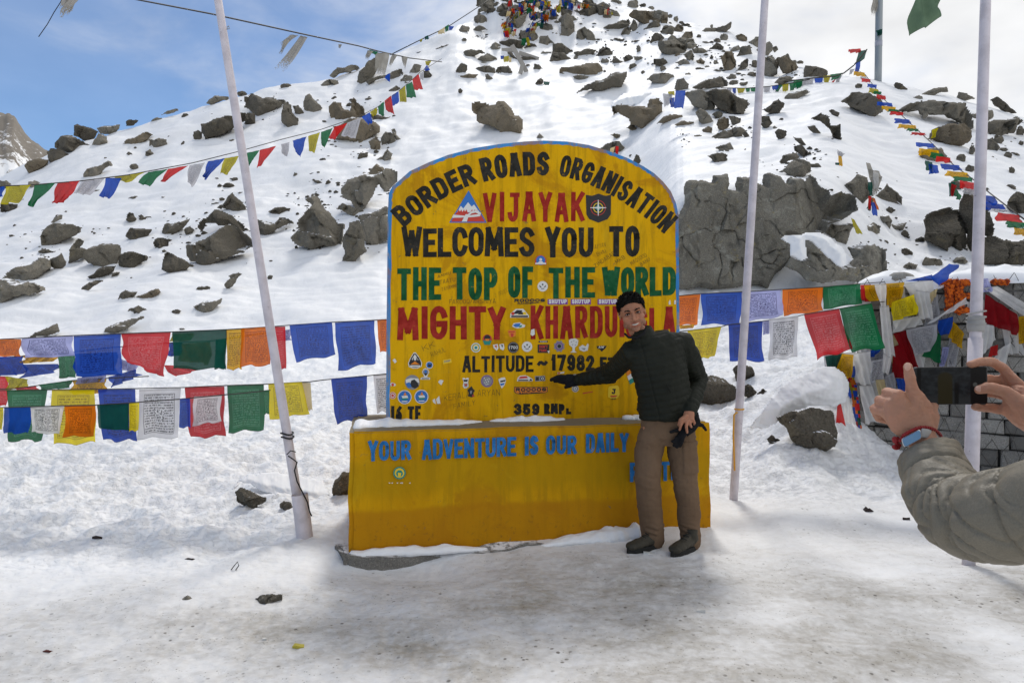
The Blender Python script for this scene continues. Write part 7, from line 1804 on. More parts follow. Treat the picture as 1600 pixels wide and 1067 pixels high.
# scarves and flags hung over the wall
HANG = [
 ([(80,660),(230,640),(260,1000),(110,960)],'gwhite',.03,"greyish cloth hanging furthest back at the wall's left corner"),
 ([(640,830),(760,800),(770,1010),(660,1020)],'pwhite',.03,"white cloth behind the blue flag by the thumb"),
 ([(440,900),(520,890),(540,1120),(470,1130)],'pwhite',.04,"white scarf strip hanging low between cream and wide white scarves"),
 ([(1040,540),(1120,560),(1090,800),(1010,790)],'gwhite',.03,"greyish cloth strip above the phone's right half"),
 ([(1430,470),(1560,500),(1600,700),(1480,690)],'pwhite',.03,"white cloth low on the wall under the large dark red flag"),
 ([(1190,130),(1330,120),(1360,220),(1230,240)],'lilac',.16,"lilac printed cloth folded over the wall top behind the pole"),
 ([(600,205),(700,185),(720,520),(610,540)],'pwhite',.045,"white scarf behind the yellow flag, against the stones"),
 ([(320,300),(440,290),(430,690),(330,680)],'pwhite',.04,"white cloth behind the big red and green pair at the wall"),
 ([(430,640),(610,560),(600,900),(450,900)],'gwhite',.035,"greyish cloth behind the long white scarf tail"),
 ([(760,640),(850,640),(850,800),(780,800)],'pwhite',.045,"white scarf end just above the phone's left half"),
 ([(120,690),(330,680),(320,960),(140,930)],'pwhite',.05,"white cloth sheet behind the corner flags"),
 ([(240,800),(330,780),(345,1010),(270,1030)],'pblue',.08,"narrow blue flag between the gold and the wide white scarf"),
 ([(560,560),(640,540),(650,760),(580,760)],'cream',.055,"cream scarf piece left of the dark red flags"),
 ([(840,270),(950,240),(960,470),(850,480)],'gwhite',.05,"greyish scarf behind the twisted white one"),
 ([(1170,300),(1300,280),(1330,470),(1190,480)],'pwhite',.05,"white scarf behind the right pole"),
 ([(360,170),(440,168),(436,300),(372,290)],'pred',.10,"red flag half hidden behind the gold one on the wall's left end"),
 ([(385,176),(692,150),(680,250),(430,300)],'gold',.14,"gathered gold printed flag tied round by a white scarf on the wall"),
 ([(560,200),(690,190),(665,320),(570,345)],'gold',.16,"lower gold flag folded under the gathered gold one"),
 ([(468,165),(556,165),(560,335),(515,340)],'pwhite',.24,"white scarf knotted over the gold flag, upper half"),
 ([(505,330),(575,325),(622,720),(535,700)],'pwhite',.22,"long white scarf tail hanging below the knot on the wall"),
 ([(535,690),(605,700),(572,850),(525,830)],'pwhite',.20,"torn end of the long white scarf"),
 ([(600,300),(772,240),(796,390),(600,446)],'yellow',.20,"bright yellow printed flag on the wall right of the white scarf"),
 ([(690,160),(905,130),(912,300),(790,320)],'pwhite',.10,"white scarf bunch stretched toward the blue twisted cloth"),
 ([(780,210),(888,225),(912,432),(800,425)],'pwhite',.14,"white scarf hanging right of the yellow flag"),
 ([(610,440),(830,400),(835,470),(612,535)],'pwhite',.12,"white scarf folds under the yellow flag"),
 ([(705,142),(905,92),(930,125),(900,140)],'pblue',.22,"blue cloth strip lying on the wall's snow edge"),
 ([(900,110),(1035,10),(1112,22),(955,192)],'pblue',.26,"blue twisted cloth sticking up above the wall"),
 ([(890,230),(948,195),(930,260),(888,325)],'cream',.14,"small cream cloth below the blue twisted cloth"),
 ([(1005,372),(1168,262),(1172,312),(870,470)],'pwhite',.16,"white twisted scarf slung across the orange letters"),
 ([(608,540),(705,512),(795,790),(780,862)],'dred',.08,"dark red flag hanging behind the phone's left"),
 ([(605,640),(720,600),(780,860),(608,885)],'dred',.07,"second dark red flag, partly behind the thumb"),
 ([(708,508),(945,462),(916,662),(770,710)],'gwhite',.14,"greyish white printed flag above the phone"),
 ([(930,535),(972,540),(965,765),(830,705)],'pgreen',.10,"green flag under the greyish white printed one"),
 ([(950,440),(1064,410),(1050,542),(955,552)],'pblue',.10,"small blue flag above the phone's right half"),
 ([(1062,440),(1152,542),(1120,652),(1028,570)],'gold',.10,"small gold diamond-shaped flag left of the right pole"),
 ([(1312,240),(1545,392),(1558,552),(1305,462)],'dred',.12,"large dark red flag right of the right pole"),
 ([(1560,410),(1640,400),(1640,620),(1562,612)],'gold',.12,"gold flag cut by the right edge of the picture"),
 ([(1290,195),(1400,180),(1640,320),(1600,412)],'pwhite',.16,"white scarf slanting down to the right edge"),
 ([(1285,460),(1375,480),(1388,590),(1270,730)],'pwhite',.14,"white plastic-like sheet just right of the right pole"),
 ([(1410,660),(1505,600),(1470,790),(1350,775)],'pwhite',.10,"white cloth bunch above the photographer's right hand"),
 ([(1345,640),(1405,622),(1405,700),(1335,716)],'pred',.16,"small red and white packet on the wall right of the pole"),
 ([(985,640),(1035,640),(1000,790),(960,790)],'lilac',.08,"narrow lilac printed ribbon above the phone"),
 ([(95,710),(222,690),(195,850),(120,820)],'dgreen',.10,"dark green flag at the wall's left corner"),
 ([(222,690),(312,700),(292,890),(165,865)],'gold',.13,"gold printed flag at the wall's left corner"),
 ([(312,690),(440,668),(442,935),(325,915)],'pwhite',.12,"wide white scarf hanging right of the gold corner flag"),
 ([(440,745),(545,728),(540,890),(438,922)],'white',.10,"white densely printed flag beside the wide white scarf"),
 ([(408,672),(522,652),(480,700),(430,732)],'pblue',.09,"blue flag scrap above the densely printed white flag"),
 ([(478,888),(545,886),(560,1030),(498,1030)],'cream',.12,"cream fringed scarf left of the photographer's knuckles"),
 ([(548,862),(612,830),(645,1020),(562,1025)],'gwhite',.08,"grey limp scarf right of the cream one"),
 ([(630,880),(702,880),(716,975),(655,985)],'pblue',.10,"blue flag just left of the photographer's thumb"),
]
for q, c, off, lab in HANG:
    pp = [PX(*p) for p in q]; cx_ = sum(p[0] for p in pp) / 4
    dl = [max(wall_d(max(p[0], 1345), off), 3) for p in pp]
    o = flag(pp, dl, c, None, 'prayer_flag' if c in ('gold','yellow','white','gwhite','dred','pred','pgreen','dgreen','pblue','lilac') else 'scarf', .03, n=14, m_=14)
    tag(o, lab, 'scarf' if o.name.startswith('scarf') else 'flag', 'scarves and flags hung on the wall')
HG = [([(130,220),(192,165),(225,262),(178,342)],'dgreen',.16,"small dark green flag beside the snow bank at the wall's corner"),
 ([(218,170),(275,165),(285,300),(214,306)],'pwhite',.13,"short white scarf above the red tassel"),
 ([(195,365),(225,360),(262,545),(180,600)],'pred',.18,"red tassel-like cloth left of the patterned band"),
 ([(245,300),(290,300),(320,480),(262,690)],'pwhite',.12,"narrow white scarf between red tassel and patterned band"),
 ([(190,610),(262,600),(272,700),(182,690)],'lilac',.14,"pale lilac cloth touching the snow under the red tassel"),
 ([(368,215),(470,212),(545,500),(420,520)],'pwhite',.12,"long frayed white scarf right of the patterned band")]
for q, c, off, lab in HG:
    pp = [PG(*p) for p in q]
    o = flag(pp, [wall_d(max(p[0], 1342), off) for p in pp], c, None, 'scarf', .03, n=14, m_=14); tag(o, lab, 'scarf', 'scarves and flags hung on the wall')
# patterned band hanging down the wall's corner
pb = MB()
band = [(300,150),(322,230),(338,330),(350,440),(372,560),(385,680),(400,790),(430,880),(452,935)]
bc = [0, 1, 2, 3, 0, 4, 2, 5]
for i in range(len(band) - 1):
    (xa, ya), (xb, yb) = band[i], band[i + 1]
    for k in range(4):
        f0, f1 = k / 4, (k + 1) / 4
        a = (xa + (xb - xa) * f0, ya + (yb - ya) * f0); b = (xa + (xb - xa) * f1, ya + (yb - ya) * f1)
        w_ = 30 - 2 * i + 4 * math.sin(i * 3 + k)
        for s_ in range(3):
            x0, x1 = -w_ + 2 * w_ * s_ / 3, -w_ + 2 * w_ * (s_ + 1) / 3
            q = [(a[0] + x0, a[1]), (a[0] + x1, a[1]), (b[0] + x1, b[1]), (b[0] + x0, b[1])]
            vs = []
            for (x, y), e in zip(q, (x0, x1, x1, x0)):
                px_, py_ = PG(x, y); vs.append(at(px_, py_, wall_d(max(px_, 1342), .10 + .035 * math.cos(e / w_ * 1.3))))
            pb.add(vs, [(0, 1, 2, 3)], bc[(i + (s_ * 3 + k * 2) // 4 * (1 if s_ != 1 else 2)) % 8], False)
o = pb.build('patterned_band', [FM['pred'], FM['olive'], FM['orange'], FM['lblue'], FM['dgreen'], FM['pblue']]); tag(o, "narrow patterned band of many colours hanging down the wall's corner", 'band')

# ------------------------------------------------------------------ snow lying on the boulders
def snow_cap(poly, depth, label, seed, thick=.30, lean=.5):
    o = make_rock(poly, seed, 'snow', M_SNOW, depth=depth, lean=lean, thick=thick, cells=1)
    tag(o, label, 'snow', kind='stuff')
snow_cap([(1172,668),(1196,634),(1216,611),(1250,588),(1280,574),(1302,572),(1318,584),(1326,606),(1320,628),(1300,637),(1262,634),(1242,640),(1222,652),(1200,668)], (6.55, 7.0), "thick snow cap over the big boulder beside the stone wall", 951)
snow_cap([(362,768),(372,750),(388,741),(430,739),(468,742),(505,750),(515,772),(490,782),(457,778),(437,777),(415,768),(398,759),(376,752)], (5.55, 6.2), "snow slab lying on the flat rock left of the leaning pole", 952, .25)
snow_cap(crop_pts('6', [(526,272),(545,240),(600,222),(660,225),(698,258),(694,272),(610,276),(540,282)]), None, "thick snow cap on the flat-topped boulder of the right slope", 953)
snow_cap(crop_pts('6', [(222,692),(240,650),(300,605),(400,578),(500,590),(528,628),(474,644),(462,692),(430,690),(400,682),(370,672),(290,674)]), None, "thick snow cap on the overhanging boulder", 954)
snow_cap(crop_pts('7', [(748,830),(780,808),(890,800),(990,798),(1060,830),(1130,890),(1205,960),(1165,1008),(1110,1012),(1050,960),(990,900),(930,850),(890,835),(905,960),(870,975),(800,940),(800,870)]), (12.0, 12.6), "snow patch lying on the rock ledge right of the cliff", 955, .10)

# ------------------------------------------------------------------ litter on the trodden snow
def litter(px, py, pts, m, lab, name='wrapper', h=.012):
    p = at(px, py, 3.0); d = depth_at(px, py); c = at(px, py, d); mb = MB(); n = len(pts)
    V = [c + Vector((x, y, h * (1 + .5 * math.sin(i * 2.1)))) for i, (x, y) in enumerate(pts)]
    mb.add(V + [v - Vector((0, 0, h * 1.4)) for v in V], [tuple(range(n)), tuple(range(2 * n - 1, n - 1, -1))] + [(i, n + i, n + (i + 1) % n, (i + 1) % n) for i in range(n)])
    tag(mb.build(name, m), lab, 'litter')
M_LY = mat('yellow_foil', (.45, .38, .05), .4); M_LD = mat('dark_scrap', (.03, .02, .018), .8); M_LR = mat('reddish_scrap', (.10, .03, .025), .8); M_LW = mat('pale_scrap', (.6, .6, .58), .5)
litter(466, 1012, [(-.025,-.01),(.0,-.016),(.028,-.006),(.024,.012),(-.02,.014)], M_LY, "crumpled yellow-green wrapper on the snow at lower left centre")
litter(414, 1001, [(-.012,-.008),(.010,-.010),(.014,.008),(-.008,.010)], M_LW, "small white scrap on the snow above the yellow-green wrapper")
litter(1012, 866, [(-.03,-.012),(.0,-.02),(.035,-.008),(.02,.014),(-.024,.012)], M_LW, "pale yellow and white scrap between the man's boots")
litter(1354, 801, [(-.02,-.02),(.012,-.022),(.05,-.010),(.02,.010),(.01,.03),(-.018,.026)], M_LD, "black lump on the snow right of the second pole", 'scrap', .03)
litter(1442, 812, [(-.04,-.016),(.0,-.024),(.045,-.01),(.03,.02),(-.03,.018)], M_LR, "dark reddish scrap on the snow left of the khaki sleeve", 'scrap', .02)
litter(1416, 811, [(-.03,-.008),(.02,-.012),(.032,.004),(-.02,.012)], M_LD, "flat dark sliver beside the reddish scrap", 'scrap')
litter(1095, 956, [(-.022,-.01),(.02,-.012),(.026,.008),(-.016,.012)], M_LW, "small silvery scrap on the trodden ice below the man", 'scrap')
litter(152, 840, [(-.03,-.012),(.02,-.016),(.034,.0),(-.02,.014)], M_LD, "dark flat chip on the left snowfield", 'scrap')
litter(297, 875, [(-.03,-.01),(.025,-.014),(.03,.004),(-.02,.012)], M_LD, "dark chip on the snow above the half-buried stone", 'scrap')
litter(74, 1020, [(-.018,-.006),(.016,-.01),(.02,.008),(-.012,.01)], M_LR, "brownish leaf-like scrap at the lower left corner", 'scrap')
mb = MB(); _d = depth_at(825, 1032); mb.tube([at(814, 1030, _d) + Vector((0, 0, .008)), at(822, 1033, _d) + Vector((0, 0, .010)), at(832, 1034, _d) + Vector((0, 0, .006))], .003, 5); tag(mb.build('twig', M_LD), "short black bent twig in the centre foreground", 'twig')
mb = MB(); _d = depth_at(362, 893); mb.tube([at(x, y, _d) + Vector((0, 0, .01)) for x, y in ((356,898),(360,894),(366,886),(371,880),(373,886),(368,893))], .003, 5); tag(mb.build('wire_loop', M_WIRE), "thin dark wire loop on the snow left of the sign's footing", 'wire')
# ------------------------------------------------------------------ people
def fuse(mb, voxel, smooth=2, disp=None, name='body'):
    """grow the overlapping shapes into ONE continuous surface, relax it, then apply a displacement"""
    me = mb.mesh(name + '_raw'); o = bpy.data.objects.new(name + '_raw', me); COL.objects.link(o)
    md = o.modifiers.new('fuse', 'REMESH'); md.mode = 'VOXEL'; md.voxel_size = voxel; md.use_smooth_shade = True
    dg = bpy.context.evaluated_depsgraph_get()
    nm = bpy.data.meshes.new_from_object(o.evaluated_get(dg))
    bpy.data.objects.remove(o); bpy.data.meshes.remove(me)
    n = len(nm.vertices); co = np.empty(n * 3); nm.vertices.foreach_get('co', co); co = co.reshape(-1, 3)
    e = np.empty(len(nm.edges) * 2, np.int32); nm.edges.foreach_get('vertices', e); e = e.reshape(-1, 2)
    deg = np.bincount(e.ravel(), minlength=n)[:, None]
    def lap(v):
        s = np.zeros_like(v)
        for k in range(3):
            s[:, k] = np.bincount(e[:, 0], v[e[:, 1], k], n) + np.bincount(e[:, 1], v[e[:, 0], k], n)
        return s / np.maximum(deg, 1)
    for _ in range(smooth):
        co = co + 0.6 * (lap(co) - co); co = co - 0.30 * (lap(co) - co)
    nm.vertices.foreach_set('co', co.ravel()); nm.update()
    if disp is not None:
        no = np.empty(n * 3); nm.vertices.foreach_get('normal', no); no = no.reshape(-1, 3)
        co = disp(co, no); nm.vertices.foreach_set('co', co.ravel()); nm.update()
    nm.name = name
    nm.polygons.foreach_set('use_smooth', [True] * len(nm.polygons))
    return nm
def seg_param(P, A, B):
    A, B = np.array(A), np.array(B); e = B - A; L_ = np.linalg.norm(e)
    t_ = np.clip(((P - A) @ e) / (L_ * L_), 0, 1)
    return np.linalg.norm(P - (A + t_[:, None] * e), axis=1), t_ * L_
def chain(mb, pts, rads, n=12): mb.tube(pts, rads, n)
def rod(mb, pts, rads, n=12):
    """rounded limb: tube with ball ends"""
    mb.tube(pts, rads, n)
    for p, r_ in ((pts[0], rads[0]), (pts[-1], rads[-1])):
        r_ = min(r_) if isinstance(r_, tuple) else r_
        mb.ball(p, r_, None, None, None, 12, 8)
def skin_mat(name, c):
    m = mat(name, c, 0.55, spec=0.35); t = NT(m)
    at_ = t.n('ShaderNodeAttribute', attribute_name='stubble'); lp = t.n('ShaderNodeAttribute', attribute_name='lip')
    n1 = t.noise(t.coord('Object'), 60, 5, .6); n2 = t.noise(t.coord('Object'), 9, 3, .5)
    k = t.mix(t.rng(t.math('ADD', t.math('MULTIPLY', n1, .4), t.math('MULTIPLY', n2, .6)), .35, .65), tuple(x * .86 for x in c), (c[0] * 1.1, c[1] * 1.02, c[2] * 1.0))
    k = t.mix(t.math('MULTIPLY', at_.outputs['Fac'], .36), k, (0.09, 0.062, 0.05))
    k = t.mix(t.math('MULTIPLY', lp.outputs['Fac'], .8), k, (c[0] * .85, c[1] * .5, c[2] * .52))
    t.base(k); t.bump(t.math('ADD', t.noise(t.coord('Object'), 150, 4, .6), t.math('MULTIPLY', t.noise(t.coord('Object', (1, 1, 2.2)), 60, 5, .65, 1.0), 1.4)), .0028, .6)
    t.b.inputs['Subsurface Weight'].default_value = 0.12; t.b.inputs['Subsurface Radius'].default_value = (.012, .005, .003); t.b.inputs['Subsurface Scale'].default_value = .5
    return m
M_SKIN = skin_mat('skin', (0.40, 0.187, 0.110))
M_SKIN2 = skin_mat('skin_light', (0.46, 0.235, 0.15))
M_HAIR = mat('black_hair', (0.007, 0.006, 0.005), 0.7, spec=0.12); t = NT(M_HAIR); t.bump(t.noise(t.coord('Object', (40, 40, 260)), 1.0, 3, .6), .006, .8)
M_TEETH = mat('teeth', (0.58, 0.55, 0.49), 0.4)
M_EYEW = mat('eye_white', (0.55, 0.52, 0.50), 0.3); M_EYED = mat('dark_iris', (0.015, 0.010, 0.008), 0.2, spec=.5)
def cloth_plain(name, ca, cb, scale=1.0, rough=0.85, sheen=0.0, spec=.15):
    m = mat(name, ca, rough, spec=spec); t = NT(m); oc = t.coord('Object')
    n1 = t.noise(oc, 5 * scale, 6, .6, .3); n2 = t.noise(oc, 400 * scale, 2, .5); n3 = t.noise(oc, 22 * scale, 5, .6)
    k = t.mix(t.rng(n1, .35, .66), ca, cb); k = t.mix(t.rng(n2, .4, .62, 0, .25), k, tuple(x * .6 for x in ca)); t.base(k)
    t.bump(t.math('ADD', t.math('MULTIPLY', n3, .8), t.math('MULTIPLY', n2, .12)), .008 / scale, .5)
    return m
M_JACK = cloth_plain('olive_black_nylon', (0.0105, 0.0125, 0.008), (0.0145, 0.0165, 0.011), 1, .6, spec=.2)
M_TROU = cloth_plain('brown_cotton', (0.150, 0.096, 0.060), (0.178, 0.116, 0.074), 1, .9)
M_BOOT = cloth_plain('dark_olive_leather', (0.040, 0.036, 0.026), (0.060, 0.052, 0.038), 1.5, .65, spec=.3)
M_SOLE = mat('black_rubber', (0.018, 0.018, 0.017), .8)
M_GLOVE = cloth_plain('black_knit', (0.010, 0.010, 0.012), (0.016, 0.016, 0.018), 1, .9)

def head_shapes(mb, M):
    """cranium, jaw, cheeks, brow, nose, lips, ears, neck in head space (facing -Y, Z up)"""
    T = lambda x, y, z: M @ Vector((x, y, z)); R3 = M.to_3x3()
    mb.ball(T(0, .014, .034), .074, .094, .088, R3, 24, 16)
    mb.ball(T(0, -.018, -.030), .064, .070, .082, R3, 24, 16)
    mb.ball(T(0, -.030, -.066), .050, .056, .050, R3, 20, 12)
    mb.ball(T(0, -.066, -.100), .024, .020, .018, R3, 14, 10)
    for s in (-1, 1):
        mb.ball(T(s * .040, -.052, -.020), .027, .030, .026, R3, 14, 10)
        mb.ball(T(s * .034, -.064, -.050), .022, .020, .024, R3, 14, 10)      # smiling cheek
        mb.ball(T(s * .052, -.012, -.068), .016, .034, .026, R3, 14, 10)
        mb.ball(T(s * .074, .016, .000), .008, .020, .031, R3, 12, 10)
        mb.ball(T(s * .078, .024, .012), .007, .014, .018, R3, 12, 8)
        mb.ball(T(s * .013, -.094, -.034), .0095, .012, .009, R3, 10, 8)
        mb.tube([T(s * .010, -.086, .026), T(s * .030, -.084, .030), T(s * .052, -.066, .024)], [.009, .0105, .009], 10)
    mb.tube([T(0, -.080, .026), T(0, -.094, .004), T(0, -.107, -.020), T(0, -.112, -.030), T(0, -.100, -.038)], [.009, .0085, .0105, .0125, .009], 12)
    mb.tube([T(-.030, -.074, -.056), T(-.014, -.086, -.0585), T(0, -.089, -.0570), T(.014, -.086, -.0585), T(.030, -.074, -.056)], [.003, .0055, .006, .0055, .003], 8)
    mb.tube([T(-.028, -.073, -.060), T(-.013, -.085, -.0755), T(0, -.087, -.0775), T(.013, -.085, -.0755), T(.028, -.073, -.060)], [.003, .006, .007, .006, .003], 8)
def head_kids(M, parent, stub=True, face=True):
    T = lambda x, y, z: M @ Vector((x, y, z)); R3 = M.to_3x3()
    if face:
        for s in (-1, 1):
            mb = MB(); mb.ball(T(s * .031, -.0735, .0065), .0125, .009, .0040, R3, 14, 10, 0); mb.ball(T(s * .031 - .001, -.0800, .0066), .0058, .0032, .0040, R3, 12, 8, 1)
            mb.build('eye', [M_EYEW, M_EYED], parent)
            mb = MB(); mb.tube([T(s * .012, -.0925, .0245), T(s * .024, -.0935, .0310), T(s * .040, -.0850, .0320), T(s * .055, -.0680, .0235)], [(.0034, .003), (.0054, .004), (.0048, .004), (.002, .002)], 8); mb.build('eyebrow', M_HAIR, parent)
            mb = MB(); mb.tube([T(s * .017, -.0815, .0085), T(s * .031, -.0845, .0125), T(s * .046, -.0740, .0078)], [.0020, .0028, .0018], 6); mb.build('eyelid', M_HAIR, parent)
        mb = MB(); 
        mb.tube([T(-.0225, -.0800, -.0605), T(-.011, -.0895, -.0660), T(0, -.0915, -.0672), T(.011, -.0895, -.0660), T(.0225, -.0800, -.0605)], [(.0015, .002), (.0042, .003), (.0046, .003), (.0042, .003), (.0015, .002)], 8); mb.build('teeth', M_TEETH, parent)
    # hair: a thick short crop, swept up at the front
    vs, fs = [], []; seg, rin = 64, 44
    keep = {}
    for i in range(rin + 1):
        th = math.pi * .78 * i / rin
        for k in range(seg):
            ph = 2 * math.pi * k / seg
            d = Vector((math.sin(th) * math.cos(ph), math.sin(th) * math.sin(ph), math.cos(th)))
            q = Vector((.0765 * d.x, .014 + .097 * d.y, .034 + .091 * d.z))
            front = max(0, -d.y); side = abs(d.x)
            line_ = .088 * front ** 1.25 + (1 - front) * (-.012 if d.y < .35 else -.055)
            line_ = line_ + .012 * (side > .75) * (d.y < .1)
            f = (q.z - line_) / .014
            th_ = min(1, max(0, f)) 
            vol = .002 + .007 * max(0, d.z) + .008 * max(0, d.z) * front
            nz_ = float(fbm(d.x * 7 + 3, d.y * 7 + d.z * 4, 3)) * .006 * max(.3, d.z)
            q = q + d * (vol + nz_) * th_ - d * .012 * (1 - th_)
            keep[(i, k)] = f > -1.0
            vs.append(M @ q)
    for i in range(rin):
        for k in range(seg):
            k2 = (k + 1) % seg
            if keep[(i, k)] and keep[(i, k2)] and keep[(i + 1, k)] and keep[(i + 1, k2)]: fs.append((i * seg + k, (i + 1) * seg + k, (i + 1) * seg + k2, i * seg + k2))
    hb = MB(); hb.add(vs, fs, 0, True); rs = random.Random(9)
    for i in range(620):     # tufts: short at the sides, swept up and back over the forehead
        th = math.acos(1 - rs.random() * 1.25); ph = rs.uniform(0, 2 * math.pi); d = Vector((math.sin(th) * math.cos(ph), math.sin(th) * math.sin(ph), math.cos(th)))
        front = max(0, -d.y); q = Vector((.0765 * d.x, .014 + .097 * d.y, .034 + .091 * d.z))
        line_ = .088 * front ** 1.25 + (1 - front) * (-.012 if d.y < .35 else -.055)
        if q.z < line_ + .004 + rs.uniform(-.004, .006): continue
        up_ = max(0, d.z); ln = .006 + .014 * up_ + .010 * up_ * front
        t_ = (d * (.45 + .5 * up_) + Vector((rs.uniform(-.5, .5) + .25, .30 * front + rs.uniform(-.3, .3), .35 * up_ - .35 * (1 - up_)))).normalized()
        p0 = q + d * (.003 + .010 * up_); hb.tube([M @ p0, M @ (p0 + t_ * ln * .6), M @ (p0 + t_ * ln + Vector((0, .004 * front, -.002)))], [.0042, .0030, .0006], 5, smooth=True)
    hb.build('hair', M_HAIR, parent)
def face_attrs(me, M):
    n = len(me.vertices); co = np.empty(n * 3); me.vertices.foreach_get('co', co); co = co.reshape(-1, 3)
    Mi = np.array(M.inverted()); q = co @ Mi[:3, :3].T + Mi[:3, 3]
    x, y, z = q.T
    inh = (y < .06) & (z > -.14) & (z < .12)
    st = sstep(-.030, -.058, z + .35 * np.abs(x) * 0) * sstep(-.125, -.10, z) * sstep(.03, -.01, y) * inh
    st = np.maximum(st, .8 * np.exp(-((z + .047) / .006) ** 2) * (np.abs(x) < .03) * (y < -.06) * inh)
    st = st * (1 - np.exp(-((z + .066) / .012) ** 2) * (np.abs(x) < .032) * (y < -.06))
    lip = np.maximum(np.exp(-((z + .0570) / .004) ** 2), np.exp(-((z + .0775) / .005) ** 2)) * (np.abs(x) < .028) * (y < -.07) * inh
    for nm_, v in (('stubble', st), ('lip', lip)):
        a = me.attributes.new(nm_, 'FLOAT', 'POINT'); a.data.foreach_set('value', v.astype(np.float32))

def man():
    root = empty('person', at(1045, 860, 4.45))
    tag(root, "man in a dark padded jacket and brown trousers leaning with one arm on the sign", 'person')
    # joints: picture position and distance
    head_c = at(988, 490, 4.40)
    M = Matrix.Translation(head_c) @ Matrix.Rotation(R(-13), 4, 'Y') @ Matrix.Rotation(R(-7), 4, 'Z') @ Matrix.Rotation(R(4), 4, 'X') @ Matrix.Diagonal((1.07, 1.0, .955, 1.0))
    nb = at(1013, 524, 4.46); pel = at(1042, 655, 4.50)
    shR, elR, wrR = at(989, 549, 4.46), at(952, 585, 4.76), at(909, 592, 4.92)
    shL, elL, wrL = at(1066, 536, 4.52), at(1090, 594, 4.62), at(1077, 641, 4.40)
    hipR, knR, anR = at(1019, 668, 4.50), at(1012, 748, 4.42), at(1020, 838, 4.48)
    hipL, knL, anL = at(1062, 668, 4.50), at(1072, 750, 4.42), at(1078, 842, 4.46)
    V = Vector
    # ---- the body itself, one surface
    b = MB(); head_shapes(b, M)
    rod(b, [M @ V((0, .018, -.05)), M @ V((0, .028, -.11)), nb - V((0, 0, .02))], [.052, .052, .050])
    rod(b, [nb - V((0, -.02, .10)), at(1024, 575, 4.48), at(1034, 610, 4.49), pel], [(.05, .06), (.10, .15), (.09, .135), (.10, .15)], 16)
    rod(b, [shR, elR, wrR], [.042, .036, .023]); rod(b, [shL, elL, wrL], [.042, .036, .026])
    for h_, k_, a_ in ((hipR, knR, anR), (hipL, knL, anL)): rod(b, [h_, k_, a_], [.075, .052, .036]); b.ball(a_ - V((0, .02, .04)), .025, .035, .02)
    # left hand: palm, four bent fingers, thumb
    W = lambda x, y, d: at(850 + x / 5.926, 540 + y / 5.926, d)
    rod(b, [wrL, W(1345, 620, 4.36), W(1335, 690, 4.335)], [(.026, .024), (.016, .034), (.015, .040)], 12)
    kn = [W(1290, 690, 4.33), W(1322, 702, 4.325), W(1352, 700, 4.33), W(1382, 690, 4.34)]
    b.tube([kn[0], kn[1], kn[2], kn[3]], [.0125] * 4, 10)
    rod(b, [kn[0], W(1268, 735, 4.315), W(1256, 778, 4.33)], [.0115, .010, .008], 10)
    rod(b, [kn[1], W(1318, 755, 4.305), W(1326, 803, 4.32)], [.0115, .010, .008], 10)
    rod(b, [kn[2], W(1354, 732, 4.31), W(1364, 752, 4.345)], [.0110, .0095, .008], 10)
    rod(b, [kn[3], W(1394, 715, 4.325), W(1388, 728, 4.36)], [.0100, .009, .0075], 10)
    rod(b, [W(1318, 650, 4.335), W(1262, 690, 4.32), W(1248, 730, 4.335), W(1262, 760, 4.36)], [.014, .0125, .010, .008], 10)
    # right hand (inside its glove)
    rod(b, [wrR, at(893, 593, 4.94), at(880, 592, 4.95)], [.022, (.026, .012), (.026, .010)], 10)
    def fd(co, no):
        Mi = np.array(M.inverted()); q = co @ Mi[:3, :3].T + Mi[:3, 3]
        d = np.zeros(len(co))
        for s in (-1, 1): d -= .0065 * np.exp(-((q[:, 0] - s * .031) / .014) ** 2 - ((q[:, 2] - .006) / .009) ** 2) * (q[:, 1] < -.03)
        d -= .004 * np.exp(-(q[:, 0] / .020) ** 2 - ((q[:, 2] + .0665) / .0045) ** 2) * (q[:, 1] < -.05)
        for s in (-1, 1):   # smile folds
            dist, tt = seg_param(q, (s * .020, -.09, -.034), (s * .038, -.075, -.066)); d -= .0022 * np.exp(-(dist / .0045) ** 2)
        return co + no * d[:, None]
    bm_ = fuse(b, .0034, 2, fd, 'body'); face_attrs(bm_, M)
    link_mesh('body', bm_, M_SKIN, root)
    head_kids(M, root)
    # ---- jacket
    j = MB()
    tor = [(1011, 524, 4.455, .078, .070), (1014, 532, 4.46, .100, .135), (1022, 545, 4.47, .118, .190), (1028, 565, 4.475, .128, .192), (1033, 590, 4.48, .128, .182), (1037, 615, 4.485, .126, .172), (1039, 636, 4.49, .128, .176), (1040, 652, 4.49, .124, .178), (1040, 656, 4.49, .112, .166)]
    j.tube([at(x, y, d) for x, y, d, a, c in tor], [(a, c) for x, y, d, a, c in tor], 28)
    rod(j, [at(1004, 548, 4.46), shR, shR.lerp(elR, .5), elR, elR.lerp(wrR, .5), wrR, wrR.lerp(at(880, 592, 4.95), .12)], [.088, .084, .074, .067, .060, .050, .046], 16)
    rod(j, [at(1048, 540, 4.49), shL, shL.lerp(elL, .5), elL, elL.lerp(wrL, .5), wrL], [.092, .088, .080, .074, .064, .054], 16)
    j.tube([at(1006, 528, 4.45), at(1003, 521, 4.44), at(1001, 513, 4.435)], [(.080, .084), (.072, .076), (.069, .071)], 20)
    bones = [(np.array(at(1013, 520, 4.46)), np.array(at(1040, 660, 4.49)), 0.0, .17), (np.array(shR), np.array(elR), .01, .075), (np.array(elR), np.array(wrR), .37, .06), (np.array(shL), np.array(elL), .02, .08), (np.array(elL), np.array(wrL), .33, .062)]
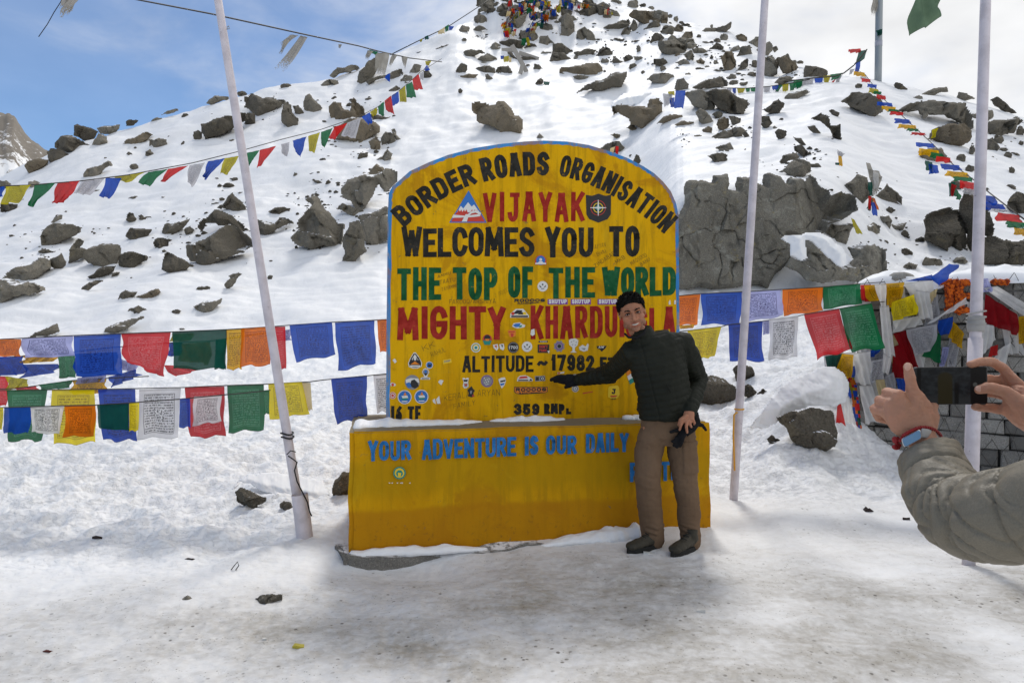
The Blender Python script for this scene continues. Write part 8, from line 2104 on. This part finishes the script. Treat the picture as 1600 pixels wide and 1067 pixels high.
    def jd(co, no):
        best = np.full(len(co), 9.0); s = np.zeros(len(co))
        for A, B, o_, rr in bones:
            d, tt = seg_param(co, A, B); d = d / rr
            m_ = d < best; best[m_] = d[m_]; s[m_] = tt[m_] + o_
        ph = np.mod(s / .042, 1.0)
        q = -np.exp(-((ph - .5) / .10) ** 2) * .0030 + .0008 * np.cos((ph) * 2 * np.pi)
        w_ = .0065 * fbm(co[:, 0] * 9 + co[:, 1] * 5, co[:, 2] * 11 + co[:, 1] * 4, 4)
        # front zip groove
        zx = np.interp(co[:, 2], [at(0, 650, 4.4).z, at(0, 520, 4.4).z], [at(1030, 650, 4.37).x, at(998, 520, 4.37).x])
        zp = np.exp(-((co[:, 0] - zx) / .005) ** 2) * (no[:, 1] < -.4) * (best == best) * .006
        # elbow creases
        cr = 0
        for E in (elR, elL):
            dd = np.linalg.norm(co - np.array(E), axis=1); cr = cr + .006 * np.exp(-(dd / .08) ** 2) * np.sin(fbm(co[:, 0] * 12, co[:, 2] * 14, 2) * 6)
        return co + no * (q + w_ - zp + cr)[:, None]
    link_mesh('jacket', fuse(j, .0055, 2, jd, 'jacket'), M_JACK, root)
    c = MB()   # dark inner collar edge, zip pull and pocket trim
    c.tube([at(976, 521, 4.36), at(982, 527, 4.345), at(995, 528, 4.335), at(1006, 521, 4.34), at(1010, 510, 4.36)], [.007, .008, .008, .008, .006], 8); c.build('collar_lining', M_GLOVE, root)
    c = MB(); c.tube([at(1043, 601, 4.345), at(1050, 614, 4.345)], [(.002, .006), (.002, .006)], 6); c.build('pocket', mat('pocket_trim', (.012, .013, .010), .6), root)
    # ---- trousers
    p = MB()
    p.tube([at(1040, 645, 4.50), at(1041, 660, 4.50), at(1042, 676, 4.50), at(1042, 694, 4.50)], [(.108, .158), (.112, .166), (.112, .175), (.085, .165)], 24)
    rod(p, [at(1019, 682, 4.50), at(1013, 712, 4.47), at(1012, 748, 4.435), at(1015, 790, 4.45), at(1019, 826, 4.475), at(1021, 842, 4.48)], [.094, .092, (.080, .084), (.078, .080), (.080, .078), (.074, .074)], 18)
    rod(p, [at(1064, 682, 4.50), at(1066, 712, 4.47), at(1070, 748, 4.435), at(1075, 790, 4.445), at(1078, 828, 4.46), at(1079, 845, 4.46)], [.096, .092, (.080, .082), (.074, .074), (.072, .070), (.068, .066)], 18)
    # cargo pocket on the outer thigh
    def pd(co, no):
        n = .0075 * fbm(co[:, 0] * 6 + 3, co[:, 2] * 9 + co[:, 1] * 5, 4)
        zc = CAM_H
        hem = np.exp(-((co[:, 2] - at(0, 826, 4.46).z) / .05) ** 2); knee = np.exp(-((co[:, 2] - at(0, 752, 4.42).z) / .07) ** 2); crot = np.exp(-((co[:, 2] - at(0, 690, 4.45).z) / .06) ** 2)
        brk = sstep(-.15, .45, fbm(co[:, 0] * 11 + 7, co[:, 2] * 7 + co[:, 1] * 9, 2))
        f = (.6 * hem + .22 * knee + .3 * crot) * .009 * brk * np.sin(co[:, 2] * 150 + 4 * fbm(co[:, 0] * 9, co[:, 2] * 5, 2) + co[:, 0] * 34)
        seam = -.003 * np.exp(-((np.mod(co[:, 2] * 1.0, .5) - .31) / .004) ** 2)
        zt, zb = at(0, 690, 4.42).z, at(0, 738, 4.42).z; xo = at(1068, 0, 4.42).x
        pkt = sstep(zb - .004, zb + .004, co[:, 2]) * sstep(zt + .004, zt - .004, co[:, 2]) * sstep(xo - .004, xo + .006, co[:, 0]) * (no[:, 1] < .5) * .009
        flap = .004 * sstep(zt - .052, zt - .046, co[:, 2]) * (pkt > .004)
        return co + no * (n + f + seam + pkt + flap)[:, None]
    link_mesh('trousers', fuse(p, .006, 2, pd, 'trousers'), M_TROU, root)
    # ---- boots: one of each foot with sole and laces
    for (an, toe, heel, nm_) in ((at(1021, 846, 4.47), at(983, 857, 4.36), at(1030, 851, 4.47), 0), (at(1079, 850, 4.45), at(1056, 867, 4.31), at(1086, 858, 4.45), 1)):
        s = MB(); d = V((toe.x - heel.x, toe.y - heel.y, 0)); Ln = d.length; d.normalize(); sd_ = V((-d.y, d.x, 0))
        z0 = float(ground_z(np.array([an.x]), np.array([an.y]))[0]) + .004
        B0 = V((heel.x, heel.y, z0)) - d * .02; Ln = .275
        P_ = lambda a, h: B0 + d * (a * Ln) + V((0, 0, h))
        s.tube([P_(.02, .058), P_(.20, .058), P_(.45, .052), P_(.72, .044), P_(.93, .034), P_(1.0, .030)], [(.030, .030), (.040, .038), (.034, .041), (.030, .049), (.024, .042), (.010, .020)], 18)
        s.tube([P_(.18, .06), P_(.22, .10), P_(.22, .135)], [(.050, .040), (.048, .040), (.046, .040)], 16)
        s.tube([P_(.28, .10), P_(.48, .075), P_(.66, .062)], [(.020, .026), (.018, .026), (.014, .026)], 12)
        sh = fuse(s, .0045, 2, lambda co, no: co + no * (.0022 * fbm(co[:, 0] * 30, co[:, 1] * 30 + co[:, 2] * 20, 3))[:, None], 'boot')
        bo = link_mesh('boot', sh, M_BOOT, root)
        s = MB(); top, bot = [], []
        n = 30
        for i in range(n):
            a = 2 * math.pi * i / n; u = math.cos(a); v_ = math.sin(a)
            wd_ = .040 + .010 * u; x = .5 + .52 * u
            q = B0 + d * (x * Ln) + sd_ * (v_ * wd_ * (1 - .25 * (abs(u) > .8)))
            top.append(q + V((0, 0, .028 + .004 * u))); bot.append(q + V((0, 0, -.006)))
        s.add(top + bot, [tuple(range(n)), tuple(range(2 * n - 1, n - 1, -1))] + [(i, n + i, n + (i + 1) % n, (i + 1) % n) for i in range(n)], 0)
        s.build('sole', M_SOLE, bo)
        s = MB()
        for k in range(4):
            c_ = P_(.36 + .085 * k, .118 - .017 * k); s.tube([c_ - sd_ * .022 - V((0, 0, .004)), c_ + V((0, 0, .004)) + d * .01, c_ + sd_ * .022 - V((0, 0, .004))], .0032, 6)
        s.build('laces', M_SOLE, bo)
    # ---- black glove on the hand that points at the board
    G = lambda x, y, d: at(850 + x / 5.926, 540 + y / 5.926, d)
    g = MB()
    rod(g, [at(925, 592, 4.87), G(340, 315, 4.93), G(265, 322, 4.945), G(200, 315, 4.95)], [(.043, .040), (.042, .034), (.046, .026), (.042, .020)], 14)
    rod(g, [G(205, 290, 4.945), G(140, 285, 4.935), G(72, 312, 4.94)], [.0165, .0155, .0130], 10)
    rod(g, [G(205, 305, 4.95), G(130, 302, 4.945), G(66, 318, 4.945)], [.0160, .0145, .0125], 10)
    rod(g, [G(205, 325, 4.955), G(150, 325, 4.955), G(100, 330, 4.958)], [.0160, .0140, .0120], 10)
    rod(g, [G(210, 342, 4.96), G(175, 342, 4.962), G(140, 336, 4.965)], [.0145, .0130, .0110], 10)
    rod(g, [G(290, 340, 4.935), G(235, 372, 4.925), G(202, 384, 4.93)], [.0175, .0160, .0130], 10)
    g.tube([G(400, 300, 4.91), G(385, 308, 4.915)], [.048, .047], 14)
    link_mesh('glove', fuse(g, .0035, 2, lambda co, no: co + no * (.0012 * fbm(co[:, 0] * 60, co[:, 2] * 60, 2))[:, None], 'glove'), M_GLOVE, root)
    g = MB(); a0 = G(285, 268, 4.885); g.box(a0, V((.010, .002, .001)), V((0, .002, 0)), V((-.0005, 0, .0035))); g.build('glove_label', mat('grey_label', (.2, .2, .2), .5), root)
    # wrist watch with steel band
    g = MB(); e = (wrL - elL).normalized(); cA = wrL + e * .012
    ax = e.cross(V((0, 1, 0))).normalized(); ay = ax.cross(e).normalized()
    pts_ = [cA + ax * (.031 * math.cos(a)) + ay * (.029 * math.sin(a)) for a in np.linspace(0, 2 * math.pi, 25)]
    g.tube(pts_, [(.0045, .0075)] * 25, 8); w_ = g.build('watch', mat('steel_band', (.55, .53, .5), .35, .7), root)
    # ---- the other glove, held in the bare hand
    h = MB(); H_ = lambda x, y, d: at(850 + x / 5.926, 540 + y / 5.926, d)
    rod(h, [H_(1390, 640, 4.40), H_(1405, 700, 4.40), H_(1370, 750, 4.385), H_(1300, 790, 4.37)], [(.030, .030), (.026, .034), (.022, .036), (.018, .040)], 12)
    rod(h, [H_(1300, 780, 4.37), H_(1265, 850, 4.365), H_(1250, 900, 4.365)], [(.020, .040), (.022, .044), (.016, .040)], 12)
    for xa, xb, yb in ((1225, 1190, 885), (1240, 1205, 925), (1262, 1232, 940), (1285, 1262, 930)): rod(h, [H_(xa, 860, 4.365), H_((xa + xb) / 2, 895, 4.36), H_(xb, yb, 4.365)], [.013, .012, .010], 10)
    rod(h, [H_(1290, 770, 4.37), H_(1230, 782, 4.365), H_(1175, 798, 4.37)], [.015, .013, .010], 10)
    rod(h, [H_(1430, 730, 4.41), H_(1470, 740, 4.41), H_(1500, 780, 4.41)], [.016, .012, .009], 10)
    o = link_mesh('glove', fuse(h, .0035, 2, lambda co, no: co + no * (.002 * fbm(co[:, 0] * 40, co[:, 2] * 40, 3))[:, None], 'held_glove'), M_GLOVE)
    tag(o, "black knit glove held in the man's bare left hand", 'glove')
man()

# ------------------------------------------------------------------ the second person, photographing from the right
M_KHAKI = cloth_plain('khaki_nylon', (0.180, 0.157, 0.116), (0.212, 0.186, 0.140), 1.0, .50, spec=.3)
def photographer():
    V = Vector; root = empty('person', (1.22, .72, 0)); tag(root, "person in a khaki padded jacket holding up a phone, only arms in view at right", 'person')
    K = lambda x, y, d: at(1370 + x / 6.278, 540 + y / 6.278, d)
    M = Matrix.Translation((1.20, .80, 1.63)) @ Matrix.Rotation(R(168), 4, 'Z')
    b = MB(); head_shapes(b, M)
    rod(b, [M @ V((0, .018, -.05)), V((1.2, .78, 1.45))], [.052, .058]); rod(b, [V((1.2, .78, 1.40)), V((1.2, .77, 1.15)), V((1.2, .77, .92))], [(.09, .15), (.09, .13), (.10, .15)], 16)
    for s in (-1, 1): rod(b, [V((1.2 + s * .09, .77, .90)), V((1.2 + s * .10, .80, .48)), V((1.2 + s * .10, .77, .09))], [.075, .052, .036]); b.ball((1.2 + s * .10, .83, .045), .04, .11, .04)
    wr = K(440, 905, 1.275); el = at(1492, 808, 1.12); sh = V((1.00, .80, 1.34))
    rod(b, [sh, V((.86, .93, 1.22)), el, at(1462, 735, 1.235), wr], [.05, .042, .034, .026, .025], 14)
    # left hand seen from its back: wrist, metacarpals, raised index finger, three fingers curled away round the phone, thumb under it
    b.tube([wr, K(400, 830, 1.278), K(330, 740, 1.285), K(270, 640, 1.29), K(240, 560, 1.296)], [(.024, .026), (.020, .033), (.019, .041), (.018, .040), (.015, .034)], 16)
    kn = [K(352, 455, 1.290), K(215, 492, 1.290), K(138, 570, 1.298), K(92, 655, 1.306)]
    for k_, w0 in zip(kn, ((430, 800), (380, 810), (330, 830), (285, 850))):
        rod(b, [K(*w0, 1.283), k_.lerp(K(*w0, 1.283), .5) - V((0, .004, 0)), k_], [.0125, .0125, .0118], 10)
        b.ball(k_, .0128, None, None, None, 12, 8)
    rod(b, [kn[0], K(338, 370, 1.288), K(322, 300, 1.288), K(306, 205, 1.292)], [.0122, .0100, .0098, .0082], 14)
    b.ball(K(326, 312, 1.287), .0104, None, None, None, 12, 8)
    for q, (dx, dz) in zip(kn[1:], ((.020, -.004), (.022, -.012), (.024, -.016))):
        rod(b, [q, q + V((-.006, .030, .004)), q + V((dx * .5, .048, dz)), q + V((dx * 1.7, .046, dz * 1.6))], [.0112, .0105, .0098, .0082], 10)
    rod(b, [K(500, 800, 1.285), K(540, 700, 1.295), K(530, 620, 1.318), K(560, 575, 1.338)], [.0165, .0140, .0120, .0095], 12)
    rod(b, [K(470, 720, 1.286), K(440, 600, 1.290), K(370, 470, 1.290)], [(.014, .018), (.013, .020), (.012, .014)], 12)
    # right hand, palm towards us
    wr2 = K(1640, 800, 1.26); sh2 = V((1.40, .80, 1.34)); el2 = V((1.32, 1.02, 1.16))
    rod(b, [sh2, el2, wr2], [.05, .042, .028], 12)
    b.tube([wr2, K(1540, 700, 1.285), K(1440, 610, 1.305), K(1350, 540, 1.320), K(1290, 500, 1.332)], [(.027, .024), (.036, .022), (.042, .020), (.038, .017), (.028, .013)], 18)
    rod(b, [K(1440, 440, 1.325), K(1330, 325, 1.338), K(1235, 220, 1.345), K(1130, 158, 1.340), K(1020, 158, 1.332), K(920, 184, 1.328)], [.0125, .0105, .0098, .0096, .0090, .0075], 14)
    rod(b, [K(1420, 520, 1.330), K(1300, 400, 1.352), K(1190, 340, 1.356), K(1100, 325, 1.350), K(1020, 330, 1.346)], [.0125, .0108, .0100, .0092, .0080], 12)
    rod(b, [K(1400, 600, 1.330), K(1290, 500, 1.356), K(1180, 470, 1.358), K(1080, 460, 1.350)], [.0125, .0105, .0098, .0082], 12)
    rod(b, [K(1390, 690, 1.318), K(1260, 640, 1.338), K(1150, 612, 1.345), K(1040, 606, 1.338), K(968, 602, 1.326)], [.0125, .0102, .0095, .0090, .0078], 14)
    rod(b, [K(1500, 690, 1.268), K(1390, 560, 1.275), K(1270, 455, 1.284), K(1140, 418, 1.290), K(1075, 415, 1.293), K(1000, 432, 1.300)], [.0190, .0165, .0118, .0108, .0112, .0085], 14)
    b.ball(K(1440, 640, 1.285), .026, .016, .030, None, 14, 10)
    def hd(co, no):
        d = .0007 * fbm(co[:, 0] * 90, co[:, 2] * 90, 3)
        for (x, y, dd) in ((326, 312, 1.29), (330, 330, 1.29), (334, 352, 1.29), (318, 292, 1.29)):
            c_ = np.array(K(x, y, dd)); a_ = np.array(K(x + 40, y + 6, dd)); b_ = np.array(K(x - 40, y - 2, dd))
            ds, tt = seg_param(co, a_, b_); d = d - .0010 * np.exp(-(ds / .0016) ** 2) * (no[:, 1] < 0)
        for A_, B_ in (((1210, 640), (1260, 470)), ((1290, 640), (1420, 760)), ((1290, 330), (1330, 290)), ((1130, 175), (1100, 215)), ((1330, 520), (1400, 640))):
            ds, tt = seg_param(co, np.array(K(*A_, 1.30)), np.array(K(*B_, 1.30))); d = d - .0022 * np.exp(-(ds / .0045) ** 2) * (no[:, 1] < .2)
        return co + no * d[:, None]
    bm_ = fuse(b, .0025, 3, hd, 'body'); face_attrs(bm_, M); link_mesh('body', bm_, M_SKIN2, root)
    head_kids(M, root, face=True)
    # nails
    M_NAIL = mat('fingernail', (.60, .36, .28), .3, spec=.5)
    mb = MB(); mb.ball(K(303, 208, 1.2835), .0062, .0022, .0078, Matrix.Rotation(R(-4), 3, 'Y'), 12, 8); mb.build('fingernail', M_NAIL, root)
    mb = MB(); mb.ball(K(1006, 424, 1.2925), .0078, .0020, .0056, Matrix.Rotation(R(12), 3, 'Y'), 12, 8); mb.build('fingernail', M_NAIL, root)
    # jacket with quilted sleeves
    j = MB()
    path = [K(455, 985, 1.268), at(1456, 722, 1.25), at(1473, 768, 1.19), at(1500, 806, 1.13), at(1545, 812, 1.07), at(1600, 804, 1.02), at(1680, 790, .96), V((.90, .88, 1.27)), sh, V((1.08, .78, 1.34))]
    rads = [.050, .053, .060, .066, .068, .070, .074, .080, .092, .10]
    # finer resampling with puffed baffles
    P, Rr = [], []
    for i in range(len(path) - 1):
        for k in range(8):
            f = k / 8; P.append(path[i].lerp(path[i + 1], f)); Rr.append(rads[i] * (1 - f) + rads[i + 1] * f)
    P.append(path[-1]); Rr.append(rads[-1])
    Pn = np.array(P); 
    for _ in range(3): Pn[1:-1] = .5 * Pn[1:-1] + .25 * (Pn[:-2] + Pn[2:])
    cum = np.concatenate([[0], np.cumsum(np.linalg.norm(np.diff(Pn, axis=0), axis=1))])
    j.tube([V(p) for p in Pn], [r_ * (1 if c > .012 else .90) for r_, c in zip(Rr, cum)], 24)
    p2 = [K(1660, 815, 1.25), el2, sh2, V((1.32, .78, 1.34))]
    j.tube(p2, [.05, .07, .09, .10], 18)
    j.tube([V((1.2, .79, 1.47)), V((1.2, .78, 1.40)), V((1.2, .77, 1.30)), V((1.2, .77, 1.1)), V((1.2, .77, .86)), V((1.2, .77, .82))], [(.07, .08), (.12, .20), (.14, .23), (.14, .22), (.15, .23), (.13, .21)], 24)
    def kd(co, no):
        # distance along the left sleeve
        dmin = np.full(len(co), 9.0); s = np.zeros(len(co))
        for i in range(len(Pn) - 1):
            ds, tt = seg_param(co, Pn[i], Pn[i + 1]); m_ = ds < dmin; dmin[m_] = ds[m_]; s[m_] = cum[i] + tt[m_]
        on = dmin < .12
        wob = .007 * fbm(co[:, 0] * 7 + 5, co[:, 2] * 7 + co[:, 1] * 6, 3)
        ph = np.mod((s + wob) / .074, 1.0)
        puff = .0030 * np.sqrt(np.abs(np.sin(np.pi * ph))) - .0050 * np.exp(-((ph - .0) / .035) ** 2) - .0050 * np.exp(-((ph - 1.0) / .035) ** 2)
        # creases radiating from each seam, denser inside the elbow
        an = np.arctan2(co[:, 2] - 1.1, co[:, 0] - .75)
        cr = np.abs(perlin(s * 26 + fbm(co[:, 0] * 8, co[:, 2] * 8, 2) * 1.6, co[:, 0] * 9 - co[:, 2] * 16 + co[:, 1] * 5)); cr = np.minimum(cr, .35) / .35
        bend = np.exp(-((s - .20) / .11) ** 2)
        fold = -.0070 * (1 - cr) ** 3 * (.20 + .9 * bend)
        big = .0045 * fbm(co[:, 0] * 11 + 9, co[:, 2] * 13 + co[:, 1] * 9, 3)
        return co + no * np.where(on, puff + fold + big, big)[:, None]
    link_mesh('jacket', fuse(j, .0036, 2, kd, 'jacket'), M_KHAKI, root)
    p = MB(); rod(p, [V((1.2, .77, .92)), V((1.2, .77, .80))], [(.12, .17), (.12, .18)], 18)
    for s in (-1, 1): rod(p, [V((1.2 + s * .09, .77, .84)), V((1.2 + s * .10, .80, .48)), V((1.2 + s * .10, .77, .10))], [.095, .078, .07], 16)
    link_mesh('trousers', fuse(p, .010, 2, None, 'trousers'), cloth_plain('dark_denim', (.03, .035, .05), (.04, .045, .065)), root)
    for s in (-1, 1):
        p = MB(); p.tube([V((1.2 + s * .10, .72, .05)), V((1.2 + s * .10, .84, .05)), V((1.2 + s * .10, .96, .035))], [(.045, .04), (.042, .046), (.02, .03)], 14); p.tube([V((1.2 + s * .10, .77, .05)), V((1.2 + s * .10, .77, .14))], [.05, .048], 14)
        link_mesh('boot', fuse(p, .007, 2, None, 'boot'), M_BOOT, root)
    # smart watch and bead bracelet on the left wrist
    sc = [K(238, 915, 1.252), K(428, 815, 1.240), K(446, 905, 1.238), K(268, 1002, 1.250)]
    n = (sc[1] - sc[0]).cross(sc[2] - sc[0]).normalized()
    if n.y > 0: n = -n
    cen = sum(sc, V((0, 0, 0))) / 4
    def plate(pts, th, bev, mb, mi):
        nn = len(pts); cc = sum(pts, V((0, 0, 0))) / nn
        rim = []
        for i in range(nn):     # round the corners
            a, b_, c_ = pts[i - 1], pts[i], pts[(i + 1) % nn]
            for f in (0, .25, .5, .75, 1):
                u_ = b_ + (a - b_).normalized() * bev; w_ = b_ + (c_ - b_).normalized() * bev
                rim.append((u_.lerp(b_, f)).lerp(b_.lerp(w_, f), f))
        k_ = len(rim); ins = [cc + (q - cc) * .94 for q in rim]
        mb.add([q - n * th for q in rim] + [q + n * .0 for q in rim] + [q + n * .0015 for q in ins], [tuple(range(2 * k_, 3 * k_))] + [(i, (i + 1) % k_, k_ + (i + 1) % k_, k_ + i) for i in range(k_)] + [(k_ + i, k_ + (i + 1) % k_, 2 * k_ + (i + 1) % k_, 2 * k_ + i) for i in range(k_)], mi)
    M_SIL = mat('silver_case', (.55, .55, .55), .3, .9)
    mb = MB(); plate(sc, .010, .005, mb, 0)
    # band
    axw = (wr - K(400, 830, 1.278)).normalized()
    wat = mb.build('watch', [M_SIL], root)
    mb = MB(); plate([cen + (q - cen) * .93 + n * .0016 for q in sc], .0, .005, mb, 0); 
    ms = mat('watch_screen', (.09, .23, .40), .12, spec=.6); mb.build('screen', ms, wat)
    mb = MB(); mb.tube([K(440, 855, 1.243), K(500, 862, 1.250), K(560, 880, 1.266), K(600, 900, 1.285)], [(.0085, .0016)] * 3 + [(.008, .0016)], 10); mb.build('strap', mat('light_grey_strap', (.42, .41, .40), .6), wat)
    mb = MB(); rs = random.Random(2)
    bp = [(232, 930, 1.262), (262, 880, 1.256), (300, 856, 1.252), (345, 832, 1.250), (390, 812, 1.249), (435, 802, 1.250), (480, 800, 1.252), (525, 808, 1.256), (565, 824, 1.262), (600, 848, 1.270), (625, 876, 1.280), (636, 905, 1.290)]
    for i in range(len(bp) - 1):
        for k in range(2):
            f = k / 2; q = K(*[bp[i][c] + (bp[i + 1][c] - bp[i][c]) * f for c in range(3)]); mb.ball(q, .0031 + .0004 * rs.random(), None, None, None, 9, 6)
    for k in range(18): mb.ball(K(190 + rs.uniform(-34, 34), 950 + rs.uniform(-45, 55), 1.275 + rs.uniform(-.008, .008)), rs.uniform(.003, .0055), None, None, None, 8, 6)
    mb.build('bracelet', mat('red_beads', (.26, .012, .014), .4), root)
    # the phone
    ph = empty('smartphone', K(735, 575, 1.325)); tag(ph, "black smartphone held level in both hands, its screen showing the sign", 'phone')
    q = [K(377, 212, 1.322), K(1086, 205, 1.330), K(1087, 576, 1.328), K(378, 580, 1.320)]
    n = (q[1] - q[0]).cross(q[3] - q[0]).normalized()
    if n.y > 0: n = -n
    cen = sum(q, V((0, 0, 0))) / 4
    mb = MB(); plate(q, .0085, .006, mb, 0); mb.build('case', mat('black_glass', (.008, .008, .009), .3, spec=.3), ph)
    mb = MB(); sq = [cen + (p_ - cen) * .955 + n * .0019 for p_ in q]
    mb.add(sq, [(0, 1, 2, 3)], 0)
    me = mb.mesh('screen'); uvl = me.uv_layers.new(name='UV')
    for li, uv in enumerate([(0, 1), (1, 1), (1, 0), (0, 0)]): uvl.data[li].uv = uv
    m = mat('phone_screen', (.006, .006, .007), .28, spec=.25); t = NT(m)
    uv = t.n('ShaderNodeUVMap'); uv.uv_map = 'UV'; sx = t.n('ShaderNodeSeparateXYZ'); t.l(uv.outputs[0], sx.inputs[0]); U, Vv = sx.outputs['X'], sx.outputs['Y']
    nz_ = t.noise(uv.outputs[0], 7, 6, .65, .5)
    du = t.math('ABSOLUTE', t.math('SUBTRACT', U, .40)); arch = t.math('MULTIPLY', t.rng(du, .115, .095), t.rng(t.math('ADD', Vv, t.math('MULTIPLY', t.math('MULTIPLY', du, du), 9.0)), .90, .86))
    base_ = t.mix(t.rng(nz_, .42, .6), (.010, .013, .016), (.030, .036, .042)); low = t.mix(t.rng(Vv, .30, .12), base_, (.034, .038, .042))
    c_ = t.mix(arch, low, (.030, .024, .006)); c_ = t.mix(t.math('MULTIPLY', t.rng(t.math('ABSOLUTE', t.math('SUBTRACT', U, .565)), .035, .025), t.rng(Vv, .62, .58)), c_, (.004, .005, .005))
    side = t.math('MAXIMUM', t.rng(U, .055, .05), t.rng(U, .765, .77)); c_ = t.mix(side, c_, (.003, .003, .003))
    dk = t.math('SUBTRACT', U, .835); dv = t.math('SUBTRACT', Vv, .53); rr = t.math('ADD', t.math('MULTIPLY', dk, dk), t.math('MULTIPLY', t.math('MULTIPLY', dv, dv), .28)); c_ = t.mix(t.rng(rr, .0012, .0009), c_, (.10, .105, .10))
    t.l(c_, t.b.inputs['Emission Color']); t.b.inputs['Emission Strength'].default_value = .45
    link_mesh('screen', me, m, ph)
photographer()
